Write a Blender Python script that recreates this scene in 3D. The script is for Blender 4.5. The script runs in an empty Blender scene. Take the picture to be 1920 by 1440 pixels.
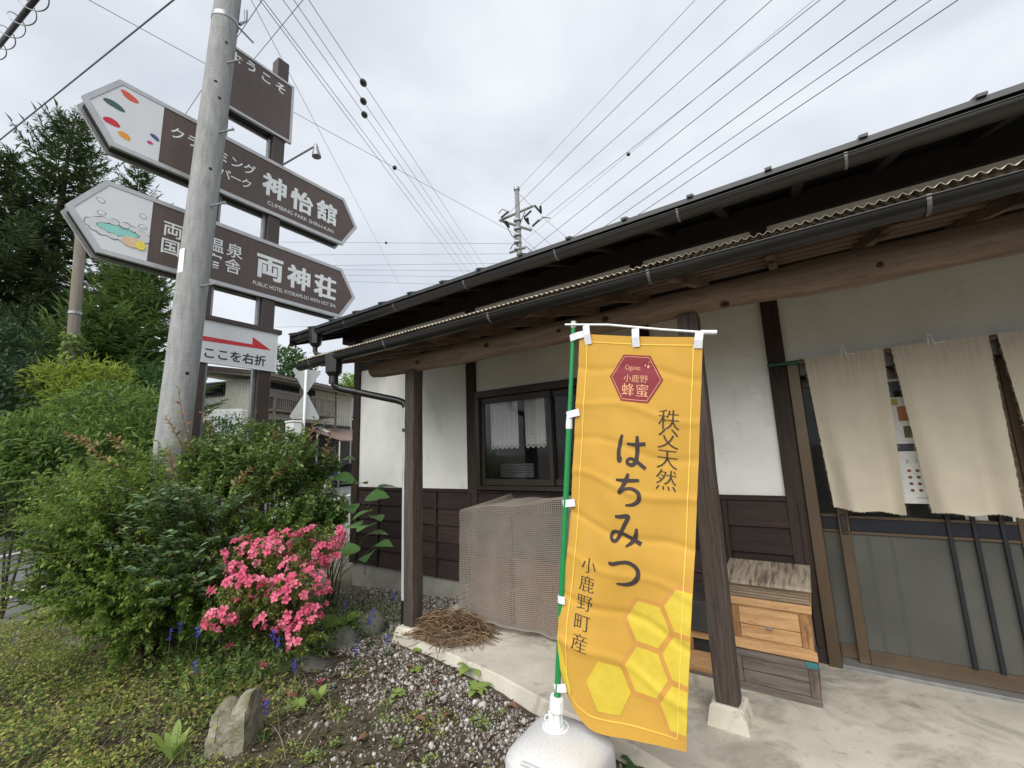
import bpy, bmesh, math, random
import numpy as np
from mathutils import Vector, Matrix, noise as mnoise

random.seed(7)
rng = np.random.default_rng(7)
S = bpy.context.scene
COL = S.collection
PI = math.pi
R_ = math.radians

# ------------------------------------------------------------------ camera
YAW, PIT, ROL, FPX = R_(-34.073), R_(9.404), R_(-1.982), 796.6
CAM = np.array([0.0, 0.0, 1.5])
def _rot(yaw, pit, rol):
    cy, sy, cp, sp = math.cos(yaw), math.sin(yaw), math.cos(pit), math.sin(pit)
    f = np.array([sy*cp, cy*cp, sp]); r = np.array([cy, -sy, 0.0]); u = np.cross(r, f)
    c, s = math.cos(rol), math.sin(rol)
    return c*r + s*u, -s*r + c*u, f
CR, CU, CF = _rot(YAW, PIT, ROL)
cam = bpy.data.cameras.new('camera')
cam.sensor_fit = 'HORIZONTAL'; cam.sensor_width = 36.0
cam.lens = 36.0*FPX/1920.0
cam.clip_start = 0.05; cam.clip_end = 3000
camo = bpy.data.objects.new('camera', cam); COL.objects.link(camo)
m = Matrix.Identity(4)
for i in range(3):
    m[i][0] = CR[i]; m[i][1] = CU[i]; m[i][2] = -CF[i]; m[i][3] = CAM[i]
camo.matrix_world = m
S.camera = camo

# survey helpers: sight lines from the viewpoint, used to find where far things stand
def ray(px, py):
    d = CF*FPX + CR*(px-960) - CU*(py-720)
    return d/np.linalg.norm(d)
def at(px, py, dist): return CAM + ray(px, py)*dist
def at_h(px, py, dist):
    d = ray(px, py); return CAM + d*dist/math.hypot(d[0], d[1])
def at_z(px, py, z):
    d = ray(px, py); return CAM + d*(z-CAM[2])/d[2]
def on_plane(px, py, p, n):
    d = ray(px, py); n = np.array(n); return CAM + d*np.dot(np.array(p)-CAM, n)/np.dot(d, n)

# ------------------------------------------------------------------ world, sun, exposure
SUN_AZ = R_(170)      # direction the light comes from, measured from +y towards +x
SUN_EL = R_(44)
W = bpy.data.worlds.new('World'); S.world = W; W.use_nodes = True
nt = W.node_tree; nt.nodes.clear()
out = nt.nodes.new('ShaderNodeOutputWorld'); bg = nt.nodes.new('ShaderNodeBackground')
sky = nt.nodes.new('ShaderNodeTexSky'); sky.sky_type = 'NISHITA'; sky.sun_disc = False
sky.sun_elevation = SUN_EL; sky.sun_rotation = SUN_AZ
tc = nt.nodes.new('ShaderNodeTexCoord')
mp = nt.nodes.new('ShaderNodeMapping'); mp.inputs['Scale'].default_value = (1.0, 1.0, 2.2)
n1 = nt.nodes.new('ShaderNodeTexNoise'); n1.inputs['Scale'].default_value = 2.3
n1.inputs['Detail'].default_value = 7; n1.inputs['Roughness'].default_value = 0.5; n1.inputs['Distortion'].default_value = 0.35
cr = nt.nodes.new('ShaderNodeValToRGB')
cr.color_ramp.elements[0].position = 0.30; cr.color_ramp.elements[0].color = (5.2, 5.6, 6.25, 1)
cr.color_ramp.elements[1].position = 0.72; cr.color_ramp.elements[1].color = (7.75, 8.0, 8.4, 1)
mx = nt.nodes.new('ShaderNodeMix'); mx.data_type = 'RGBA'; mx.inputs['Factor'].default_value = 0.94
nt.links.new(tc.outputs['Generated'], mp.inputs['Vector']); nt.links.new(mp.outputs[0], n1.inputs['Vector'])
nt.links.new(n1.outputs['Fac'], cr.inputs['Fac'])
nt.links.new(sky.outputs[0], mx.inputs['A']); nt.links.new(cr.outputs[0], mx.inputs['B'])
nt.links.new(mx.outputs['Result'], bg.inputs['Color']); bg.inputs['Strength'].default_value = 0.1
nt.links.new(bg.outputs[0], out.inputs['Surface'])
sun = bpy.data.lights.new('sun', 'SUN'); sun.energy = 3.0; sun.angle = R_(65); sun.color = (1.0, 0.965, 0.90)
suno = bpy.data.objects.new('sun', sun); COL.objects.link(suno)
sd = Vector((math.sin(SUN_AZ)*math.cos(SUN_EL), math.cos(SUN_AZ)*math.cos(SUN_EL), math.sin(SUN_EL)))
suno.rotation_euler = sd.to_track_quat('Z', 'Y').to_euler(); suno.location = (-10, -10, 20)
S.view_settings.view_transform = 'Standard'; S.view_settings.look = 'None'
S.view_settings.exposure = 0.36; S.view_settings.gamma = 1.0; S.view_settings.use_curve_mapping = False
S.cycles.max_bounces = 7; S.cycles.diffuse_bounces = 4; S.cycles.glossy_bounces = 3
S.cycles.transmission_bounces = 4; S.cycles.transparent_max_bounces = 10
S.cycles.use_denoising = True
S.cycles.sample_clamp_indirect = 4

# ------------------------------------------------------------------ materials
def srgb(r, g, b):
    f = lambda c: (c/255/12.92) if c/255 <= 0.04045 else ((c/255+0.055)/1.055)**2.4
    return (f(r), f(g), f(b))
class NT:
    def __init__(self, name):
        self.m = bpy.data.materials.new(name); self.m.use_nodes = True
        self.t = self.m.node_tree; self.t.nodes.clear()
        self.o = self.n('OutputMaterial')
    def n(self, k, **kw):
        x = self.t.nodes.new('ShaderNode'+k)
        for a, b in kw.items(): setattr(x, a, b)
        return x
    def l(self, a, b): self.t.links.new(a, b)
    def coord(self, scale=(1, 1, 1), gen='Object', rot=(0, 0, 0)):
        c = self.n('TexCoord'); mpp = self.n('Mapping'); mpp.inputs['Scale'].default_value = scale
        mpp.inputs['Rotation'].default_value = rot
        self.l(c.outputs[gen], mpp.inputs['Vector']); return mpp.outputs[0]
    def noise(self, vec, scale, detail=5, rough=0.55, dist=0.0):
        x = self.n('TexNoise'); x.inputs['Scale'].default_value = scale; x.inputs['Detail'].default_value = detail
        x.inputs['Roughness'].default_value = rough; x.inputs['Distortion'].default_value = dist
        self.l(vec, x.inputs['Vector']); return x.outputs['Fac']
    def ramp(self, fac, stops):
        x = self.n('ValToRGB'); e = x.color_ramp.elements
        while len(e) < len(stops): e.new(0.5)
        for k, (p, c) in zip(e, stops):
            k.position = p; k.color = (*c, 1)
        self.l(fac, x.inputs['Fac']); return x.outputs['Color']
    def mix(self, fac, a, b, mode='MIX'):
        x = self.n('Mix', data_type='RGBA', blend_type=mode)
        if isinstance(fac, (int, float)): x.inputs['Factor'].default_value = fac
        else: self.l(fac, x.inputs['Factor'])
        for k, v in (('A', a), ('B', b)):
            if isinstance(v, tuple): x.inputs[k].default_value = (*v, 1)
            else: self.l(v, x.inputs[k])
        return x.outputs['Result']
    def math(self, op, a, b=0.0):
        x = self.n('Math', operation=op)
        for k, v in ((0, a), (1, b)):
            if isinstance(v, (int, float)): x.inputs[k].default_value = v
            else: self.l(v, x.inputs[k])
        return x.outputs[0]
    def bump(self, h, strength=0.3, dist=0.01):
        x = self.n('Bump'); x.inputs['Strength'].default_value = strength; x.inputs['Distance'].default_value = dist
        self.l(h, x.inputs['Height']); return x.outputs[0]
    def bsdf(self, col, rough=0.6, bump=None, metal=0.0, spec=0.5, **kw):
        b = self.n('BsdfPrincipled')
        if isinstance(col, tuple): b.inputs['Base Color'].default_value = (*col, 1)
        else: self.l(col, b.inputs['Base Color'])
        if isinstance(rough, (int, float)): b.inputs['Roughness'].default_value = rough
        else: self.l(rough, b.inputs['Roughness'])
        b.inputs['Metallic'].default_value = metal; b.inputs['Specular IOR Level'].default_value = spec
        if bump is not None: self.l(bump, b.inputs['Normal'])
        return b
    def fin(self, sh): self.l(sh if not hasattr(sh, 'outputs') else sh.outputs[0], self.o.inputs['Surface']); return self.m

def mul(c, k): return tuple(min(1.0, x*k) for x in c)
def M_noise(name, c, var=0.25, scale=8, rough=0.6, bump=0.15, bscale=60, spec=0.4, metal=0, c2=None, c2lo=0.55, c2hi=0.75, c2scale=3, bd=0.004):
    """colour with soft mottling, an optional second colour in blotches, fine relief"""
    a = NT(name); v = a.coord()
    f = a.noise(v, scale, 6)
    col = a.ramp(f, [(0.25, mul(c, 1-var)), (0.75, mul(c, 1+var))])
    if c2 is not None:
        g = a.noise(v, c2scale, 8, 0.62, 0.4)
        g2 = a.ramp(g, [(c2lo, (0, 0, 0)), (c2hi, (1, 1, 1))])
        col = a.mix(g2, col, c2)
    bm = a.bump(a.noise(v, bscale, 6), bump, bd) if bump else None
    return a.fin(a.bsdf(col, rough, bm, metal, spec))
def M_wood(name, c, c2, axis=0, scale=6, stretch=14, rough=0.75, bump=0.5, spec=0.25, knots=0.0, objrand=0.25, fine=1.0, stain=None):
    """grain runs along `axis` (object coordinates)"""
    a = NT(name); sc = [stretch*fine]*3; sc[axis] = 1.0
    v = a.coord(tuple(sc))
    oi = a.n('ObjectInfo')
    add = a.n('VectorMath', operation='ADD'); a.l(v, add.inputs[0])
    cm = a.n('CombineXYZ'); r10 = a.math('MULTIPLY', oi.outputs['Random'], 37.0)
    for i in range(3): a.l(r10, cm.inputs[i])
    a.l(cm.outputs[0], add.inputs[1]); v2 = add.outputs[0]
    f = a.noise(v2, scale*0.5, 8, 0.6, 0.6)
    g = a.noise(v2, scale*3.0, 6, 0.7, 0.2)
    mixf = a.math('ADD', a.math('MULTIPLY', f, 0.6), a.math('MULTIPLY', g, 0.4))
    col = a.ramp(mixf, [(0.32, c2), (0.5, tuple((x+y)/2 for x, y in zip(c, c2))), (0.66, c)])
    big = a.noise(a.coord(), 2.2, 5)
    col = a.mix(a.math('MULTIPLY', big, 0.5), col, a.mix(0.5, col, c2))
    if stain is not None:
        ss = [3.2]*3; ss[axis] = 1.0
        s1 = a.noise(a.coord(tuple(ss)), 7, 8, .7, .6); col = a.mix(a.ramp(s1, [(.55, (0, 0, 0)), (.70, (.85, .85, .85))]), col, stain)
        s2 = a.noise(a.coord(tuple(2*q for q in ss)), 16, 3, .6); col = a.mix(a.ramp(s2, [(.70, (0, 0, 0)), (.76, (.9, .9, .9))]), col, mul(stain, .3))
    if objrand:
        k = a.math('ADD', a.math('MULTIPLY', oi.outputs['Random'], 2*objrand), 1-objrand)
        kk = a.n('CombineColor')
        for i in range(3): a.l(k, kk.inputs[i])
        col = a.mix(1.0, col, kk.outputs[0], 'MULTIPLY')
    return a.fin(a.bsdf(col, rough, a.bump(mixf, bump, 0.006), 0, spec))
def M_leaf(name, cols, trans=0.35, rough=0.45, spec=0.35, tcol=None):
    """each leaf of a mass takes its own tone"""
    a = NT(name); g = a.n('NewGeometry')
    st = [(i/(max(1, len(cols)-1)), c) for i, c in enumerate(cols)]
    col = a.ramp(g.outputs['Random Per Island'], st)
    b = a.bsdf(col, rough, None, 0, spec)
    t = a.n('BsdfTranslucent'); a.l(a.mix(0.5, col, tcol or mul(cols[-1], 1.5)), t.inputs['Color'])
    ms = a.n('MixShader'); ms.inputs[0].default_value = trans
    a.l(b.outputs[0], ms.inputs[1]); a.l(t.outputs[0], ms.inputs[2])
    return a.fin(ms)
def M_plain(name, c, rough=0.5, spec=0.5, metal=0.0):
    a = NT(name); v = a.coord(); f = a.noise(v, 25, 4)
    col = a.ramp(f, [(0.3, mul(c, 0.93)), (0.7, mul(c, 1.07))])
    return a.fin(a.bsdf(col, rough, None, metal, spec))
def M_cloth(name, c, var=0.06, trans=0.25, weave=900, rough=0.85, c2=None):
    a = NT(name); v = a.coord()
    f = a.noise(v, 5, 6); col = a.ramp(f, [(0.3, mul(c, 1-var)), (0.7, mul(c, 1+var))])
    thr = a.noise(a.coord((3, 3, 120)), 5, 3); thr2 = a.noise(a.coord((120, 120, 3)), 5, 3)
    th = a.math('ADD', thr, thr2)
    col = a.mix(a.math('MULTIPLY', th, 0.22), col, mul(c, 0.72))
    b = a.bsdf(col, rough, a.bump(th, 0.25, 0.002), 0, 0.15)
    t = a.n('BsdfTranslucent'); a.l(col, t.inputs['Color'])
    ms = a.n('MixShader'); ms.inputs[0].default_value = trans
    a.l(b.outputs[0], ms.inputs[1]); a.l(t.outputs[0], ms.inputs[2])
    return a.fin(ms)
def M_glass(name, tint=(0.02, 0.022, 0.022), clear=0.5, rough=0.03, ior=0.6):
    a = NT(name)
    t = a.n('BsdfTransparent'); t.inputs['Color'].default_value = (*[.55+.45*clear]*3, 1)
    g = a.n('BsdfGlossy'); g.inputs['Roughness'].default_value = rough; g.inputs['Color'].default_value = (.95, .97, 1.0, 1)
    fr = a.n('Fresnel'); fr.inputs['IOR'].default_value = 1.5; ms = a.n('MixShader'); a.l(a.math('MULTIPLY', fr.outputs[0], 0.36), ms.inputs[0])
    a.l(t.outputs[0], ms.inputs[1]); a.l(g.outputs[0], ms.inputs[2])
    return a.fin(ms)

# plaster: white with thin stains and hairline marks
def M_plaster():
    a = NT('plaster'); v = a.coord()
    f = a.noise(v, 2.2, 7, 0.6); col = a.ramp(f, [(0.3, (0.74, 0.75, 0.71)), (0.65, (0.84, 0.845, 0.81))])
    st = a.noise(a.coord((2.2, 2.2, 1.1)), 2.6, 9, 0.68, 0.5)
    col = a.mix(a.ramp(st, [(0.56, (0, 0, 0)), (0.80, (0.5, 0.5, 0.5))]), col, (0.46, 0.44, 0.40))
    hz = a.noise(a.coord((1.4, 1.4, 14)), 4.0, 5, 0.7, 0.2)
    col = a.mix(a.ramp(hz, [(0.62, (0, 0, 0)), (0.70, (0.55, 0.55, 0.55))]), col, (0.47, 0.45, 0.41))
    h = a.math('ADD', a.noise(v, 30, 6), a.math('MULTIPLY', hz, 0.5))
    return a.fin(a.bsdf(col, 0.9, a.bump(h, 0.25, 0.006), 0, 0.15))
PLASTER = M_plaster()
DARKWOOD = M_wood('dark_stained_wood', (0.060, 0.042, 0.036), (0.022, 0.016, 0.014), 2)
DARKWOOD_X = M_wood('dark_stained_beam', (0.045, 0.032, 0.028), (0.018, 0.013, 0.012), 0)
SIDING = M_wood('siding_board', (0.058, 0.038, 0.034), (0.022, 0.015, 0.014), 0, 5, 18, 0.7, 0.5, objrand=0.38)
POSTWOOD = M_wood('weathered_post_wood', (0.135, 0.108, 0.094), (0.034, 0.026, 0.023), 2, 7, 22, 0.85, 0.9, objrand=0.05)
LOGWOOD = M_wood('round_log_wood', (0.35, 0.268, 0.20), (0.13, 0.092, 0.068), 0, 4, 9, 0.8, 0.5, objrand=0.05)
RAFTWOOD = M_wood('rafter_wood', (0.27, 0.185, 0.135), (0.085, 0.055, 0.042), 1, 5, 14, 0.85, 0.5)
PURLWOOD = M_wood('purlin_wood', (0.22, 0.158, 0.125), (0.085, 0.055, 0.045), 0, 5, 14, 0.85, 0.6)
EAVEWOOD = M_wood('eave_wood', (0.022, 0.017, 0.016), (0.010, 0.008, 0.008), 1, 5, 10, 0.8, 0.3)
BLACKPVC = M_noise('black_gutter_plastic', (0.014, 0.0135, 0.0135), 0.3, 6, 0.33, 0.05, 40, 0.5, c2=(0.05, 0.05, 0.05), c2lo=0.62, c2hi=0.85)
GREYPVC = M_noise('grey_pipe', (0.42, 0.44, 0.46), 0.12, 4, 0.4, 0.03, 40, 0.5, c2=(0.2, 0.2, 0.2), c2lo=0.6, c2hi=0.9)
ROOFMET = M_noise('roof_metal', (0.032, 0.035, 0.037), 0.3, 5, 0.45, 0.08, 30, 0.5, c2=(0.10, 0.105, 0.105), c2lo=0.60, c2hi=0.82, c2scale=6)
GALV = M_noise('galvanised_metal', (0.30, 0.31, 0.32), 0.2, 12, 0.4, 0.05, 60, 0.5, metal=0.6)
def M_conc():
    a = NT('concrete_slab'); v = a.coord(); f = a.noise(v, 3.5, 9, .62); c = a.ramp(f, [(.25, (.41, .38, .32)), (.75, (.60, .565, .485))])
    g = a.noise(v, 2.0, 10, .66, .8); c = a.mix(a.ramp(g, [(.50, (0, 0, 0)), (.68, (.9, .9, .9))]), c, (.19, .175, .14)); g3 = a.noise(v, 7.5, 9, .7, .5); c = a.mix(a.ramp(g3, [(.57, (0, 0, 0)), (.70, (.6, .6, .6))]), c, (.21, .195, .16))
    s = a.noise(v, 45, 4, .7); c = a.mix(a.ramp(s, [(.64, (0, 0, 0)), (.72, (.6, .6, .6))]), c, (.16, .15, .13))
    h = a.math('ADD', a.noise(v, 70, 8, .7), a.math('MULTIPLY', g, .6))
    return a.fin(a.bsdf(c, .9, a.bump(h, .45, .006), 0, .2))
CONC = M_conc()
FOUND = M_noise('foundation_concrete', (0.33, 0.32, 0.29), 0.2, 5, 0.9, 0.3, 60, 0.2, c2=(0.10, 0.10, 0.09), c2lo=0.62, c2hi=0.72, c2scale=5)
STONEBASE = M_noise('pedestal_concrete', (0.58, 0.55, 0.46), 0.15, 9, 0.9, 0.5, 50, 0.2, c2=(0.24, 0.24, 0.16), c2lo=0.56, c2hi=0.7, c2scale=9)
BRONZE = M_noise('bronze_aluminium', (0.105, 0.074, 0.046), 0.12, 5, 0.4, 0.03, 80, 0.5, metal=0.3)
BRONZED = M_noise('dark_bronze_aluminium', (0.042, 0.033, 0.026), 0.15, 5, 0.4, 0.03, 80, 0.5, metal=0.3)
NAVYBAR = M_plain('navy_bar', (0.008, 0.010, 0.018), 0.35)
BLACKBAR = M_plain('black_bar', (0.010, 0.010, 0.013), 0.4)
def M_frost():
    a = NT('frosted_glass'); v = a.coord()
    f = a.noise(v, 1.6, 4); col = a.ramp(f, [(0.3, (0.095, 0.098, 0.088)), (0.7, (0.150, 0.150, 0.136))])
    b = a.bsdf(col, 0.26, a.bump(a.noise(v, 400, 2), 0.06, 0.001), 0, 0.45); t = a.n('BsdfTransparent'); t.inputs['Color'].default_value = (.8, .8, .78, 1)
    ms = a.n('MixShader'); ms.inputs[0].default_value = .30; a.l(b.outputs[0], ms.inputs[1]); a.l(t.outputs[0], ms.inputs[2]); return a.fin(ms)
FROST = M_frost()
GLASS = M_glass('window_glass', (0.02, 0.022, 0.022), 0.86, 0.02, 0.35)
GLASSD = M_glass('door_glass', (0.012, 0.015, 0.018), 0.55)
CORR = M_noise('weathered_corrugated_sheet', (0.42, 0.37, 0.29), 0.25, 7, 0.7, 0.15, 30, 0.3, c2=(0.13, 0.105, 0.08), c2lo=0.5, c2hi=0.75, c2scale=5)
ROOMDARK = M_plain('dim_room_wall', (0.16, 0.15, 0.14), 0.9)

# ------------------------------------------------------------------ mesh helpers
class MB:
    def __init__(self): self.v = []; self.f = []; self.mi = []; self.cur = 0
    def add(self, vs, fs):
        b = len(self.v); self.v += [tuple(map(float, p)) for p in vs]
        for q in fs: self.f.append(tuple(b+i for i in q)); self.mi.append(self.cur)
        return self
    def box(self, x0, x1, y0, y1, z0, z1, b=0.0, X=None):
        if x0 > x1: x0, x1 = x1, x0
        if y0 > y1: y0, y1 = y1, y0
        if z0 > z1: z0, z1 = z1, z0
        b = min(b, (x1-x0)*.45, (y1-y0)*.45, (z1-z0)*.45)
        if b <= 0:
            vs = [(x, y, z) for z in (z0, z1) for y in (y0, y1) for x in (x0, x1)]
            fs = [(0, 2, 3, 1), (4, 5, 7, 6), (0, 1, 5, 4), (2, 6, 7, 3), (0, 4, 6, 2), (1, 3, 7, 5)]
        else:
            vs = []; idx = {}
            lo = (x0, y0, z0); hi = (x1, y1, z1)
            for s in [(i, j, k) for i in (0, 1) for j in (0, 1) for k in (0, 1)]:
                for ax in range(3):
                    p = []
                    for d in range(3):
                        e = hi[d] if s[d] else lo[d]
                        if d != ax: e += -b if s[d] else b
                        p.append(e)
                    idx[(s, ax)] = len(vs); vs.append(tuple(p))
            fs = []
            for ax in range(3):
                o = [d for d in range(3) if d != ax]
                for sv in (0, 1):
                    q = []
                    for (p1, p2) in ((0, 0), (1, 0), (1, 1), (0, 1)):
                        s = [0]*3; s[ax] = sv; s[o[0]] = p1; s[o[1]] = p2; q.append(idx[(tuple(s), ax)])
                    fs.append(tuple(q))
            for ax in range(3):           # bevel strips along ax
                o = [d for d in range(3) if d != ax]
                for p1 in (0, 1):
                    for p2 in (0, 1):
                        s0 = [0]*3; s1 = [0]*3; s0[ax] = 0; s1[ax] = 1
                        for s in (s0, s1): s[o[0]] = p1; s[o[1]] = p2
                        fs.append((idx[(tuple(s0), o[0])], idx[(tuple(s1), o[0])], idx[(tuple(s1), o[1])], idx[(tuple(s0), o[1])]))
            for s in [(i, j, k) for i in (0, 1) for j in (0, 1) for k in (0, 1)]:
                fs.append(tuple(idx[(s, a)] for a in range(3)))
        if X is not None: vs = [tuple(X @ Vector(p)) for p in vs]
        return self.add(vs, fs)
    def tube(self, pts, r, n=8, caps=True, squash=1.0):
        pts = [Vector(p) for p in pts]
        rs = r if isinstance(r, (list, tuple, np.ndarray)) else [r]*len(pts)
        vs = []; prev = None
        for i, p in enumerate(pts):
            t = (pts[min(i+1, len(pts)-1)] - pts[max(i-1, 0)])
            if t.length < 1e-9: t = Vector((0, 0, 1))
            t.normalize()
            if prev is None:
                a = Vector((0, 0, 1)) if abs(t.z) < 0.9 else Vector((1, 0, 0))
                u = t.cross(a).normalized()
            else:
                u = (prev - t*prev.dot(t)).normalized()
            prev = u; w = t.cross(u)
            for k in range(n):
                an = 2*PI*k/n; vs.append(p + u*(rs[i]*math.cos(an)) + w*(rs[i]*squash*math.sin(an)))
        fs = []
        for i in range(len(pts)-1):
            for k in range(n):
                fs.append((i*n+k, i*n+(k+1) % n, (i+1)*n+(k+1) % n, (i+1)*n+k))
        if caps: fs.append(tuple(range(n-1, -1, -1))); fs.append(tuple((len(pts)-1)*n+k for k in range(n)))
        return self.add(vs, fs)
    def grid(self, fn, nu, nv, closed_u=False):
        vs = [fn(i/nu, j/nv) for j in range(nv+1) for i in range(nu+1)]
        fs = [(j*(nu+1)+i, j*(nu+1)+i+1, (j+1)*(nu+1)+i+1, (j+1)*(nu+1)+i) for j in range(nv) for i in range(nu)]
        return self.add(vs, fs)
    def prism(self, poly, fn, t0, t1):
        """poly: 2D outline; fn(a,b,t)->3D; extruded from t0 to t1"""
        n = len(poly)
        vs = [fn(a, b, t0) for a, b in poly] + [fn(a, b, t1) for a, b in poly]
        fs = [tuple(range(n-1, -1, -1)), tuple(range(n, 2*n))] + [(i, (i+1) % n, n+(i+1) % n, n+i) for i in range(n)]
        return self.add(vs, fs)
    def build(self, name, mats, parent=None, smooth=False, recalc=True, angle=None):
        return build(name, self.v, self.f, mats, parent, smooth, self.mi, recalc, angle)

def wloc(o):
    p = Vector((0, 0, 0))
    while o is not None: p += Vector(o.location); o = o.parent
    return p
def build(name, v, f, mats, parent=None, smooth=False, mi=None, recalc=True, angle=None):
    me = bpy.data.meshes.new(name)
    if parent is not None:
        off = wloc(parent); v = [(p[0]-off.x, p[1]-off.y, p[2]-off.z) for p in v]
    me.from_pydata(v, [], f)
    if not isinstance(mats, (list, tuple)): mats = [mats]
    for mm in mats: me.materials.append(mm)
    if mi is not None and len(mats) > 1: me.polygons.foreach_set('material_index', mi)
    if recalc:
        bm = bmesh.new(); bm.from_mesh(me); bmesh.ops.recalc_face_normals(bm, faces=bm.faces); bm.to_mesh(me); bm.free()
    if smooth: me.polygons.foreach_set('use_smooth', [True]*len(me.polygons))
    if smooth and angle: me.set_sharp_from_angle(angle=angle)
    me.update()
    o = bpy.data.objects.new(name, me); COL.objects.link(o)
    if parent is not None: o.parent = parent
    return o
def build_np(name, V, F, mat, parent=None, smooth=False):
    """fast path for masses: V (n,3), F (m,k)"""
    V = np.asarray(V, float); F = np.asarray(F, np.int32)
    if parent is not None:
        off = wloc(parent); V = V - np.array([off.x, off.y, off.z])
    me = bpy.data.meshes.new(name); k = F.shape[1]
    me.vertices.add(len(V)); me.vertices.foreach_set('co', V.astype(np.float32).ravel())
    me.loops.add(F.size); me.loops.foreach_set('vertex_index', F.ravel())
    me.polygons.add(len(F)); me.polygons.foreach_set('loop_start', np.arange(0, F.size, k, dtype=np.int32))
    if smooth: me.polygons.foreach_set('use_smooth', np.ones(len(F), bool))
    me.materials.append(mat); me.update(calc_edges=True); me.validate()
    o = bpy.data.objects.new(name, me); COL.objects.link(o)
    if parent is not None: o.parent = parent
    return o
def thing(name, label, cat, loc=(0, 0, 0), group=None):
    o = bpy.data.objects.new(name, None); o.empty_display_size = 0.1; o.location = [float(x) for x in loc]; COL.objects.link(o)
    o['label'] = label; o['category'] = cat
    if group: o['group'] = group
    return o
def tag(o, label=None, cat=None, group=None, kind=None):
    if label: o['label'] = label
    if cat: o['category'] = cat
    if group: o['group'] = group
    if kind: o['kind'] = kind
    return o
def inst(name, me, parent, loc, rot=None, scale=None):
    """another piece that shares mesh data; loc in world coordinates"""
    o = bpy.data.objects.new(name, me); COL.objects.link(o); o.parent = parent
    off = wloc(parent) if parent else Vector((0, 0, 0))
    o.location = Vector([float(x) for x in loc]) - off
    if rot is not None: o.rotation_euler = rot
    if scale is not None: o.scale = (scale,)*3 if isinstance(scale, (int, float)) else scale
    return o

# leaf masses ------------------------------------------------------------
T_TRI = (np.array([(0, 0, 0), (.45, .5, .10), (1, 0, -.06), (.45, -.5, .10)]), np.array([(0, 2, 1), (0, 3, 2)]))
T_OVAL = (np.array([(0, 0, 0), (.22, .34, .07), (.22, 0, .0), (.22, -.34, .07), (.55, .5, .08), (.55, 0, .02), (.55, -.5, .08),
                    (.85, .27, .0), (.85, 0, -.03), (.85, -.27, .0), (1, 0, -.10)]),
          np.array([(0, 2, 1), (0, 3, 2), (1, 2, 5), (1, 5, 4), (2, 3, 6), (2, 6, 5), (4, 5, 8), (4, 8, 7), (5, 6, 9), (5, 9, 8), (7, 8, 10), (8, 9, 10)]))
T_BLADE = (np.array([(0, .5, 0), (0, -.5, 0), (.5, .4, .12), (.5, -.4, .12), (1, 0, .0)]), np.array([(0, 1, 3), (0, 3, 2), (2, 3, 4)]))
def frames(D, N):
    D = D/np.linalg.norm(D, axis=1, keepdims=True)
    Y = np.cross(N, D); Y /= np.maximum(np.linalg.norm(Y, axis=1, keepdims=True), 1e-6)
    return D, Y, np.cross(D, Y)
def leafmass(P, D, N, L, w, T=T_TRI, curl=1.0):
    P = np.asarray(P, float); D = np.asarray(D, float); N = np.asarray(N, float)
    L = np.broadcast_to(np.asarray(L, float), (len(P),)); w = np.broadcast_to(np.asarray(w, float), (len(P),))
    X, Y, Z = frames(D, N); t = T[0]
    V = (P[:, None, :] + X[:, None, :]*(t[None, :, 0, None]*L[:, None, None])
         + Y[:, None, :]*(t[None, :, 1, None]*(L*w)[:, None, None]) + Z[:, None, :]*(t[None, :, 2, None]*L[:, None, None]*curl))
    k = len(t); F = (T[1][None] + (np.arange(len(P))*k)[:, None, None]).reshape(-1, 3)
    return V.reshape(-1, 3), F
def cat_mass(*ms):
    Vs, Fs, b = [], [], 0
    for V, F in ms: Vs.append(V); Fs.append(F+b); b += len(V)
    return np.concatenate(Vs), np.concatenate(Fs)
def rdir(n, up=0.0):
    v = rng.normal(size=(n, 3)); v /= np.linalg.norm(v, axis=1, keepdims=True); v[:, 2] += up
    return v/np.linalg.norm(v, axis=1, keepdims=True)

# lettering ---------------------------------------------------------------
_G = {}
def glyph(ch, off=0.0, res=3):
    """2D triangles of one character in the built-in typeface"""
    k = (ch, off, res)
    if k in _G: return _G[k]
    c = bpy.data.curves.new('lettering', 'FONT'); c.body = ch; c.resolution_u = res; c.offset = off; c.fill_mode = 'FRONT'
    o = bpy.data.objects.new('lettering', c); COL.objects.link(o)
    dg = bpy.context.evaluated_depsgraph_get()
    me = bpy.data.meshes.new_from_object(o.evaluated_get(dg))
    bm = bmesh.new(); bm.from_mesh(me); bmesh.ops.triangulate(bm, faces=bm.faces)
    v = np.array([p.co[:2] for p in bm.verts]) if len(bm.verts) else np.zeros((0, 2))
    bm.verts.index_update(); f = [tuple(p.index for p in q.verts) for q in bm.faces]
    bm.free(); bpy.data.objects.remove(o); bpy.data.curves.remove(c); bpy.data.meshes.remove(me)
    _G[k] = (v, f); return _G[k]
_ref = glyph('国')[0]
REFC = (_ref.min(0)+_ref.max(0))/2; REFW = (_ref.max(0)-_ref.min(0))[0]
def subdiv(v, f, mxl):
    bm = bmesh.new(); vs = [bm.verts.new((x, y, 0)) for x, y in v]
    for q in f:
        try: bm.faces.new([vs[i] for i in q])
        except ValueError: pass
    for _ in range(7):
        es = [e for e in bm.edges if e.calc_length() > mxl]
        if not es: break
        bmesh.ops.subdivide_edges(bm, edges=es, cuts=1, use_grid_fill=False)
        bmesh.ops.triangulate(bm, faces=bm.faces)
    bm.verts.index_update()
    v2 = np.array([p.co[:2] for p in bm.verts]); f2 = [tuple(p.index for p in q.verts) for q in bm.faces]; bm.free()
    return v2, f2
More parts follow.
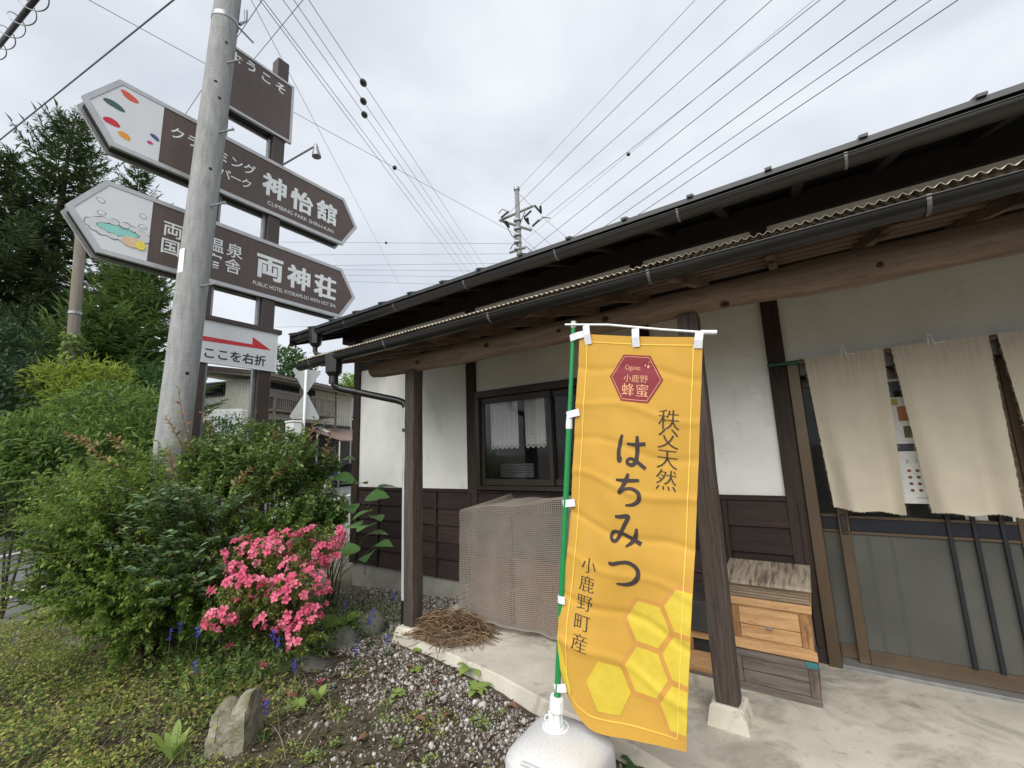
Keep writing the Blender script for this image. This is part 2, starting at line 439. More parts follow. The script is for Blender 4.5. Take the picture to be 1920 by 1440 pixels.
def put_char(mb, ch, cx, cy, size, fn, off=0.0, sx=1.0, shifts=(0.0,), mxl=None, lift=0.0):
    """one CJK character of width `size` centred at (cx,cy) in sheet coordinates; fn(a,b,lift)->3D"""
    v, f = glyph(ch, off)
    if not len(v): return
    for i, s in enumerate(shifts):
        w = (v-REFC)*(size/REFW); w = np.stack([w[:, 0]*sx + s*size, w[:, 1]], 1)
        ff = f
        if mxl: w, ff = subdiv(w, f, mxl)
        mb.add([fn(cx+a, cy+b, lift+i*0.00015) for a, b in w], ff)
def put_text(mb, txt, cx, cy, height, fn, off=0.0, width=None, mxl=None, lift=0.0):
    """a latin line centred at (cx,cy) with capital height `height`"""
    v, f = glyph(txt, off); H = glyph('H')[0]; h = (H.max(0)-H.min(0))[1]
    k = height/h; w = (v[:, 0].max()-v[:, 0].min())*k
    kx = k*(width/w if width else 1.0); mid = (v[:, 0].max()+v[:, 0].min())/2
    q = np.stack([(v[:, 0]-mid)*kx, v[:, 1]*k-height/2], 1); ff = f
    if mxl: q, ff = subdiv(q, f, mxl)
    mb.add([fn(cx+a, cy+b, lift) for a, b in q], ff)
def catmull(p, n=6):
    p = [np.array(q, float) for q in p]; p = [2*p[0]-p[1]] + p + [2*p[-1]-p[-2]]; o = []
    for i in range(1, len(p)-2):
        for k in range(n):
            t = k/n; a, b, c, d = p[i-1:i+3]
            o.append(0.5*((2*b)+(-a+c)*t+(2*a-5*b+4*c-d)*t*t+(-a+3*b-3*c+d)*t**3))
    o.append(p[-2]); return o
def brush(mb, pts, fn, cx, cy, size, w0, lift=0.0):
    """brush stroke: pts (x,y,width) in a unit cell"""
    c = catmull(pts, 7); n = len(c); vs = []
    for i, q in enumerate(c):
        t = c[min(i+1, n-1)][:2]-c[max(i-1, 0)][:2]; t /= max(np.linalg.norm(t), 1e-6)
        nrm = np.array([-t[1], t[0]]); hw = q[2]*w0/2
        for s in (1, -1):
            a = (q[:2]+nrm*hw*s-0.5)*size; vs.append(fn(cx+a[0], cy+a[1], lift))
    mb.add(vs, [(2*i, 2*i+1, 2*i+3, 2*i+2) for i in range(n-1)])

exec_parts = []
# ================================================================== SETTING
def gz(x, y):
    t = min(1, max(0, (-2.6-x)/3.5)); t = t*t*(3-2*t)
    z = -0.085 - 0.135*t
    if -8 < x < 4 and -2 < y < 6:
        z += 0.018*mnoise.noise(Vector((x*1.7, y*1.7, 0))) + 0.008*mnoise.noise(Vector((x*6, y*6, 3)))
    if x < -6.8: z = min(z, -0.22-0.05*min(1, (-6.8-x)/1.5))
    return z
def axis(lo, hi, n0, n1, step):
    a = list(np.arange(n0, n1+1e-6, step)); o = n0; s = step
    while o > lo: s *= 1.35; o -= s; a.insert(0, max(o, lo))
    o = n1; s = step
    while o < hi: s *= 1.35; o += s; a.append(min(o, hi))
    return a
def M_soil():
    a = NT('soil'); v = a.coord()
    f = a.noise(v, 14, 10, 0.7); g = a.noise(v, 1.1, 6, 0.6)
    c = a.ramp(f, [(0.25, (0.035, 0.027, 0.021)), (0.5, (0.095, 0.077, 0.060)), (0.75, (0.20, 0.175, 0.145))])
    c = a.mix(a.ramp(g, [(0.45, (0, 0, 0)), (0.65, (0.7, 0.7, 0.7))]), c, (0.10, 0.105, 0.05))
    sp = a.n('SeparateXYZ'); a.l(v, sp.inputs[0]); e = a.math('ADD', a.math('MULTIPLY', sp.outputs[0], -1.0), a.math('MULTIPLY', g, 2.2))
    mk = a.n('MapRange'); mk.inputs[1].default_value = 7.0; mk.inputs[2].default_value = 8.4; a.l(e, mk.inputs[0])
    c = a.mix(mk.outputs[0], c, a.ramp(a.noise(v, 30, 8, .75), [(.3, (.13, .12, .10)), (.7, (.44, .42, .39))]))
    h = a.math('ADD', a.noise(v, 60, 8, 0.7), a.math('MULTIPLY', a.noise(v, 9, 6), 0.8))
    return a.fin(a.bsdf(c, 0.95, a.bump(h, 0.8, 0.02), 0, 0.1))
SOIL = M_soil()
xs = axis(-900, 900, -8.0, 4.0, 0.10); ys = axis(-900, 900, -2.0, 6.0, 0.10)
gv = [(x, y, gz(x, y)) for y in ys for x in xs]; nx = len(xs)
gf = [(j*nx+i, j*nx+i+1, (j+1)*nx+i+1, (j+1)*nx+i) for j in range(len(ys)-1) for i in range(nx-1)]
tag(build('ground', gv, gf, SOIL, None, True, None, False), kind='structure')

# concrete apron in front of the shop
top = [(-3.19, 3.95), (-3.19, 2.74), (-2.6, 2.67), (-2.0, 2.59), (-1.48, 2.47), (-0.95, 2.36), (0.5, 1.95), (4.2, 0.9), (4.2, 3.95)]
bot = [(-3.22, 3.95), (-3.235, 2.70), (-2.62, 2.63), (-2.02, 2.54), (-1.5, 2.42), (-0.97, 2.31), (0.48, 1.90), (4.25, 0.85), (4.25, 3.95)]
n = len(top); mb = MB()
def inset(p, q, k): return [(a[0]+(b[0]-a[0])*k, a[1]+(b[1]-a[1])*k) for a, b in zip(p, q)]
cx_, cy_ = 0.5, 3.2
t2 = [(x+(cx_-x)*0.006, y+(cy_-y)*0.012) for x, y in top]
vs = [(x, y, 0.0) for x, y in t2] + [(x, y, -0.010) for x, y in top] + [(x, y, -0.16) for x, y in bot]
fs = [tuple(range(n))] + [(k*n+i, k*n+(i+1) % n, (k+1)*n+(i+1) % n, (k+1)*n+i) for k in (0, 1) for i in range(n)]
mb.add(vs, fs)
tag(mb.build('pavement', CONC), kind='structure')

# road with its white lines
ROADM = M_noise('road_asphalt', (0.15, 0.15, 0.155), 0.2, 4, 0.9, 0.3, 80, 0.2, c2=(0.22, 0.22, 0.22), c2lo=0.5, c2hi=0.8)
WHITEP = M_noise('road_paint', (0.72, 0.72, 0.70), 0.1, 6, 0.7, 0.1, 50, 0.3, c2=(0.35, 0.35, 0.35), c2lo=0.62, c2hi=0.72, c2scale=9)
rd = np.array([-0.62, 0.785]); rn = np.array([0.785, 0.62])
P0 = np.array([-14.5, 1.9])
def strip(name, o0, o1, s0, s1, z, mat):
    c = [P0+rn*o0+rd*s0, P0+rn*o1+rd*s0, P0+rn*o1+rd*s1, P0+rn*o0+rd*s1]
    o = build(name, [(p[0], p[1], z) for p in c], [(0, 1, 2, 3)], mat, None); return tag(o, kind='structure')
strip('road', -9.5, 5.0, -60, 90, -0.262, ROADM)
strip('road_line', -0.10, 0.10, -40, 90, -0.257, WHITEP)
strip('road_edge_line', 3.25, 3.5, -40, 90, -0.257, WHITEP)

# ================================================================== THE SHOP
WY = 3.877
SHOP = thing('shop_building', 'low white plastered shop with dark timber frame, log porch beam and black gutters', 'building', (-5.43, 3.9, 0))
XR = 3.6     # right end of what is built of the facade
POSTS = [(-5.446, -5.31), (-3.268, -3.134), (-1.19, -1.07), (-0.17, -0.05), (2.3, 2.42)]
def panel(x0, x1, z0, z1):
    def fn(u, v):
        x = x0+(x1-x0)*u; z = z0+(z1-z0)*v
        e = 0.006*mnoise.noise(Vector((x*1.3, z*1.3, 1)))
        return (x, WY+e, z)
    g = MB(); g.grid(fn, max(2, int((x1-x0)/.1)), max(2, int((z1-z0)/.1)))
    o = g.build('plaster_panel', PLASTER, SHOP, True, False)
    return o
panel(-5.32, -3.26, 1.12, 3.28); panel(-3.14, -1.18, 2.235, 3.28); panel(-1.08, -0.16, 1.12, 3.28)
panel(-0.06, 2.31, 2.13, 3.28); panel(2.41, XR, 1.12, 3.28)
for x0, x1 in POSTS:
    MB().box(x0, x1, WY-0.035, WY+0.10, -0.03 if x0 == -0.17 else 0.10, 3.275, 0.004).build('timber_post', DARKWOOD, SHOP)
b = MB(); b.box(-5.75, XR, WY-0.045, WY+0.11, 3.27, 3.46, 0.006); b.build('eave_beam', DARKWOOD_X, SHOP)
b = MB(); b.box(-5.30, -0.172, WY-0.028, WY+0.09, 1.085, 1.122, 0.003); b.build('sill_cap', DARKWOOD_X, SHOP)
# outer shell: back, sides, inner lining, floor
mb = MB(); mb.box(-5.43, XR, 9.4, 9.5, -0.2, 3.46); mb.box(-5.43, -5.33, WY+.12, 9.39, -0.2, 3.5); mb.box(XR, XR+.1, WY, 9.39, -0.2, 3.5)
mb.build('outer_wall', PLASTER, SHOP)
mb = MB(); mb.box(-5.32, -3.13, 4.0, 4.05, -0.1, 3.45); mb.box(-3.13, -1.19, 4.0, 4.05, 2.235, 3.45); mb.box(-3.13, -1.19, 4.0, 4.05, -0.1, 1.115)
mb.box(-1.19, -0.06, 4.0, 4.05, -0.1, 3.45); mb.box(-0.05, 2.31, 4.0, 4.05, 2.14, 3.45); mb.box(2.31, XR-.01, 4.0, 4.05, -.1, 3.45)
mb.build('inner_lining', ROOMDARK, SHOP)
MB().box(-5.32, XR-.01, 4.06, 9.38, -0.08, -0.02).build('room_floor', ROOMDARK, SHOP)
MB().box(-5.32, XR-.01, 4.06, 9.38, 2.7, 2.74).build('room_ceiling', ROOMDARK, SHOP)
MB().box(-5.40, -0.04, WY-0.005, 3.995, -0.35, 0.10, 0.004).build('foundation', FOUND, SHOP)
# lapped siding boards between battens, five courses
BAT = [-5.30, -4.84, -4.31, -3.77, -3.23, -2.70, -2.19, -1.66, -1.126, -0.593, -0.085]
ZC = [1.083, 0.893, 0.700, 0.507, 0.318, 0.108]
for i in range(len(BAT)-1):
    for k in range(5):
        z1, z0 = ZC[k]+0.012, ZC[k+1]; x0, x1 = BAT[i]+.003, BAT[i+1]-.003
        j = random.uniform(-.003, .003); t = 0.012
        vs = []
        for x in (x0, x1):
            vs += [(x, WY-0.018-.014+j, z0), (x, WY-0.004, z0), (x, WY-0.004, z1), (x, WY-0.008, z1)]
        o = build('siding_board', vs, [(0, 3, 2, 1), (4, 5, 6, 7), (0, 4, 7, 3), (1, 2, 6, 5), (0, 1, 5, 4), (3, 7, 6, 2)], SIDING, SHOP)
for x in BAT:
    MB().box(x-.016, x+.016, WY-.048, WY-.003, 0.105, 1.083, .003).build('batten', DARKWOOD, SHOP)

# window --------------------------------------------------------------
WIN = thing('window', '', '', (-2.17, WY, 1.12)); WIN.parent = SHOP; WIN.location = Vector((-2.17, WY, 1.12))-wloc(SHOP)
del WIN['label']; del WIN['category']
f = MB()
f.box(-3.132, -1.192, WY-.045, WY+.08, 2.155, 2.235, .003); f.box(-3.132, -1.192, WY-.05, WY+.08, 1.122, 1.165, .003)
f.box(-3.132, -3.075, WY-.044, WY+.08, 1.166, 2.154, .003); f.box(-1.249, -1.192, WY-.044, WY+.08, 1.166, 2.154, .003)
f.build('window_frame', BRONZED, WIN)
MB().box(-3.10, -1.2, WY-.085, WY-.052, 1.125, 1.15, .003).build('window_sill', BRONZED, WIN)
def sash(x0, x1, y, name='sash'):
    s = MB()
    s.box(x0, x1, y, y+.03, 2.085, 2.15, .002); s.box(x0, x1, y, y+.03, 1.17, 1.235, .002)
    s.box(x0, x0+.045, y, y+.03, 1.236, 2.084, .002); s.box(x1-.045, x1, y, y+.03, 1.236, 2.084, .002)
    s.build(name, BRONZED, WIN)
    MB().box(x0+.045, x1-.045, y+.012, y+.017, 1.236, 2.084).build('pane', GLASS, WIN)
sash(-3.074, -2.145, WY-.005); sash(-2.19, -1.25, WY+.03)

# sliding door ----------------------------------------------------------
DOOR = thing('sliding_door', '', '', (0.9, 3.9, 0)); del DOOR['label']; del DOOR['category']
DOOR.parent = SHOP; DOOR.location = Vector((0.9, 3.9, 0))-wloc(SHOP)
MB().box(-0.048, 0.026, WY-.06, WY+.10, -0.005, 2.13, .004).build('door_frame', BRONZE, DOOR)
MB().box(0.027, XR, WY-.06, WY+.12, 2.005, 2.128, .004).build('door_lintel', BRONZED, DOOR)
MB().box(0.027, XR, WY-.05, WY+.15, -0.03, 0.022, .003).build('door_track', GALV, DOOR)
def leaf(x0, x1, y, stl=.062, bars=()):
    MB().box(x0, x0+stl, y, y+.035, 0.023, 2.003, .003).build('stile', BRONZE, DOOR)
    MB().box(x1-stl, x1, y, y+.035, 0.023, 2.003, .003).build('stile', BRONZE, DOOR)
    a, b_ = x0+stl+.001, x1-stl-.001
    MB().box(a, b_, y+.002, y+.033, 0.023, 0.112, .003).build('bottom_rail', BRONZE, DOOR)
    MB().box(a, b_, y+.002, y+.033, 1.93, 2.003, .003).build('top_rail', BRONZE, DOOR)
    r = MB(); r.box(a, b_, y-.001, y+.034, 0.973, 0.992, .002); r.box(a, b_, y-.001, y+.034, 0.868, 0.886, .002); r.build('rail_edge', BRONZE, DOOR)
    MB().box(a, b_, y+.004, y+.031, 0.887, 0.972, .002).build('middle_rail', NAVYBAR, DOOR)
    MB().box(a, b_, y+.016, y+.021, 0.1125, 0.8675).build('frosted_pane', FROST, DOOR)
    MB().box(a, b_, y+.016, y+.021, 0.9925, 1.9295).build('clear_pane', GLASSD, DOOR)
    for bx in bars: MB().box(bx-.011, bx+.011, y-.014, y+.012, 0.113, 1.929, .002).build('door_bar', BLACKBAR, DOOR)
leaf(0.126, 1.06, WY+.035, .062, (0.692, 0.808, 0.93))
BARSHADE = M_plain('bar_shade_grey', (.062, .064, .058), .45)  # strips on the pane front, painting the shade of bars behind the frosted glass
for bx in (.280, .402): MB().box(bx-.009, bx+.009, WY+.0495, WY+.0505, .1135, .8665).build('bar_shade_strip', BARSHADE, DOOR)
leaf(1.062, 2.0, WY+.035, .062, (1.3, 1.42))
leaf(-0.02, 0.93, WY+.085, .05, (0.285, 0.41))
h = MB(); h.box(0.138, 0.176, WY+.027, WY+.036, 0.86, 1.0, .004); h.box(0.150, 0.164, WY+.022, WY+.028, 0.885, 0.93, .003)
h.build('door_lock', BRONZED, DOOR)

# porch -----------------------------------------------------------------
def porch_post(xc, zb, name='porch_post'):
    g = MB(); w = .06
    segs = 14
    vs = []
    for i in range(segs+1):
        z = zb+(2.335-zb)*i/segs; j = .0025
        for sx, sy in ((-1, -1), (-.86, -1.06), (.86, -1.06), (1, -1), (1.04, 0), (1, 1), (-1, 1), (-1.04, 0)):
            vs.append((xc+w*sx*.98+random.uniform(-j, j), 2.83+w*sy*.98+random.uniform(-j, j), z))
    fs = [(i*8+k, i*8+(k+1) % 8, (i+1)*8+(k+1) % 8, (i+1)*8+k) for i in range(segs) for k in range(8)] + [tuple(range(8)), tuple(segs*8+k for k in range(8))]
    g.add(vs, fs); return g.build(name, POSTWOOD, SHOP)
porch_post(-3.062, 0.045); porch_post(-0.525, 0.108)
def pedestal(x, y, z0, z1, w0, w1):
    g = MB(); vs = []
    for z, w in ((z0, w0), (z1-.012, w1+.004), (z1, w1-.008)):
        vs += [(x-w, y-w, z), (x+w, y-w, z), (x+w, y+w, z), (x-w, y+w, z)]
    fs = [(0, 3, 2, 1), (8, 9, 10, 11)] + [(k*4+i, k*4+(i+1) % 4, (k+1)*4+(i+1) % 4, (k+1)*4+i) for k in (0, 1) for i in range(4)]
    g.add(vs, fs); return g.build('post_base', STONEBASE, SHOP)
pedestal(-0.525, 2.83, -0.004, 0.108, .105, .082); pedestal(-3.055, 2.83, -0.02, 0.045, .12, .10)
# the round log that carries the porch roof
pts = []; rs = []
N_ = 60
for i in range(N_+1):
    x = -3.665+(XR+3.66)*i/N_
    pts.append((x, 2.83+.008*math.sin(x*1.9), 2.418+.008*math.sin(x*1.1+1)-.004*math.sin(x*3.7)))
    rs.append(.086+.006*math.sin(x*2.3+.5)+.004*math.sin(x*7.1)+(.006 if x > 0 else 0))
rs[0] = .072; rs[1] = .083
g = MB(); g.tube(pts, rs, 20); LOG = g.build('log_beam', LOGWOOD, SHOP, True, True, R_(50))
KNOT = M_noise('knot_wood', (0.05, 0.03, 0.022), 0.4, 40, 0.8, 0.3, 90, 0.2)
for kx, ka in ((-2.93, 200), (-2.1, 188), (-1.42, 195), (-1.05, 185), (0.42, 200), (-0.3, 230), (1.2, 190)):
    an = R_(ka); r = .089
    c = Vector((kx, 2.83+r*math.cos(an), 2.418+r*math.sin(an))); nrm = Vector((0, math.cos(an), math.sin(an)))
    up = Vector((1, 0, 0)); sd_ = nrm.cross(up); k = MB()
    ring = [c + nrm*(.004 if q == 0 else -.001) + (up*math.cos(2*PI*i/10)*1.35 + sd_*math.sin(2*PI*i/10))*(.008 if q == 0 else .019) for q in (0, 1) for i in range(10)]
    k.add(ring, [tuple(range(10))]+[(i, (i+1) % 10, 10+(i+1) % 10, 10+i) for i in range(10)]); k.build('knot', KNOT, LOG)
PORCH = thing('porch_roof', '', '', (-4.3, 2.36, 2.55)); del PORCH['label']; del PORCH['category']
PORCH.parent = SHOP; PORCH.location = Vector((-4.3, 2.36, 2.55))-wloc(SHOP)
def pz(y): return 2.540+0.27*(y-2.36)
for x in np.arange(-4.05, XR, 0.501):
    x += 0.005
    g = MB(); w = .024
    vs = [(x+sx*w, y, pz(y)-.040-dz) for y in (2.47, WY+.02) for sx in (-1, 1) for dz in (0, .062)]
    g.add(vs, [(0, 1, 3, 2), (4, 6, 7, 5), (0, 4, 5, 1), (2, 3, 7, 6), (0, 2, 6, 4), (1, 5, 7, 3)]); g.build('rafter', RAFTWOOD, PORCH)
MB().box(-5.30, XR, WY-.04, WY-.005, 2.80, 2.938, .003).build('ledger_board', DARKWOOD_X, SHOP)
for y in (2.52, 2.70, 2.90, 3.14, 3.40, 3.66):
    g = MB(); g.box(-4.22, XR, y-.03, y+.03, pz(y)-.039, pz(y)-.010, .003); g.build('purlin', PURLWOOD, PORCH)
PER = .0385
nw = int((XR+4.27)/PER); 
def cfn(u, v):
    x = -4.27+(XR+4.27)*u; y = 2.335+(WY+.0-2.335)*v
    e = .004*mnoise.noise(Vector((x*1.1, y*2, 5)))
    return (x, y, pz(y)+.006+.0075*math.sin(2*PI*x/PER)+e)
g = MB(); g.grid(cfn, nw*8, 6); SH = g.build('corrugated_sheet', CORR, PORCH, True, False)
md = SH.modifiers.new('thick', 'SOLIDIFY'); md.thickness = 0.0022
BRKM = M_noise('bracket_metal', (.14, .14, .14), .2, 12, .45, .05, 60, .5)
def gutter(x0, x1, y, z, r, name, brk):
    g = MB(); n = 12; vs = []; 
    prof = [(y+r*math.cos(a), z+r*math.sin(a)) for a in np.linspace(PI, 2*PI, n)]
    prof_in = [(y+(r-.004)*math.cos(a), z+(r-.004)*math.sin(a)) for a in np.linspace(2*PI, PI, n)]
    lip = [(y-r-.004, z+.004)]
    P = prof + prof_in; k = len(P)
    P2 = P
    nx_ = 14
    for i in range(nx_+1):
        x = x0+(x1-x0)*i/nx_; s = .004*math.sin(i*1.7)
        vs += [(x, a, c+s) for a, c in P2]
    fs = [(i*k+q, i*k+(q+1) % k, (i+1)*k+(q+1) % k, (i+1)*k+q) for i in range(nx_) for q in range(k)] + [tuple(range(k)), tuple(nx_*k+q for q in range(k))]
    g.add(vs, fs)
    for xx in (x0-.002, x1):
        cap = [(xx, a, c) for a, c in prof]; g.add(cap, [tuple(range(n))])
    GT = g.build(name, BLACKPVC, SHOP, True, True, R_(40))
    # front bead
    t = MB(); t.tube([(x0, y-r-.001, z), (x1, y-r-.001, z)], .0055, 8); t.build('gutter_bead', BLACKPVC, GT, True, True, R_(60))
    for bx in brk:
        t = MB(); pr = [(y+(r+.004)*math.cos(a), z+(r+.004)*math.sin(a)) for a in np.linspace(PI*.97, PI*1.9, 9)]
        vs = [(bx+s*.008, a, c) for a, c in pr for s in (-1, 1)]
        t.add(vs, [(2*i, 2*i+1, 2*i+3, 2*i+2) for i in range(8)]); t.box(bx-.008, bx+.008, y-r-.009, y-r+.016, z-.001, z+.006)
        t.build('gutter_bracket', BRKM, GT)
    return GT
GL = gutter(-4.305, XR, 2.385, 2.500, .056, 'lower_gutter', [-4.05, -2.903, -1.765, -0.621, 0.546, 1.7, 2.8])
GU = gutter(-5.80, XR, 3.10, 3.205, .058, 'upper_gutter', [-5.55, -4.56, -3.632, -2.595, -1.572, -0.565, 0.406, 1.4, 2.4])
for gt, x, y, z in ((GL, -3.70, 2.385, 2.50), (GU, -5.25, 3.10, 3.205)):
    t = MB(); w = .085; vs = []
    for zz, a in ((z+.02, 1.0), (z-.16, .92), (z-.20, .5)):
        for k in range(8):
            an = PI/8+k*PI/4; vs.append((x+w*a*1.05*math.cos(an), y+w*a*math.sin(an)*.95, zz))
    t.add(vs, [tuple(range(8)), tuple(16+k for k in range(8))]+[(q*8+k, q*8+(k+1) % 8, (q+1)*8+(k+1) % 8, (q+1)*8+k) for q in (0, 1) for k in range(8)])
    t.build('rain_hopper', BLACKPVC, gt)
t = MB(); t.tube([(-3.70, 2.385, 2.31), (-3.70, 2.385, 2.25), (-3.69, 2.395, 2.215), (-3.655, 2.43, 2.185), (-3.60, 2.47, 2.17), (-3.22, 2.77, 2.055), (-3.17, 2.80, 2.03), (-3.155, 2.81, 1.99)], .033, 12)
t.tube([(-3.70, 2.385, 2.31), (-3.70, 2.385, 2.235)], .043, 12); t.tube([(-3.56, 2.502, 2.158), (-3.53, 2.526, 2.149)], .038, 12)
t.build('downpipe_elbow', BLACKPVC, GL, True, True, R_(40))
t = MB(); t.tube([(-3.155, 2.81, 2.0), (-3.158, 2.81, 0.22)], .026, 12); t.build('downpipe', GREYPVC, GL, True, True, R_(40))
t = MB(); t.tube([(-3.158, 2.81, 0.24), (-3.158, 2.81, -0.02)], .029, 12); t.tube([(-3.155, 2.81, 1.78), (-3.155, 2.81, 1.75)], .031, 12); t.build('downpipe_foot', BLACKPVC, GL, True, True, R_(40))
t = MB(); t.tube([(-5.25, 3.10, 3.02), (-5.25, 3.10, 2.95), (-5.235, 3.11, 2.915), (-5.20, 3.14, 2.89), (-4.9, 3.45, 2.82), (-4.7, 3.7, 2.80)], .03, 12); t.build('downpipe_elbow', BLACKPVC, GU, True, True, R_(40))

# main roof ------------------------------------------------------------
ROOF = thing('roof', '', '', (-5.78, 3.05, 3.26)); del ROOF['label']; del ROOF['category']
ROOF.parent = SHOP; ROOF.location = Vector((-5.78, 3.05, 3.26))-wloc(SHOP)
def rz(y): return 3.262+0.36*(y-3.03) if y < 6.6 else 3.262+0.36*3.57-0.36*(y-6.6)
g = MB()
for ya, yb in ((3.03, 6.6), (6.6, 10.2)):
    vs = [(x, y, rz(y)+dz) for x in (-5.79, XR+.2) for y, dz in ((ya, 0), (yb, 0), (yb, -.035), (ya, -.035))]
    g.add(vs, [(0, 1, 2, 3), (4, 7, 6, 5), (0, 4, 5, 1), (2, 6, 7, 3), (0, 3, 7, 4), (1, 5, 6, 2)])
g.build('roof_sheet', ROOFMET, ROOF)
for i, x in enumerate(np.arange(-5.77, XR, 0.482)):
    g = MB(); vs = [(x+sx*.020, y, rz(y)+dz) for y in (3.012, 6.58) for sx, dz in ((-1, .001), (1, .001), (1, .019), (-1, .019))]
    g.add(vs, [(0, 1, 2, 3), (4, 7, 6, 5), (0, 4, 5, 1), (1, 5, 6, 2), (2, 6, 7, 3), (3, 7, 4, 0)]); g.build('roof_seam', ROOFMET, ROOF)
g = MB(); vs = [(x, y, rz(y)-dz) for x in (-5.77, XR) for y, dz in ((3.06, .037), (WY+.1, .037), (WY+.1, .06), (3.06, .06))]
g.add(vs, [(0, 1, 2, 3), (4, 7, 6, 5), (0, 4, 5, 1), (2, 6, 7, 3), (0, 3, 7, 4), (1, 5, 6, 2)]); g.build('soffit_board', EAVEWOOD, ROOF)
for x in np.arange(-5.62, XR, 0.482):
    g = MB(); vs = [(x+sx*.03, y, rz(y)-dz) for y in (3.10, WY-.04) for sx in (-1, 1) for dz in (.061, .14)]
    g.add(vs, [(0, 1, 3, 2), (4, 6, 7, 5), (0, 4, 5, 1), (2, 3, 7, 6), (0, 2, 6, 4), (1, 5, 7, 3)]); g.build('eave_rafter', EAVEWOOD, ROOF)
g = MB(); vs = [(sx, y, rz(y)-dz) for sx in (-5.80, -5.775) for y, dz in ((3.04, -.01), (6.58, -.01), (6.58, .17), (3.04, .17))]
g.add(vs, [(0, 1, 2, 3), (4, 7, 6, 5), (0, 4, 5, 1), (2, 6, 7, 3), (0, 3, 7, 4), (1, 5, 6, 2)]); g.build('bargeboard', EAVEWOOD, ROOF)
g = MB(); g.add([(-5.40, y, z) for y, z in ((WY+.05, 3.46), (9.4, 3.46), (9.4, rz(9.4)-.05), (6.6, rz(6.6)-.05), (WY+.05, rz(WY+.05)-.05))], [(0, 1, 2, 3, 4)])
g.build('gable_wall', PLASTER, SHOP)
# ================================================================== NEAR UTILITY POLE
def M_polecon():
    a = NT('spun_concrete'); v = a.coord((7, 7, 1.2)); f = a.noise(v, 3.0, 8, 0.6, 0.2)
    c = a.ramp(f, [(0.3, (0.22, 0.228, 0.228)), (0.7, (0.37, 0.378, 0.375))])
    g = a.noise(a.coord((2, 2, 30)), 5, 5, 0.6); c = a.mix(a.ramp(g, [(0.5, (0, 0, 0)), (0.75, (0.45, 0.45, 0.45))]), c, (0.5, 0.5, 0.49))
    s = a.noise(a.coord((14, 14, 0.5)), 2, 6, 0.6); c = a.mix(a.ramp(s, [(0.55, (0, 0, 0)), (0.75, (0.4, 0.4, 0.4))]), c, (0.19, 0.19, 0.18))
    return a.fin(a.bsdf(c, 0.85, a.bump(a.math('ADD', g, f), 0.25, 0.006), 0, 0.2))
POLECON = M_polecon()
POLE = thing('utility_pole', 'thick grey concrete utility pole with step bolts in front of the brown signs', 'utility pole', (-5.45, 1.665, -0.25))
def pole_c(z): return Vector((-5.45, 1.697+(z-1.8)*0.0245, z))
g = MB(); zs = [-0.3, 0.5, 1.8, 4, 6, 8, 10, 12]
g.tube([pole_c(z) for z in zs], [.156-.0022*z for z in zs], 40); g.build('shaft', POLECON, POLE, True, True, R_(50))
for px, py, up in ((425, 115, 0), (409, 246, 0), (394, 385, 0), (375, 536, 0)):
    p = on_plane(px, py, (-5.30, 0, 0), (1, 0, 0)); z = p[2]; c = pole_c(z)
    d = Vector((0.80, 0.42, 0.10)).normalized(); s = c + Vector((0.80, 0.2, 0)).normalized()*.145
    g = MB(); e = s+d*.17; g.tube([s, e], .011, 8); g.tube([e, e+d*.012], .019, 8); g.build('step_bolt', GALV, POLE, True, True, R_(40))
HOLE = M_plain('dark_hole', (0.02, 0.02, 0.02), 0.9)
for px, py in ((425, 79), (412, 183), (395, 316), (351, 700), (404, 150)):
    d = ray(px, py); c = pole_c(CAM[2]+d[2]*5.5); o = CAM.copy()
    # meet the shaft surface
    k = (c.x*d[0]+c.y*d[1])/(d[0]**2+d[1]**2); q = o+d*k; off = math.hypot(q[0]-c.x, q[1]-c.y); r = .15
    k -= math.sqrt(max(0, r*r-off*off))/math.hypot(d[0], d[1]); q = o+d*k; c = pole_c(q[2])
    nrm = Vector((q[0]-c.x, q[1]-c.y, 0)).normalized(); sd_ = Vector((-nrm.y, nrm.x, 0))
    base = Vector((c.x, c.y, q[2])) + nrm*(.156-.0022*q[2])
    g = MB(); ring = [base+nrm*(.004 if j else .0)+(sd_*math.cos(2*PI*i/10)+Vector((0, 0, 1))*math.sin(2*PI*i/10))*(.013 if j else .019) for j in (1, 0) for i in range(10)]
    g.add(ring, [tuple(range(10))]+[(i, (i+1) % 10, 10+(i+1) % 10, 10+i) for i in range(10)]); g.build('bolt_hole', HOLE, POLE)
WHITEPL = M_plain('white_plastic', (0.78, 0.80, 0.80), 0.35)
g = MB(); c = pole_c(3.72); vs = []
for z in (3.58, 3.86):
    for an in np.linspace(R_(-88), R_(-58), 5):
        rr = .154; vs.append((c.x+rr*math.cos(an), c.y+rr*math.sin(an), z))
g.add(vs, [(i, i+1, 6+i, 5+i) for i in range(4)]); o = g.build('number_plate', WHITEPL, POLE); md = o.modifiers.new('t', 'SOLIDIFY'); md.thickness = .004
g = MB(); c = pole_c(7.05); g.tube([c+Vector((0, 0, -.03)), c+Vector((0, 0, .03))], .148, 24); g.tube([c+Vector((.05, .13, .02)), c+Vector((.10, .30, -.10))], .012, 8)
g.tube([c+Vector((.06, .14, .06)), c+Vector((.08, .20, .16)), c+Vector((.09, .19, .30))], .02, 8); g.build('pole_band', GALV, POLE, True, True, R_(40))

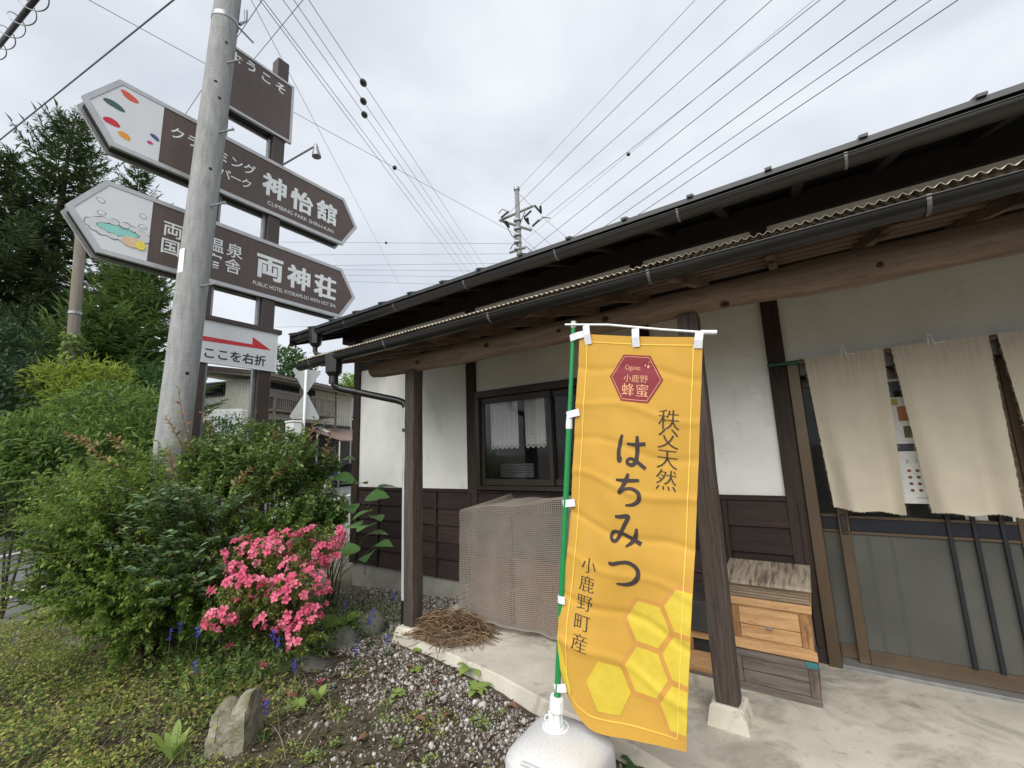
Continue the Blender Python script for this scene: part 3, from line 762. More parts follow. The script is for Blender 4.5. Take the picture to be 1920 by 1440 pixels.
# ================================================================== BROWN SIGN TOWER
def M_signface():
    a = NT('brown_sign_face'); v = a.coord(); c = a.ramp(a.noise(v, 2.5, 6), [(.3, (.092, .070, .064)), (.7, (.118, .088, .079))])
    s = a.noise(a.coord((1, 13, .7)), 1.6, 7, .6, .2); c = a.mix(a.ramp(s, [(.52, (0, 0, 0)), (.75, (.55, .55, .55))]), c, (.165, .105, .088))
    return a.fin(a.bsdf(c, a.ramp(s, [(.3, (.38, .38, .38)), (.7, (.6, .6, .6))]), None, 0, .4))
SIGNBR = M_signface()
ALU = M_noise('aluminium_rim', (0.50, 0.51, 0.52), 0.10, 8, 0.38, 0.03, 80, 0.5, metal=0.35)
POSTBR = M_noise('brown_post_paint', (0.070, 0.052, 0.047), 0.15, 4, 0.45, 0.04, 60, 0.4)
SIGNBK = M_plain('black_sign_box', (0.012, 0.011, 0.011), 0.5)
SIGNWH = M_noise('white_sign_face', (0.74, 0.77, 0.80), 0.03, 4, 0.4, 0.0, 60, 0.4)
LETWH = M_plain('white_lettering', (0.80, 0.83, 0.83), 0.45)
LETBK = M_plain('dark_lettering', (0.035, 0.032, 0.035), 0.5)
REDP = M_plain('red_print', (0.60, 0.035, 0.045), 0.45)
SX = -5.9
SIGN = thing('sign_tower', 'brown two-post sign with four stacked boards behind the concrete pole', 'sign', (-6.0, 2.45, -0.2))
for y in (2.015, 2.79):
    MB().box(SX-.185, SX-.015, y-.085, y+.085, -0.3, 7.6 if y > 2.5 else 7.0, .006).build('post', POSTBR, SIGN)
for y, ys in ((2.79, -1), (2.015, 1)):
    MB().box(SX-.13, SX-.07, y+ys*.088, y+ys*.125, 0.0, 6.2, .003).build('conduit', GALV, SIGN)
def sgn(a, b, l=0.0): return (SX+l, a, b)
def off_poly(poly, d):
    n = len(poly); out = []
    A = sum(poly[i][0]*poly[(i+1) % n][1]-poly[(i+1) % n][0]*poly[i][1] for i in range(n))
    s = 1 if A > 0 else -1
    for i in range(n):
        p0, p1, p2 = [np.array(poly[(i+k) % n], float) for k in (-1, 0, 1)]
        e1 = (p1-p0)/np.linalg.norm(p1-p0); e2 = (p2-p1)/np.linalg.norm(p2-p1)
        n1 = s*np.array([-e1[1], e1[0]]); n2 = s*np.array([-e2[1], e2[0]]); bis = n1+n2; bis /= np.dot(bis, n1)
        out.append(tuple(p1+bis*d))
    return out
def board(poly, rim, name='arrow_board', face=SIGNBR, rimm=ALU, deep=0.2):
    B = thing(name, '', '', (SX, sum(p[0] for p in poly)/len(poly), min(p[1] for p in poly))); del B['label']; del B['category']
    B.parent = SIGN; B.location = Vector(B.location)-wloc(SIGN)
    inn = off_poly(poly, rim); n = len(poly); g = MB()
    vs = [sgn(a, b, -.03) for a, b in poly]+[sgn(a, b, .012) for a, b in poly]+[sgn(a, b, .012) for a, b in inn]+[sgn(a, b, -.0) for a, b in inn]
    fs = [(k*n+i, k*n+(i+1) % n, (k+1)*n+(i+1) % n, (k+1)*n+i) for k in range(3) for i in range(n)]
    g.add(vs, fs); g.build('rim', rimm, B)
    g = MB(); g.prism(inn, sgn, -.03, 0.004); g.build('face', face, B)
    if deep:
        # the same outline again on the far side, and the dark hollow between
        g = MB(); g.prism(poly, sgn, -deep-.02, -deep+.01); g.build('rear_panel', rimm, B)
        q = off_poly(poly, .035); g = MB(); g.prism(q, sgn, -deep+.011, -.031); g.build('box_side', SIGNBK, B)
    return B
def arrow_poly(zt, zm, zb): return [(0.752, zm), (1.022, zb), (3.879, zb), (4.142, zm), (3.879, zt), (1.022, zt)]
BA = board(arrow_poly(5.829, 5.412, 4.995), .05)
BB = board(arrow_poly(4.578, 4.155, 3.745), .05)
BA['label'] = 'upper double-pointed brown board to the climbing park'; BB['label'] = 'lower double-pointed brown board to the hot spring hotel'
BW = board([(1.937, 6.264), (2.957, 6.264), (2.957, 7.25), (1.937, 7.25)], .035, 'welcome_board')
def panel_poly(zt, zm, zb, yr):
    p = off_poly([(0.752, zm), (1.022, zb), (3.879, zb), (4.142, zm), (3.879, zt), (1.022, zt)], .052)
    return [p[0], p[1], (yr, p[1][1]), (yr, p[5][1]), p[5]]
def sheet(B, poly, mat, name, l0=.0042, l1=.006):
    g = MB(); g.prism(poly, sgn, l0, l1); return g.build(name, mat, B)
sheet(BA, panel_poly(5.829, 5.412, 4.995, 1.435), SIGNWH, 'picture_panel')
sheet(BB, panel_poly(4.578, 4.155, 3.745, 1.432), SIGNWH, 'picture_panel')
def letters(B, items, mat, name='lettering', lift=.0055):
    g = MB()
    for ch, y, z, s, off in items:
        if off < .025: put_char(g, ch, y, z, s, sgn, off, lift=lift)
        else:      # broad brush characters: struck several times side by side
            for q, dz in enumerate((-.018, .018)): put_char(g, ch, y, z+dz*s, s, sgn, .012, shifts=(-.030, 0.0, .030), lift=lift+q*.0006)
    return g.build(name, mat, B, recalc=False)
letters(BA, [(c, 1.59+.165*i, 5.515, .138, .012) for i, c in enumerate('クライミング')], LETWH); letters(BA, [(c, 2.12+.135*i, 5.285, .125, .012) for i, c in enumerate('パーク')], LETWH)
letters(BA, [('神', 2.768, 5.425, .292, .040), ('怡', 3.170, 5.405, .292, .040), ('舘', 3.585, 5.425, .292, .034)], LETWH)
g = MB(); put_text(g, 'CLIMBING PARK SHIN-I-KAN', 3.19, 5.155, .058, sgn, .0, 1.03, lift=.0055); g.build('lettering', LETWH, BA, recalc=False)
letters(BB, [(c, 1.64+.2235*i, 4.262, .168, .010) for i, c in enumerate('両神温泉')], LETWH); letters(BB, [(c, 1.632+.2235*i, 4.045, .168, .010) for i, c in enumerate('国民宿舎')], LETWH)
letters(BB, [('両', 2.765, 4.19, .31, .042), ('神', 3.190, 4.175, .30, .042), ('荘', 3.605, 4.17, .31, .040)], LETWH)
g = MB(); put_text(g, 'PUBLIC HOTEL RYOKAMI-SO WITH HOT SPA', 3.175, 3.915, .055, sgn, .0, 1.235, lift=.0055); g.build('lettering', LETWH, BB, recalc=False)
for it in (('よ', 2.135, 7.09, .145, .02), ('う', 2.338, 7.10, .145, .02), ('こ', 2.546, 7.085, .145, .02), ('そ', 2.756, 7.075, .145, .02)): letters(BW, [it], LETWH, 'letter')
# right-turn board
BR_ = board([(1.975, 2.728), (2.925, 2.728), (2.925, 3.262), (1.975, 3.262)], .006, 'turn_board', SIGNWH, SIGNWH, 0)
MB().box(SX-.19, SX+.03, 1.93, 2.97, 3.264, 3.325, .004).build('top_rail', POSTBR, SIGN)
letters(BR_, [(c, 2.118+.1485*i, 2.853, .122, .022) for i, c in enumerate('ここを右折')], LETBK)
sheet(BR_, [(1.99, 2.994), (2.846, 3.02), (2.60, 3.158), (2.602, 3.056), (1.99, 3.054)], REDP, 'red_arrow', .0045, .0065)
# the printed pictures: climbing holds on the upper board, an open-air bath on the lower one
def pxy(px, py): p = on_plane(px, py, (SX, 0, 0), (1, 0, 0)); return (p[1], p[2])
def blob(cx, cy, rx, ry, an=0, n=14, wob=.12, seed=0):
    r = random.Random(seed); ph = r.random()*6; o = []
    for i in range(n):
        t = 2*PI*i/n; k = 1+wob*math.sin(2*t+ph)+wob*.6*math.sin(3*t+ph*2)
        a, b = rx*k*math.cos(t), ry*k*math.sin(t); o.append((cx+a*math.cos(an)-b*math.sin(an), cy+a*math.sin(an)+b*math.cos(an)))
    return o
def colm(n, c): return M_plain(n, srgb(*c), 0.45)
PR = {k: colm('print_'+k, c) for k, c in dict(orange_red=(216, 92, 72), teal=(62, 96, 92), red=(205, 42, 62), orange=(232, 160, 58), blue=(70, 86, 130), pink=(200, 60, 140), aqua=(146, 214, 204), beige=(226, 196, 160), yellow=(240, 220, 90), pebble=(214, 216, 218), outline=(120, 120, 124)).items()}
for k, (px, py), rx, ry, an in (('orange_red', (243, 182), .085, .040, -.2), ('teal', (214, 197), .085, .042, -.2), ('red', (209, 229), .065, .045, -.1), ('orange', (233, 255), .065, .035, -.35), ('blue', (290, 258), .045, .028, -.5), ('pink', (281, 268), .026, .024, 0)):
    y, z = pxy(px, py); sheet(BA, blob(y, z, rx, ry, an, seed=hash(k) % 97 if False else len(k)), PR[k], 'climbing_hold', .0062, .0078)
y0, z0 = pxy(222, 433)
sheet(BB, blob(y0, z0, .200, .072, 0, 20, .03), PR['aqua'], 'bath_water', .0062, .0076)
for i in range(16):
    t = PI/2+.2+i*2*PI/16; y, z = y0+.225*math.cos(t), z0+.082*math.sin(t); k = random.Random(i)
    sheet(BB, blob(y, z, .052, .036, k.uniform(-.4, .4), 12, .06, i), PR['outline'], 'pebble_outline', .0080+.0003*i, .0082+.0003*i)
    sheet(BB, blob(y, z, .045, .030, 0, 12, .06, i), PR['pebble'], 'pebble_print', .0083+.0003*i, .0089+.0003*i)
y, z = pxy(250, 456)
sheet(BB, blob(y-.02, z, .085, .058, 0, 14, .02), PR['beige'], 'bucket_print', .0140, .0146); sheet(BB, blob(y+.06, z-.01, .048, .05, 0, 12, .05), PR['yellow'], 'bucket_print', .0148, .0154)
for px, py in ((189, 376), (190, 399), (268, 406), (267, 426)):
    y, z = pxy(px, py)
    for r, mt, l in ((.036, PR['outline'], .0062), (.030, SIGNWH, .0074)): sheet(BB, blob(y, z, r, r*.85, 0, 12, .1, px), mt, 'steam_print', l, l+.0008)
# lamp on an arm
p0 = Vector((SX+.0, 2.86, 5.86)); hp = Vector(on_plane(587, 276, (-5.3, 0, 0), (1, 0, 0)))
g = MB(); g.tube([p0+Vector((-.1, 0, 0)), p0, hp], .013, 8); g.build('lamp_arm', GALV, SIGN, True, True, R_(40))
dn = Vector((.10, .06, -1)).normalized(); g = MB()
top_ = hp+Vector((.01, .03, .06)); g.tube([top_, top_+dn*.05, top_+dn*.08, top_+dn*.18, top_+dn*.20], [.022, .036, .038, .060, .062], 16); g.build('lamp_head', GALV, SIGN, True, True, R_(50))

# ================================================================== HONEY BANNER
BAN = thing('nobori_banner', 'tall yellow honey banner with dark lettering on a green pole', 'banner', (-1.162, 2.0, 0.2))
def M_banner():
    a = NT('banner_cloth'); v = a.coord()
    f = a.noise(v, 6, 6); col = a.ramp(f, [(0.3, (0.74, 0.425, 0.072)), (0.7, (0.82, 0.48, 0.092))])
    w = a.noise(a.coord((300, 300, 300)), 1, 3)
    b = a.bsdf(col, 0.7, a.bump(w, 0.10, 0.001), 0, 0.25)
    t = a.n('BsdfTranslucent'); a.l(col, t.inputs['Color']); ms = a.n('MixShader'); ms.inputs[0].default_value = .30
    a.l(b.outputs[0], ms.inputs[1]); a.l(t.outputs[0], ms.inputs[2]); return a.fin(ms)
BANM = M_banner()
BTL, BTR, BBR, BBL = [np.array(p) for p in ((-.918, 1.99, 2.112), (-.327, 2.05, 1.998), (-.565, 2.055, .247), (-1.140, 2.0, .338))]
CRE = [(.095, .004, .02), (.205, -.004, .035), (.31, .004, .03), (.415, -.005, .04), (.535, .005, .045), (.64, -.004, .05), (.745, .006, .06), (.865, -.006, .09)]
def ban(u, v, lift=0.0):
    p = (BTL*(1-u)+BTR*u)*(1-v)+(BBL*(1-u)+BBR*u)*v; p = p+np.array([.012*(1-u)*(1-v), 0, 0])
    x, y, z = p
    bulge = -.020*math.exp(-((v-.80)/.13)**2)+.030*max(0, (v-.90)/.1)**2*1.0
    x += bulge*(1-u)**4
    sg_ = u/.30 if u < .30 else (1-u)/.70
    z -= .098*(v**10)*math.sin(PI/2*sg_)**1.2
    z -= .006*math.sin(PI*u)*(1-v)
    y += .020*math.sin(2*PI*(u*1.1+v*.55+.1))*v + .012*math.sin(2*PI*(u*.8-v*1.4))*v
    y += .05*(1-u)**3*max(0, (v-.8)/.2)**2
    for c, a, sl in CRE:
        d = v-c-sl*(u-.5)*.6-.012*math.sin(u*7+c*9); a *= .95; y += a*math.exp(-(d/.010)**2)+a*.4*math.exp(-(d/.05)**2)
    y += .004*mnoise.noise(Vector((u*5, v*16, 2)))*(.4+v)
    return (x, y-lift, z)
g = MB(); g.grid(lambda u, v: ban(u, v), 48, 200); CL = g.build('cloth', BANM, BAN, True, False)
CLW, CLH = .60, 1.74
def bsheet(a, b, lift): return ban(a/CLW, 1-b/CLH, lift)      # sheet metres, origin bottom left
def uvp(u, v): return (u*CLW, (1-v)*CLH)
BORD = M_plain('banner_border_print', (0.90, 0.60, 0.10), 0.7); HEXP = M_plain('banner_comb_print', (0.66, 0.50, 0.05), 0.7)
GAPP = M_plain('banner_gap_print', (0.58, 0.29, 0.06), 0.7)
HEXR = M_plain('banner_logo_print', (0.23, 0.022, 0.035), 0.7); LOGOL = M_plain('banner_logo_lettering', (0.80, 0.42, 0.22), 0.7); INK = M_plain('banner_ink', (0.045, 0.032, 0.032), 0.8)
def bpoly(name, pts, mat, lift, mxl=.012, uv=True):
    v = np.array([uvp(*p) for p in pts]) if uv else np.array(pts)
    c = v.mean(0); vv = np.vstack([v, c]); n = len(v)
    w, f = subdiv(vv, [(i, (i+1) % n, n) for i in range(n)], mxl*2)
    o = build(name, [bsheet(a, b, lift) for a, b in w], f, mat, CL, True, None, False); return o
def hexa(cu, cv, r, rot=0, sy=1.0):
    cx, cy = uvp(cu, cv); return [(cx+r*math.cos(rot+i*PI/3), cy+r*sy*math.sin(rot+i*PI/3)) for i in range(6)]
def clip_hi(poly, ax, lim, keep_less=True):
    o = []; n = len(poly)
    for i in range(n):
        a, b = poly[i], poly[(i+1) % n]; ia = (a[ax] <= lim) == keep_less; ib = (b[ax] <= lim) == keep_less
        if ia: o.append(a)
        if ia != ib:
            t = (lim-a[ax])/(b[ax]-a[ax]); o.append(tuple(a[k]+(b[k]-a[k])*t for k in (0, 1)))
    return o
# brown comb walls first, the yellow cells on top of them
HX = []
R0 = .107
base = np.array(uvp(.684, .745)); dv = math.sqrt(3)*(R0+.008); dx_ = 1.5*(R0+.008)
for i, j in ((0, 0), (0, -1), (1, .5), (1, -.5), (1, -1.5), (-1, -1.5)):
    HX.append(base+np.array([dx_*i*.98, dv*j*.98]))
for c in HX:
    big = [(c[0]+(R0+.014)*math.cos(k*PI/3), c[1]+(R0+.014)*math.sin(k*PI/3)) for k in range(6)]
    if not (c[0] < .3):
        bg_ = clip_hi(clip_hi(big, 0, .5985), 1, .006, False); bpoly('comb_wall_print', bg_, GAPP, .0011, uv=False)
for c in HX:
    p = [(c[0]+R0*.93*math.cos(k*PI/3), c[1]+R0*.93*math.sin(k*PI/3)) for k in range(6)]
    p = clip_hi(clip_hi(p, 0, .5985), 1, .006, False); bpoly('comb_cell_print', p, HEXP, .0021, uv=False)
bpoly('comb_cell_print', [(.005, .84), (.06, .90), (.10, .955), (.07, .985), (.02, .96), (.003, .92)], HEXP, .0021)
def bline(pts, w, mat, name, lift, seg=90):
    vs = []; n = len(pts)
    P = [np.array(uvp(*p)) for p in pts]; Q = []
    for i in range(n-1):
        k = max(2, int(np.linalg.norm(P[i+1]-P[i])/.012))
        for q in range(k+(1 if i == n-2 else 0)): Q.append(P[i]+(P[i+1]-P[i])*q/k)
    for i, q in enumerate(Q):
        t = Q[min(i+1, len(Q)-1)]-Q[max(i-1, 0)]; t = t/np.linalg.norm(t); nn = np.array([-t[1], t[0]])*w/2
        vs += [bsheet(*(q+nn), lift), bsheet(*(q-nn), lift)]
    return build(name, vs, [(2*i, 2*i+1, 2*i+3, 2*i+2) for i in range(len(Q)-1)], mat, CL, True, None, False)
bline([(.075, .022), (.935, .022), (.935, .975), (.075, .975), (.075, .022)], .0045, BORD, 'border_print', .0031)
lg = hexa(.505, .117, .130, 0, 1.0); bpoly('logo_hexagon', lg, HEXR, .0018, uv=False)
cxl, cyl = uvp(.505, .117)
rim_ = [(cxl+.119*math.cos(i*PI/3), cyl+.119*math.sin(i*PI/3)) for i in range(7)]
bline([(p[0]/CLW, 1-p[1]/CLH) for p in rim_], .0022, LOGOL, 'logo_outline', .0030)
g = MB(); a, b = uvp(.475, .087); put_text(g, 'Ogano', a, b, .024, bsheet, -.012, .073, .02, .0030)
for i, ch in enumerate('小鹿野'): put_char(g, ch, uvp(.505, .118)[0]+(i-1)*.040, uvp(.505, .118)[1], .033, bsheet, -.010, shifts=(-.012, .012), mxl=.02, lift=.0030)
for i, ch in enumerate('蜂蜜'): put_char(g, ch, uvp(.505, .150)[0]+(i-.5)*.068, uvp(.505, .150)[1], .055, bsheet, -.010, shifts=(-.014, .014), mxl=.02, lift=.0030)
g.build('logo_lettering', LOGOL, CL, recalc=False)
a, b = uvp(.60, .083)
for (dx, dy, r) in ((0, 0, .0055), (-.014, .006, .004)): bpoly('bee_mark', [(a+dx+r*math.cos(k), b+dy+r*math.sin(k)*1.2) for k in np.linspace(0, 2*PI, 9)[:-1]], LOGOL, .0030, uv=False)
bline([((a+.010+.010*math.cos(t))/CLW, 1-(b+.014+.011*math.sin(t))/CLH) for t in np.linspace(.3, 5.2, 10)], .0014, LOGOL, 'bee_mark', .0032)
# brush-written kana
KANA = {
 'は': [[(.20, .95, .7), (.15, .70, 1.0), (.12, .42, 1.0), (.155, .15, 1.1), (.22, .28, .25)],
       [(.36, .70, .6), (.60, .70, .9), (.92, .76, 1.0)],
       [(.66, .97, .7), (.68, .70, 1.1), (.68, .42, 1.0), (.66, .20, 1.0), (.56, .09, 1.0), (.43, .10, .9), (.40, .19, .8), (.50, .27, .8), (.66, .22, .9), (.82, .12, 1.0), (.96, .03, .9)]],
 'ち': [[(.10, .74, .6), (.40, .76, 1.0), (.82, .83, .8)],
       [(.47, .99, .7), (.42, .80, 1.1), (.33, .58, 1.0), (.22, .36, .9), (.40, .50, .8), (.62, .54, .9), (.82, .44, 1.1), (.84, .24, 1.1), (.68, .08, .9), (.44, .01, .5)]],
 'み': [[(.16, .84, .7), (.34, .87, 1.0), (.56, .92, 1.0), (.47, .68, 1.0), (.36, .42, .9), (.24, .17, .9), (.12, .12, .9), (.06, .25, .9), (.15, .39, .9), (.34, .40, .9), (.60, .33, 1.0), (.97, .19, 1.1)],
       [(.82, .62, .6), (.80, .40, 1.1), (.70, .20, 1.0), (.52, .03, .4)]],
 'つ': [[(.02, .66, .8), (.16, .66, 1.0), (.40, .76, .9), (.66, .81, 1.0), (.90, .70, 1.1), (.95, .48, 1.2), (.82, .27, 1.1), (.58, .15, .9), (.30, .11, .5)]]}
g = MB()
for ch, u, v, s in (('は', .50, .314, .155), ('ち', .495, .417, .150), ('み', .490, .524, .155), ('つ', .485, .632, .150)):
    a, b = uvp(u, v)
    for st in KANA[ch]: brush(g, st, bsheet, a, b, s, .118, .0026)
g.build('kana_lettering', INK, CL, recalc=False)
g = MB()
for ch, u, v in zip('秩父天然', (.778, .776, .774, .773), (.221, .271, .323, .378)):
    a, b = uvp(u, v); put_char(g, ch, a, b, .084, bsheet, -.016, shifts=(-.017, 0, .017), mxl=.02, lift=.0026)
g.build('column_lettering', INK, CL, recalc=False); g = MB()
for i, ch in enumerate('小鹿野町産'):
    a, b = uvp(.205-.006*i, .640+.049*i); put_char(g, ch, a, b, .066, bsheet, -.016, shifts=(-.017, 0, .017), mxl=.02, lift=.0026)
g.build('column_lettering', INK, CL, recalc=False)
GREENP = M_plain('green_pole_plastic', (0.018, 0.25, 0.075), 0.32)
PB, PT = Vector((-1.162, 2.0, .22)), Vector((-.944, 2.0, 2.165)); PJ = PB.lerp(PT, .735)
g = MB(); g.tube([PB, PJ], .0145, 16); g.build('lower_pole', GREENP, BAN, True, True, R_(50))
g = MB(); g.tube([PJ, PT], .0115, 16); g.build('upper_pole', GREENP, BAN, True, True, R_(50))
g = MB(); g.tube([PJ.lerp(PB, .02), PJ.lerp(PT, -.02), PJ.lerp(PT, .07)], [.017, .018, .016], 14); g.build('pole_joint', WHITEPL, BAN, True, True, R_(40))
g = MB(); g.tube([PT-(PT-PB)*.006, PT+(PT-PB)*.012], .014, 14); g.build('pole_cap', M_plain('clear_plastic', (.55, .60, .52), .25), BAN, True, True, R_(40))
g = MB(); g.tube([(-.985, 1.985, 2.176), (-.75, 1.99, 2.128), (-.50, 2.03, 2.063), (-.30, 2.06, 2.015)], .006, 8); g.build('crossbar', WHITEPL, BAN, True, True, R_(50))
g = MB(); g.tube([(-.335, 2.05, 2.022), (-.27, 2.065, 2.012)], .011, 8); g.build('crossbar_end', WHITEPL, BAN, True, True, R_(50))
TABM = M_plain('white_tab_cloth', (0.72, 0.73, 0.78), 0.8)
def tab(p, q, w, name='tab'):
    p, q = Vector(p), Vector(q); d = (q-p).normalized(); s = d.cross(Vector((0, -1, 0))).normalized()*w/2; g = MB()
    ys = [.002, -.014, -.016, -.006]; vs = []
    for i, t in enumerate((0, .12, .55, 1.0)):
        c = p.lerp(q, t)+Vector((0, ys[i], 0)); vs += [c+s, c-s]
    g.add(vs, [(2*i, 2*i+1, 2*i+3, 2*i+2) for i in range(3)]); o = g.build(name, TABM, BAN, False); md = o.modifiers.new('t', 'SOLIDIFY'); md.thickness = .0015; return o
for z, v in ((2.095, .012), (1.690, .235), (1.242, .490), (.781, .755), (.365, .982)):
    pc = PB.lerp(PT, (z-PB.z)/(PT.z-PB.z)); e = Vector(ban(.045, v if v < .9 else .975)); st = pc+Vector((-.018, 0, .0))
    tab(st, e+Vector((0, -.004, .012 if v > .05 else 0.02)), .036)
for u in (.09, .50, .97):
    e = Vector(ban(u, .030)); t = u; cb = Vector((-.918+.60*t, 1.985+.07*t, 2.164-.144*t)); tab(cb+Vector((0, 0, .004)), e, .036)

# weighted water tank of the banner
TANKM = M_noise('speckled_white_plastic', (0.56, 0.56, 0.56), 0.10, 90, 0.5, 0.25, 220, 0.4, c2=(0.42, 0.42, 0.43), c2lo=0.60, c2hi=0.70, c2scale=70)
TK = thing('banner_tank', 'round-cornered white plastic water tank under the yellow banner', 'banner base', (-1.125, 1.965, -0.1))
def rsq(cx, cy, hx, hy, r, z, n=6):
    o = []
    for k, (sx, sy) in enumerate(((1, 1), (-1, 1), (-1, -1), (1, -1))):
        for i in range(n+1):
            a = k*PI/2+i*PI/2/n; o.append((cx+sx*(hx-r)+r*math.cos(a), cy+sy*(hy-r)+r*math.sin(a), z))
    return o
g = MB(); L_ = []
for z, sh, r in ((-.10, .0, .09), (-.085, .0, .10), (.06, .0, .10), (.112, .001, .10), (.130, .008, .10), (.150, .026, .10), (.172, .060, .09), (.187, .11, .06), (.192, .17, .03)):
    L_.append(rsq(-1.125, 1.965, .213-sh, .222-sh, min(r, .2-sh), z))
k = len(L_[0]); vs = sum(L_, [])
g.add(vs, [(q*k+i, q*k+(i+1) % k, (q+1)*k+(i+1) % k, (q+1)*k+i) for q in range(len(L_)-1) for i in range(k)]+[tuple(range(k)), tuple((len(L_)-1)*k+i for i in range(k))])
g.build('tank', TANKM, TK, True, True, R_(28))
c = Vector((-1.165, 2.0, .188)); ax = (PT-PB).normalized()
g = MB(); ring = [[c+Vector((r*math.cos(t), r*math.sin(t), z)) for t in np.linspace(0, 2*PI, 25)[:-1]] for r, z in ((.066, -.004), (.066, .007), (.060, .009), (.058, .002), (.045, .002), (.044, .008), (.030, .006))]
g.add(sum(ring, []), [(q*24+i, q*24+(i+1) % 24, (q+1)*24+(i+1) % 24, (q+1)*24+i) for q in range(6) for i in range(24)]); g.build('socket_ring', WHITEPL, TK, True, True, R_(35))
g = MB(); g.tube([c+ax*-.01, c+ax*.03, c+ax*.075], [.032, .024, .021], 16)
for t in range(6):
    d = Vector((math.cos(t*PI/3), math.sin(t*PI/3), 0)); g.box(-.003, .003, .018, .034, 0, .07, .001, Matrix.Translation(c) @ Matrix.Rotation(t*PI/3, 4, 'Z'))
g.build('socket_neck', WHITEPL, TK)
g = MB(); nseg = 28; vs = []
for q, (h_, r) in enumerate(((.072, .030), (.078, .036), (.130, .0345), (.142, .031), (.142, .018), (.12, .017))):
    for i in range(nseg):
        t = 2*PI*i/nseg; rr = r+(.0016 if (i % 2 and q in (1, 2)) else 0); s = ax.cross(Vector((0, 1, 0))).normalized(); w = ax.cross(s)
        vs.append(c+ax*h_+s*(rr*math.cos(t))+w*(rr*math.sin(t)))
g.add(vs, [(q*nseg+i, q*nseg+(i+1) % nseg, (q+1)*nseg+(i+1) % nseg, (q+1)*nseg+i) for q in range(5) for i in range(nseg)]); g.build('screw_collar', WHITEPL, TK)
g = MB(); g.tube([(-1.195, 2.03, .198), (-1.225, 2.045, .205), (-1.245, 2.04, .198), (-1.24, 2.02, .19), (-1.215, 2.01, .19)], .004, 6); g.build('strap_loop', WHITEPL, TK, True)
g = MB(); g.box(-1.215, -1.105, 1.735, 1.80, .150, .165, .004, Matrix.Translation((0, .02, -.012)) @ Matrix.Rotation(0, 4, 'X')); g.build('grip_plate', M_plain('grip_plastic', (.5, .51, .52), .45), TK)

# ================================================================== BEEHIVE BOXES
NEWW = M_wood('fresh_hive_wood', (0.62, 0.40, 0.205), (0.30, 0.15, 0.062), 0, 5, 12, 0.75, 0.5, objrand=0.14, stain=(.20, .095, .04))
NEWV = M_wood('fresh_hive_wood_upright', (0.48, 0.27, 0.12), (0.16, 0.075, 0.032), 2, 5, 12, 0.75, 0.5, objrand=0.14, stain=(.10, .045, .02))
OLDW = M_wood('silvered_hive_wood', (0.225, 0.195, 0.172), (0.065, 0.054, 0.047), 0, 6, 14, 0.9, 0.9, objrand=0.2, stain=(.09, .075, .062))
OLDV = M_wood('silvered_hive_wood_upright', (0.24, 0.185, 0.15), (0.075, 0.055, 0.045), 2, 6, 14, 0.9, 0.9, objrand=0.15, stain=(.06, .045, .035))
CRAT = M_wood('grooved_rim_wood', (0.40, 0.31, 0.215), (0.12, 0.085, 0.06), 0, 8, 16, 0.8, 0.9, objrand=0.05)
TEAL = M_plain('teal_paint', (0.03, 0.16, 0.19), 0.6)
def M_lid():
    a = NT('weathered_lid_board'); n1_ = a.noise(a.coord((34, 2.0, 4)), 1.6, 6, .65, .5); n2_ = a.noise(a.coord((7, 1.1, 2)), 2.2, 5, .6, 1.4)
    k = a.math('ADD', a.math('MULTIPLY', n1_, .75), a.math('MULTIPLY', n2_, .25))
    col = a.ramp(k, [(.36, (.06, .045, .035)), (.44, (.19, .15, .115)), (.52, (.32, .27, .205)), (.66, (.42, .36, .28))])
    return a.fin(a.bsdf(col, .85, a.bump(k, .8, .008), 0, .2))
LIDM = M_lid()
def hive_box(name, label, x0, x1, y0, y1, z0, z1, stw, zrail0, zrail1, zmid, H, V, handle=False, gapz=None):
    B = thing(name, label, 'beehive box', ((x0+x1)/2, (y0+y1)/2, z0), 'beehive boxes stacked by the porch post')
    MB().box(x0+.004, x1-.004, y0+.022, y1, z0+.002, z1-.002, .002).build('box_body', H, B)
    MB().box(x0, x1, y0-.008, y0+.021, z0, zrail0, .003).build('bottom_rail', H, B)
    MB().box(x0, x1, y0-.008, y0+.021, zrail1, z1, .003).build('top_rail', H, B)
    for a, b in ((x0+.002, x0+stw), (x1-stw, x1-.002)): MB().box(a, b, y0-.004, y0+.0215, zrail0+.001, zrail1-.001, .003).build('side_stile', V, B)
    MB().box(x0+stw+.001, x1-stw-.001, y0+.004, y0+.0215, zrail0+.001, zmid-.002, .003).build('plank', H, B)
    MB().box(x0+stw+.001, x1-stw-.001, y0+.002, y0+.0215, zmid+.002, zrail1-.001, .003).build('plank', H, B)
    return B
HX0, HX1, HY = -.545, -.098, 3.225
LB = hive_box('lower_hive_box', 'silvery grey wooden hive box standing on the concrete under the orange one', HX0, HX1, HY, HY+.40, 0.003, .235, .048, .040, .195, .115, OLDW, OLDV)
MB().box(HX1-.055, HX1+.004, HY-.014, HY-.0085, .206, .236, .002).build('teal_paint_patch', TEAL, LB); LT = MB(); LT.box(HX0-.004, HX0+.02, HY-.014, HY-.0085, .206, .236, .002); LT.build('teal_paint_patch', TEAL, LB)
UB = hive_box('upper_hive_box', 'orange fresh wooden hive box with a small metal clip, second from the top', HX0+.004, HX1-.004, HY, HY+.40, .240, .500, .056, .305, .497, .385, NEWW, NEWV)
MB().box(-.340, -.305, HY-.012, HY+.003, .378, .388, .002).build('metal_clip', GALV, UB)
MB().box(HX0-.004, HX1+.008, HY-.016, HY-.0085, .245, .298, .003).build('landing_strip', NEWW, UB)
RB = thing('shallow_wooden_box', 'shallow grooved wooden box between the orange hive box and the weathered plank', 'beehive box', (-.32, 3.42, .504), 'beehive boxes stacked by the porch post')
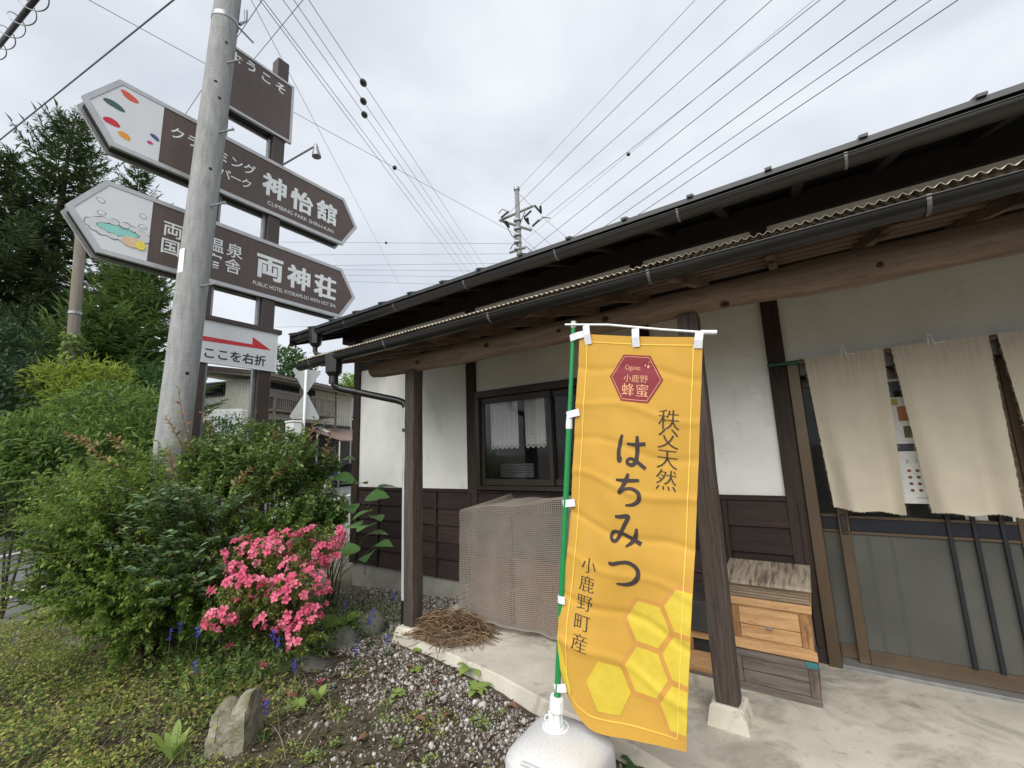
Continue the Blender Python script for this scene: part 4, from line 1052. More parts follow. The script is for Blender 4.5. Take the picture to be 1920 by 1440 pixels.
MB().box(HX0-.008, HX1+.008, HY-.012, HY+.41, .503, .548, .003).build('lower_band', NEWW, RB)
g = MB(); g.box(HX0-.004, HX1+.004, HY-.006, HY+.41, .549, .632, .003)
g.build('grooved_band', CRAT, RB)
for z in (.562, .578, .594, .610, .625): MB().box(HX0-.0045, HX1+.0045, HY-.011, HY-.0065, z-.0055, z+.0055, .002).build('groove_slat', CRAT, RB)
g = MB(); vs = [(x, y, z) for x in (HX0-.02, HX1+.022) for y, z in ((HY-.030, .634), (HY+.415, .668), (HY+.415, .688), (HY-.030, .654))]
g.add(vs, [(0, 1, 2, 3), (4, 7, 6, 5), (0, 4, 5, 1), (1, 5, 6, 2), (2, 6, 7, 3), (3, 7, 4, 0)])
o = g.build('weathered_plank', LIDM); tag(o, 'weathered grey plank with dark curving grain lying on top of the beehive stack', 'plank', 'beehive boxes stacked by the porch post')
# second hive half hidden behind post and banner
B2 = thing('brown_hive', 'low brown hive with a dark entrance slot half hidden behind the yellow banner', 'beehive box', (-.86, 3.5, 0), 'beehive boxes stacked by the porch post')
MB().box(-1.06, -.63, 3.33, 3.72, .003, .255, .003).build('box_body', NEWV, B2)
MB().box(-1.065, -.625, 3.30, 3.329, .003, .13, .003).build('front_plank', NEWW, B2); MB().box(-1.065, -.625, 3.30, 3.329, .215, .262, .003).build('top_rail', NEWW, B2)
MB().box(-1.065, -.80, 3.30, 3.329, .132, .213, .002).build('side_stile', NEWV, B2); MB().box(-.66, -.625, 3.30, 3.329, .132, .213, .002).build('side_stile', NEWV, B2)
MB().box(-.798, -.662, 3.318, 3.329, .132, .213).build('entrance_slot', HOLE, B2)
o = MB().box(-1.09, -.60, 3.28, 3.75, .264, .46, .006).build('covered_box', M_noise('dark_cover', (.05, .048, .045), .3, 6, .7, .2, 40)); tag(o, 'dark grey covered box on top of the brown hive behind the post', 'box')
o = MB().box(-1.10, -.59, 3.26, 3.76, -.0, .0025).build('hive_plinth', OLDW); o.location.z = .0005; tag(o, 'thin grey board lying under the brown hive', 'board')

# ================================================================== NETTED STACK
CARD = M_noise('cardboard', (0.30, 0.175, 0.115), 0.12, 5, 0.85, 0.1, 60, 0.2, c2=(0.27, 0.17, 0.12), c2lo=.5, c2hi=.8)
CARD2 = M_noise('pale_crate', (0.36, 0.215, 0.145), 0.12, 5, 0.85, 0.1, 60, 0.2)
GREYB = M_noise('grey_crate', (0.13, 0.13, 0.125), 0.25, 7, 0.7, 0.1, 60, 0.3, c2=(.24, .22, .2), c2lo=.5, c2hi=.75)
def crate(name, label, x0, x1, y0, y1, z0, z1, mat, cat='box'):
    B = thing(name, label, cat, ((x0+x1)/2, (y0+y1)/2, z0), 'boxes stacked under the netting')
    MB().box(x0, x1, y0, y1, z0, z1-.02, .006).build('box_side', mat, B); MB().box(x0-.008, x1+.008, y0-.008, y1+.008, z1-.019, z1, .004).build('box_lid', mat, B)
crate('storage_box', 'brown box under the netting, bottom left next to the twig heap', -2.79, -2.34, 3.30, 3.72, .002, .56, CARD)
crate('storage_box', 'pale brown box under the netting, bottom right beside the green pole', -2.27, -1.66, 3.29, 3.72, .002, .585, CARD2)
crate('grey_crate', 'dark grey crate under the netting, on the left brown box', -2.77, -2.31, 3.31, 3.72, .563, .93, GREYB, 'crate')
crate('grey_crate', 'grey crate under the netting, on the pale brown box', -2.285, -1.67, 3.30, 3.72, .588, 1.0, GREYB, 'crate')
NETM = M_noise('beige_net', (0.225, 0.195, 0.165), 0.15, 6, 0.8, 0.0, 50, 0.2, c2=(.20, .185, .165), c2lo=.5, c2hi=.75)
NX0, NX1 = -2.845, -1.60
def net(u, v):
    """v: 0 back edge of the top, .28 front upper edge, 1 hem"""
    x = NX0+(NX1-NX0)*u; ztop = .985+.12*min(1, max(0, u*1.3-.05))+.015*math.sin(u*9)
    zb = 1.078+.010*math.sin(u*17+1)+.018*math.sin(u*6+2.4)
    hem = .012+.07*max(0, min(1, (u-.05)/.25))*(1-u*.75)+.008*math.sin(u*23)
    if v < .25:
        t = v/.25; y = 3.70+(3.235-3.70)*t; z = zb+(ztop-zb)*t-.008*math.sin(PI*t)+.006*math.sin(u*15+t*3)
        x = x if u > .02 else x
        x += 1.1*max(0, .25-u)*(1-t)
    else:
        t = (v-.25)/.75; r = max(0, 1-t/.06); y = 3.215+.02*r*r+.026*math.sin(u*8+t*2)*(t+.2)+.012*math.sin(u*21+t*5)+.012*math.sin(u*34-t*3)*t*t+.02*mnoise.noise(Vector((u*4, t*4, 3)))-.03*t
        z = ztop+(hem-ztop)*t
        x += .02*math.sin(t*3)*(u-.5)
        x += .035*t*max(0, .3-u)
    return np.array([x, y, z])
def nrib(pts, wid, side):
    vs = []
    for i, p in enumerate(pts):
        t = pts[min(i+1, len(pts)-1)]-pts[max(i-1, 0)]; s = side(p, t); s = s/np.linalg.norm(s)*wid/2; vs += [p+s, p-s]
    return vs, [(2*i, 2*i+1, 2*i+3, 2*i+2) for i in range(len(pts)-1)]
NETT = thing('net_cover', 'grey beige mesh netting draped over a stack of boxes under the window', 'netting', (-2.2, 3.4, 0))
g = MB(); cell = .0165; nvl = int(1.45/cell); nul = int(1.25/cell)
for j in range(nvl+1):
    v = j/nvl; pts = [net(i/56, v) for i in range(57)]
    a, b = nrib(pts, .0066 if j < nvl else .018, lambda p, t: np.cross(t, [0, -1, 0.4])); g.add(a, b)
for i in range(nul+1):
    u = i/nul; pts = [net(u, j/64)+np.array([0, -.0007, .0003]) for j in range(65)]
    a, b = nrib(pts, .0058, lambda p, t: np.array([1.0, 0.05, 0])); g.add(a, b)
for sx, uu in ((NX0, 0.0), (NX1, 1.0)):      # the ends hang down the sides
    fr = [net(uu, .25+.75*j/24) for j in range(25)]
    for j in range(25):
        p = fr[j]; pts = [p+np.array([0, (3.70-p[1])*k/4, 0]) for k in range(5)]; a, b = nrib(pts, .008, lambda p, t: np.array([0, 0, 1.0])); g.add(a, b)
    for k in range(28):
        pts = [np.array([q[0], q[1]+(3.70-q[1])*(k+.5)/28, q[2]]) for q in fr]; a, b = nrib(pts, .007, lambda p, t: np.array([0, 1.0, 0])); g.add(a, b)
o = g.build('netting', NETM, NETT, recalc=False); o['kind'] = 'stuff'

# ================================================================== CURTAINS, CLIPS, POSTERS
NOREN = M_cloth('unbleached_linen', (0.70, 0.635, 0.505), .07, .22)
BAMB = M_noise('green_rod', (0.02, 0.10, 0.06), .2, 20, .4, .1, 60); COPP = M_plain('rod_sleeve', (0.16, 0.07, 0.04), .5)
RD = thing('curtain_rod', 'green rod with brown bands carrying the cloth door curtain', 'curtain rod', (1.0, 3.80, 2.12))
g = MB(); g.tube([(-.172, 3.80, 2.112), (2.4, 3.80, 2.112)], .013, 12); g.build('rod', BAMB, RD, True, True, R_(50))
for a in (.045, .535, 1.032): MB().tube([(a-.012, 3.80, 2.112), (a+.014, 3.80, 2.112)], .0175, 12).build('rod_sleeve', COPP, RD, True, True, R_(50))
g = MB(); g.box(-.13, -.10, 3.79, 3.84, 2.02, 2.13, .003); g.tube([(-.115, 3.80, 2.098), (-.112, 3.79, 2.06), (-.11, 3.78, 1.97)], .006, 6); g.build('rod_hook', HOLE, RD)
def noren(x0, x1, b0, b1, zb0, zb1, seed, label):
    r = random.Random(seed); ph = [r.random()*6 for _ in range(6)]
    def fn(u, v):
        rg = lambda q: .0045*mnoise.noise(Vector((q, v*38, seed)))+.003*mnoise.noise(Vector((q, v*110, seed))); e0 = x0+(b0-x0)*v+rg(1); e1 = x1+(b1-x1)*v+rg(5); x = e0+(e1-e0)*u
        z = 2.131+((zb0+(zb1-zb0)*u)-2.131)*v+.006*math.sin(u*11+ph[0])*v
        f = math.sin(u*2*PI*1.15+ph[1]+.3*math.sin(v*3))*(.040*v)*min(1, v*4)+math.sin(u*2*PI*2.6+ph[2]-v*1.2)*(.022*v*(1-.5*v))*min(1, v*4)
        pl = .0045*math.sin(u*70+ph[3]+4*math.sin(u*9))*math.exp(-v*7)
        y = 3.782-f*.75-.012*v+pl+.004*mnoise.noise(Vector((u*6, v*9, seed)))
        if v < .02: y = 3.783-(.003)+pl*.4
        return (x, y, z)
    T = thing('door_curtain', label, 'door curtain', ((x0+x1)/2, 3.79, 2.13), 'cloth door curtain panels on the green rod')
    g = MB(); g.grid(fn, 60, 90); o = g.build('cloth', NOREN, T, True, False)
    # loop over the rod
    lp = MB(); lp.grid(lambda u, v: (x0+(x1-x0)*u, 3.80-.0185*math.cos(v*PI)-.0, 2.112+.0195*math.sin(v*PI)), 24, 8); lp.grid(lambda u, v: (x0+(x1-x0)*u, 3.8185, 2.112-.05*v), 24, 2)
    lp.build('rod_loop', NOREN, T, True, False)
    fr = MB()
    for side in (0, 1):
        for k in range(300):
            v = r.random()*.97+.03; p = Vector(fn(side, v)); d = Vector(((1 if side else -1)*r.uniform(.3, 1), r.uniform(-.5, .3), r.uniform(-1.1, .5))).normalized()
            l = r.uniform(.006, .022); q = p+d*l*.6; e = q+Vector((d.x*.3, 0, -.8)).normalized()*l*.5; s = Vector((0, 0, 1)).cross(d); s = s.normalized()*.0010 if s.length > .01 else Vector((.0007, 0, 0))
            fr.add([p+s, p-s, q+s, q-s, e], [(0, 1, 3, 2), (2, 3, 4)])
    for k in range(130):
        u = r.random(); p = Vector(fn(u, 1)); l = r.uniform(.003, .011); s = Vector((.0007, 0, 0)); e = p+Vector((r.uniform(-.4, .4), -.1, -1)).normalized()*l; fr.add([p+s, p-s, e], [(0, 1, 2)])
    o = fr.build('frayed_edge', NOREN, T, recalc=False); o['kind'] = 'stuff'
noren(.066, .516, .112, .482, 1.055, 1.030, 1, 'unbleached cloth curtain panel nearest the dark door post')
noren(.556, 1.016, .608, .992, 1.048, 1.040, 2, 'unbleached cloth curtain panel in the middle of the doorway')
noren(1.052, 1.52, 1.10, 1.49, 1.05, 1.05, 3, 'unbleached cloth curtain panel cut off by the right picture edge')
for x, lb in ((.300, 'white plastic clip on the curtain panel nearest the door post'), (.752, 'white plastic clip on the middle curtain panel')):
    CP = thing('clip', lb, 'clip', (x, 3.775, 2.12), 'white clips on the curtain rod')
    for s in (-1, 1): MB().tube([(x+s*.004, 3.775, 2.178), (x+s*.010, 3.772, 2.150), (x+s*.015, 3.766, 2.118)], .0042, 6).build('clip_arm', WHITEPL, CP, True)
    g = MB(); g.tube([(x-.012, 3.776, 2.176), (x, 3.776, 2.181), (x+.012, 3.776, 2.176)], .007, 8); g.build('clip_head', WHITEPL, CP, True)
    g = MB(); g.tube([(x-.018, 3.768, 2.113), (x-.009, 3.768, 2.109)], .0055, 8); g.build('clip_foot', WHITEPL, CP, True)
    g = MB(); g.tube([(x+.008, 3.768, 2.116), (x+.048, 3.766, 2.122)], .0032, 6); g.tube([(x+.046, 3.768, 2.118), (x+.056, 3.768, 2.121)], .006, 8); g.build('clip_foot', WHITEPL, CP, True)
PAPER = M_plain('poster_paper', (.74, .75, .74), .7); PGREY = M_plain('poster_grey', (.26, .27, .27), .7)
def poster(label, x0, x1, z0, z1, mat, extra):
    T = thing('poster', label, 'poster', ((x0+x1)/2, 3.955, z0)); MB().box(x0, x1, 3.9245, 3.9265, z0, z1).build('sheet', mat, T)
    for nm, m_, a, b, c, d in extra: MB().box(a, b, 3.9225, 3.924, c, d).build(nm, m_, T)
    return T
POR = M_plain('poster_orange', (.40, .15, .05), .6); PGR = M_plain('poster_olive', (.13, .13, .045), .6); PYE = M_plain('poster_yellow', (.42, .40, .08), .6); PBL = M_plain('poster_blue', (.045, .055, .075), .5); PDK = M_plain('poster_dots', (.22, .07, .06), .7)
poster('price sheet with an orange and a green picture behind the door glass', .50, .78, 1.48, 1.80, PAPER, [('picture', POR, .55, .635, 1.635, 1.735), ('picture', PGR, .565, .70, 1.52, 1.60), ('yellow_mark', PYE, .515, .56, 1.745, 1.79), ('dark_mark', PDK, .60, .612, 1.765, 1.775), ('dark_mark', PDK, .62, .632, 1.765, 1.775)]
       + [('picture_tile', PYE, .585+.05*i, .62+.05*i, 1.53+.035*j, 1.555+.035*j) for i in (0, 1) for j in (0, 1)][:0])
T = poster('white sheet with a grid of brown dots behind the door glass', .495, .78, 1.085, 1.43, PAPER, [('text_line', PGREY, .64, .665, 1.405, 1.412), ('text_line', PGREY, .595, .64, 1.368, 1.371), ('text_line', PGREY, .595, .635, 1.358, 1.361), ('text_line', PGREY, .57, .68, 1.12, 1.124)])
for i in range(3):
    for j in range(4):
        g = MB(); cx, cz = .555+.042*i, 1.30-.043*j; g.add([(cx+.011*math.cos(t), 3.9238, cz+.010*math.sin(t)) for t in np.linspace(0, 2*PI, 11)[:-1]], [tuple(range(10))]); g.build('dot', PDK, T)
g = MB(); put_text(g, '8', .555, 1.362, .026, lambda a, b, l: (a, 3.9236, b), 0, None); g.build('lettering', PGREY, T, recalc=False)
poster('dark blue picture card at the top of the door glass', .47, .80, 1.845, 1.93, PBL, [('white_strip', PAPER, .47, .80, 1.912, 1.928)])
o = MB().box(.35, .99, 3.9245, 3.9265, 1.435, 1.475).build('notice_strip', PBL); tag(o, 'dark strip between the two sheets behind the door glass', 'notice')
for x0, x1, lb in ((.78, .88, 'small white notice behind the door glass under the middle curtain panel'), (.985, 1.06, 'small white notice at the right edge behind the door glass')):
    T = thing('notice', lb, 'notice', (x0, 3.94, 1.0)); MB().box(x0, x1, 3.9245, 3.9265, .9935, 1.04).build('sheet', PAPER, T); MB().box(x0+.012, x1-.03, 3.9225, 3.924, 1.018, 1.022).build('text_line', LETBK, T)
# lace half curtains
LACE = NT('white_lace'); bs_ = LACE.bsdf((.84, .85, .84), .9); tl_ = LACE.n('BsdfTranslucent'); tl_.inputs['Color'].default_value = (.6, .6, .6, 1); tp_ = LACE.n('BsdfTransparent')
m1 = LACE.n('MixShader'); m1.inputs[0].default_value = .25; LACE.l(bs_.outputs[0], m1.inputs[1]); LACE.l(tl_.outputs[0], m1.inputs[2]); m2 = LACE.n('MixShader'); m2.inputs[0].default_value = .08
LACE.l(m1.outputs[0], m2.inputs[1]); LACE.l(tp_.outputs[0], m2.inputs[2]); LACE = LACE.fin(m2)
LACE2 = M_cloth('lace_trim', (.84, .85, .83), .03, .3)
YC = 3.945
for x0, x1, lb in ((-2.985, -2.60, 'left white lace half curtain behind the window glass'), (-2.515, -2.255, 'right white lace half curtain behind the window glass')):
    T = thing('lace_curtain', lb, 'curtain', ((x0+x1)/2, YC, 1.55), 'lace half curtains in the window'); w = x1-x0; ns = max(3, round(w/.062)); zt, zl = 2.095, 1.60
    fy = lambda u, v: YC+.012*math.sin(u*w*95+.6*v)*(.5+.5*v)
    g = MB(); g.grid(lambda u, v: (x0+w*u, fy(u, v), zt+(zl-zt)*v), 64, 16); g.build('sheer_cloth', LACE, T, True, False)
    g = MB()
    for (za, zb) in ((1.735, 1.722), (1.652, 1.640), (2.096, 2.075)): g.grid(lambda u, v: (x0+w*u, fy(u, .8)-.002, za+(zb-za)*v), 64, 1)
    for zc, rr in ((1.712, .021), (1.598, .026)):
        for i in range(ns):
            c = (i+.5)/ns
            for r0, r1 in ((rr, rr*.72), (rr*.45, rr*.2)):
                n = 16; vs = []
                for k in range(n+1):
                    t = 2*PI*k/n
                    for r in (r0, r1): uu = c+r*1.18*math.cos(t)/w; vs.append((x0+w*uu, fy(uu, .9)-.003, zc+r*math.sin(t)))
                g.add(vs, [(2*k, 2*k+1, 2*k+3, 2*k+2) for k in range(n)])
            for k in range(7):
                t = PI+PI*(k+.5)/7; uu = c+.031*math.cos(t)/w; g.add([(x0+w*uu+.007*math.cos(q), fy(uu, .9)-.0035, zc+.031*math.sin(t)+.007*math.sin(q)) for q in np.linspace(0, 2*PI, 7)[:-1]], [tuple(range(6))])
    o = g.build('lace_trim', LACE2, T, recalc=False); o['kind'] = 'stuff'
pa, pb = on_plane(938, 895, (0, 4.3, 0), (0, 1, 0)), on_plane(1000, 868, (0, 4.3, 0), (0, 1, 0))
T = thing('slatted_panel', 'pale slatted panel seen dimly behind the left window pane', 'blind', (pa[0], 4.3, pa[2]))
PALEP = M_plain('pale_panel', (.13, .14, .145), .7); hz_ = (pb[2]-pa[2])/6
for k in range(6): MB().box(pa[0], pb[0], 4.3, 4.32, pa[2]+hz_*k, pa[2]+hz_*(k+.86), .003).build('slat', PALEP, T)

# ================================================================== STONES, HEAP, LITTER
def rock(name, label, c, s, seed, mat, cat='rock', sub=3, amp=.25):
    bm = bmesh.new(); bmesh.ops.create_icosphere(bm, subdivisions=sub, radius=1)
    for v in bm.verts:
        p = v.co.copy(); k = 1+amp*mnoise.noise(p*1.3+Vector((seed*7.1, 0, 0)))+amp*.4*mnoise.noise(p*3.5+Vector((0, seed*3.3, 0))); v.co = Vector((p.x*k*s[0], p.y*k*s[1], p.z*k*s[2]))+Vector(c)
    v = [q.co.copy() for q in bm.verts]; f = [tuple(q.index for q in p.verts) for p in bm.faces]; bm.free()
    o = bpy.data.objects.new(name, None)
    me = build(name, [(p.x-c[0], p.y-c[1], p.z-c[2]) for p in v], f, mat, None, True, None, False); bpy.data.objects.remove(o); me.location = c; me.name = name
    return tag(me, label, cat)
ROCKM = M_noise('garden_rock', (.115, .115, .105), .3, 8, .9, .6, 30, .2, c2=(.17, .17, .13), c2lo=.5, c2hi=.7, c2scale=6)
rock('garden_rock', 'dark rounded rock in front of the porch post among grass blades', (-3.60, 2.52, -.13), (.17, .15, .15), 1, ROCKM)
rock('garden_rock', 'dark rock behind the grass blades near the drainpipe', (-3.62, 2.82, -.10), (.17, .16, .17), 2, ROCKM)
rock('garden_rock', 'flat dark rock under the azalea flowers by the gravel', (-3.48, 2.13, -.15), (.24, .17, .11), 3, ROCKM)
STM = M_noise('old_concrete_block', (.27, .25, .20), .35, 9, .95, .9, 26, .15, c2=(.12, .125, .055), c2lo=.46, c2hi=.62, c2scale=6, bd=.02)
bm = bmesh.new(); NXs, NZs = 10, 16
sv = []; sc = np.array([-2.90, 1.33, -.17])
def stone_pt(side, t, z):
    tap = 1-.20*max(0, min(1, z/.42)); hx, hy = .118*tap, .105*tap
    a = t*2-1
    p = [(hx, a*hy), (-a*hx, hy), (-hx, -a*hy), (a*hx, -hy)][side]
    an = R_(34); x, y = p[0]*math.cos(an)-p[1]*math.sin(an), p[0]*math.sin(an)+p[1]*math.cos(an)
    k = 1+.10*mnoise.noise(Vector((x*14, y*14, z*11)))+.05*mnoise.noise(Vector((x*40, y*40, z*35)))
    return x*k, y*k
ring = []
def topz(x, y):
    q_ = mnoise.noise(Vector((x*30, y*30, 0)))
    return .285+.085*math.exp(-(((x-.055)/.05)**2+((y-.035)/.06)**2)**2)+.035*math.exp(-(((x+.055)/.04)**2+((y+.02)/.05)**2)**2)+.030*math.exp(-(((x-.02)/.03)**2+((y+.06)/.03)**2)**2)+.010*q_
M_ = 10
vs = []; 
for j in range(NZs+1):
    for s in range(4):
        for i in range(M_):
            x, y = stone_pt(s, i/M_, .42*j/NZs); zt = topz(x*.9, y*.9); vs.append((sc[0]+x, sc[1]+y, sc[2]+zt*j/NZs))
kk = 4*M_; fs = [(j*kk+i, j*kk+(i+1) % kk, (j+1)*kk+(i+1) % kk, (j+1)*kk+i) for j in range(NZs) for i in range(kk)]
lvl = NZs*kk; prev = list(range(lvl, lvl+kk)); nst = 7
for q in range(1, nst+1):
    b0 = len(vs); f_ = 1-q/nst
    for i in range(kk):
        x, y = vs[lvl+i][0]-sc[0], vs[lvl+i][1]-sc[1]; x *= max(f_, .01); y *= max(f_, .01); vs.append((sc[0]+x, sc[1]+y, sc[2]+topz(x*.9, y*.9)))
    cur = list(range(b0, b0+kk)); fs += [(prev[i], prev[(i+1) % kk], cur[(i+1) % kk], cur[i]) for i in range(kk)]; prev = cur
o = build('stone_block', [tuple(np.array(p)-sc) for p in vs], fs, STM, None, True); o.location = sc; o.data.set_sharp_from_angle(angle=R_(38)); tag(o, 'broken mossy stone block standing in the gravel', 'stone block')
TWIG = M_leaf('dry_twigs', [(.075, .045, .028), (.15, .095, .055), (.26, .18, .11), (.10, .06, .038)], 0.0, .9, .1)
g = MB(); hc = np.array([-2.72, 2.93, .0])
for k in range(620):
    a = random.uniform(0, 2*PI); r = .36*math.sqrt(random.random()); zc = .17*(1-(r/.38)**2)*random.uniform(.15, 1.05)
    p = hc+np.array([r*math.cos(a)*1.05, r*math.sin(a)*.72, max(.004, zc)]); an = random.gauss(.5, .9); l = random.uniform(.10, .34); cv = random.uniform(-1.6, 1.6)
    pts = []
    for t in np.linspace(-.5, .5, 6):
        aa = an+cv*t; q = p+np.array([math.cos(aa)*l*t, math.sin(aa)*l*t*.8, .03*math.sin(PI*(t+.5))*random.uniform(.2, 1)]); 
        rr2 = math.hypot((q[0]-hc[0])/1.05, (q[1]-hc[1])/.8); q[2] = max(.004, min(q[2], .20*(1-(rr2/.42)**2)+.01)) if rr2 < .42 else .004; pts.append(q)
    g.tube(pts, [.0022, .003, .003, .0028, .002, .0012] if random.random() < .8 else .0045, 4, False)
o = g.build('twig_heap', TWIG, None, False, False); o['kind'] = 'stuff'; o['label'] = 'heap of dry brown twigs and stems beside the porch post'
DEADL = M_leaf('dead_leaf', [(.20, .085, .045), (.28, .14, .085), (.16, .09, .055), (.33, .21, .14)], .1, .7, .2)
def dead_leaf(c, L, an, label):
    P = np.array([[0, 0, 0.]]); V, F = leafmass(P, [[math.cos(an), math.sin(an), .12]], [[.2, 0, 1]], L, .5, T_OVAL, 2.2); V[:, 2] += .004-V[:, 2].min()
    o = build_np('fallen_leaf', V, F, DEADL); o.location = c; return tag(o, label, 'fallen leaf', 'fallen brown leaves on the gravel')
for (px, py), L, an, lb in (((795, 1205), .17, .6, 'large curled russet leaf at the foot of the porch post'), ((776, 1358), .085, .2, 'russet fallen leaf in the gravel, nearest the middle of the weeds'), ((670, 1398), .07, 1.2, 'pinkish brown fallen leaf near the bottom edge right of the stone block'), ((832, 1355), .06, 1.9, 'pale brown fallen leaf beside the white pebbles'), ((760, 1258), .075, .3, 'reddish fallen leaf in the white gravel in front of the porch post'), ((815, 1290), .07, 2.2, 'dull brown fallen leaf in the middle of the gravel'), ((950, 1330), .085, .1, 'round pale dead leaf next to the white tank')):
    p = at_z(px, py, -.085); p[2] = gz(p[0], p[1])+.012; dead_leaf(p, L, an, lb)
# ================================================================== PLANTS NEAR THE SHOP
LF_FINE = M_leaf('fine_bush_leaf', [(.034, .074, .020), (.078, .150, .030), (.145, .235, .042), (.29, .37, .075)], .38, .45, .35)
LF_DEEP = M_leaf('glossy_bush_leaf', [(.045, .098, .030), (.085, .155, .042), (.135, .215, .055), (.22, .29, .075)], .32, .36, .4)
LF_LIME = M_leaf('lime_leaf', [(.10, .19, .035), (.16, .27, .05), (.22, .33, .07)], .42, .5, .3)
LF_RED = M_leaf('young_red_leaf', [(.27, .09, .045), (.34, .16, .075), (.20, .21, .06), (.38, .26, .13), (.15, .22, .055)], .40, .4, .4)
LF_AZ = M_leaf('azalea_leaf', [(.035, .075, .02), (.09, .15, .035), (.20, .26, .06), (.32, .34, .09)], .3, .5, .3)
LF_BIG = M_leaf('broad_leaf', [(.035, .10, .03), (.055, .14, .04), (.10, .21, .06)], .35, .42, .35)
LF_WEED = M_leaf('weed_leaf', [(.10, .17, .04), (.20, .28, .065), (.32, .37, .09), (.44, .42, .11), (.34, .26, .11), (.17, .25, .055)], .35, .6, .25)
LF_SPROUT = M_leaf('sprout_leaf', [(.17, .28, .06), (.26, .37, .09), (.34, .43, .13)], .4, .5, .3)
LF_GRASS = M_leaf('grass_blade', [(.06, .12, .03), (.13, .18, .05), (.24, .22, .11), (.32, .28, .17)], .3, .6, .25)
STEM = M_noise('woody_stem', (.085, .06, .045), .3, 20, .85, .2, 80, .2)
STEMG = M_noise('green_stem', (.08, .12, .04), .3, 20, .7, .1, 80, .3)
STEMR = M_noise('red_stem', (.16, .06, .04), .3, 20, .6, .1, 80, .3)

def bush(blobs, root, n, per, L, w, up=.35, T=T_TRI, droop=.25, out=.9, rough=.25):
    """shoots from inside each blob to its skin, leaves along the outer part; returns leaf mass and stem lines"""
    C = np.array([b[0] for b in blobs]); Rr = np.array([b[1] for b in blobs]); wt = Rr**2; wt /= wt.sum()
    k = rng.choice(len(blobs), n, p=wt); d = rdir(n, up)
    rad = Rr[k]*(out+rng.uniform(-rough, .22, n)); sq = np.array([b[2] if len(b) > 2 else .85 for b in blobs])[k]
    off = d*rad[:, None]; off[:, 2] *= sq
    E = C[k]+off; A = C[k]*.75+np.array(root)*.25; A = A+(E-A)*.35
    mid = (A+E)/2+rng.normal(size=(n, 3))*.04; mid[:, 2] += .10*rad
    t = (np.arange(per)+rng.random((n, per)))/per*.95+.05
    t = t[:, :, None]; P = (1-t)**2*A[:, None]+2*t*(1-t)*mid[:, None]+t*t*E[:, None]
    tan = 2*(1-t)*(mid-A)[:, None]+2*t*(E-mid)[:, None]; tan /= np.linalg.norm(tan, axis=2, keepdims=True)
    side = rng.normal(size=(n, per, 3)); side -= (side*tan).sum(2, keepdims=True)*tan; side /= np.linalg.norm(side, axis=2, keepdims=True)
    D = tan*.55+side*.9; D[:, :, 2] -= droop*.4; N = np.array([0, 0, 1.0])+rng.normal(size=(n, per, 3))*.45+side*.15
    P = P.reshape(-1, 3); keep = P[:, 2] > -.17
    LL = L*rng.uniform(.6, 1.25, len(P))
    return leafmass(P[keep], D.reshape(-1, 3)[keep], N.reshape(-1, 3)[keep], LL[keep], w, T), (A, mid, E)
def stems(lines, root, name, parent, mat, r=.006, every=3, base=True):
    A, M, E = lines; g = MB()
    for i in range(0, len(A), every):
        g.tube([A[i], M[i], E[i]], [r*.8, r*.5, r*.25], 4, False)
    if base:
        rt = Vector([float(q) for q in root])
        for i in range(0, len(A), every*4):
            m_ = (Vector(A[i])+rt)/2+Vector((0, 0, .05)); g.tube([rt+Vector((random.uniform(-.06, .06), random.uniform(-.06, .06), 0)), m_, A[i]], [r*1.6, r*1.2, r*.8], 5, False)
    o = g.build(name, mat, parent, False, False); o['kind'] = 'stuff'; return o
def B_(px, py, d, r, s=.85): return (at(px, py, d), r, s)

# fine-leaved bush sweeping out to the left of the concrete pole
FB = thing('fine_leaved_bush', 'big loose green bush with fine leaves sweeping left in front of the concrete pole', 'bush', (-5.0, 1.6, -.2))
root = (-5.0, 1.55, -.2)
bl = [B_(150, 985, 5.4, .44, .7), B_(230, 970, 5.2, .55), B_(330, 1085, 4.85, .50), B_(200, 1095, 5.1, .50), B_(420, 960, 5.05, .46), B_(300, 890, 5.5, .42),
      B_(420, 1140, 4.7, .36), B_(250, 1150, 5.0, .42), B_(110, 1075, 5.3, .28, .6), B_(520, 1000, 4.85, .35), B_(150, 900, 5.9, .36, .7), B_(470, 1060, 4.6, .34)]
m1_, ln = bush(bl, root, 1250, 44, .043, .48, .15, T_TRI, .3)
o = build_np('foliage', *m1_, LF_FINE, FB); o['kind'] = 'stuff'; stems(ln, root, 'stems', FB, STEM)
# feathery sprays reaching over the road edge
Ps, Ds, Ns = [], [], []; g = MB()
for k in range(60):
    s = at(random.uniform(60, 330), random.uniform(900, 1130), random.uniform(4.9, 5.5)); az = R_(random.uniform(185, 262)); el = random.uniform(-.05, .30); l = random.uniform(.4, .85)
    dd = np.array([math.cos(az)*math.cos(el), math.sin(az)*math.cos(el), math.sin(el)]); pts = [s+dd*l*t+np.array([0, 0, -.28*l*t*t]) for t in np.linspace(0, 1, 7)]
    g.tube(pts, [.004, .0035, .003, .0025, .002, .0015, .001], 4, False)
    for t in np.linspace(.1, 1, 34):
        p = s+dd*l*t+np.array([0, 0, -.28*l*t*t]); sd_ = np.cross(dd, [0, 0, 1]); sd_ /= np.linalg.norm(sd_)
        for sg in (-1, 1): Ps.append(p); Ds.append(dd*.6+sd_*sg+rng.normal(size=3)*.25); Ns.append(np.array([0, 0, 1])+rng.normal(size=3)*.35)
o = build_np('spray_leaves', *leafmass(Ps, Ds, Ns, .040*rng.uniform(.7, 1.2, len(Ps)), .46), LF_FINE, FB); o['kind'] = 'stuff'
o = g.build('spray_stems', STEM, FB, False, False); o['kind'] = 'stuff'

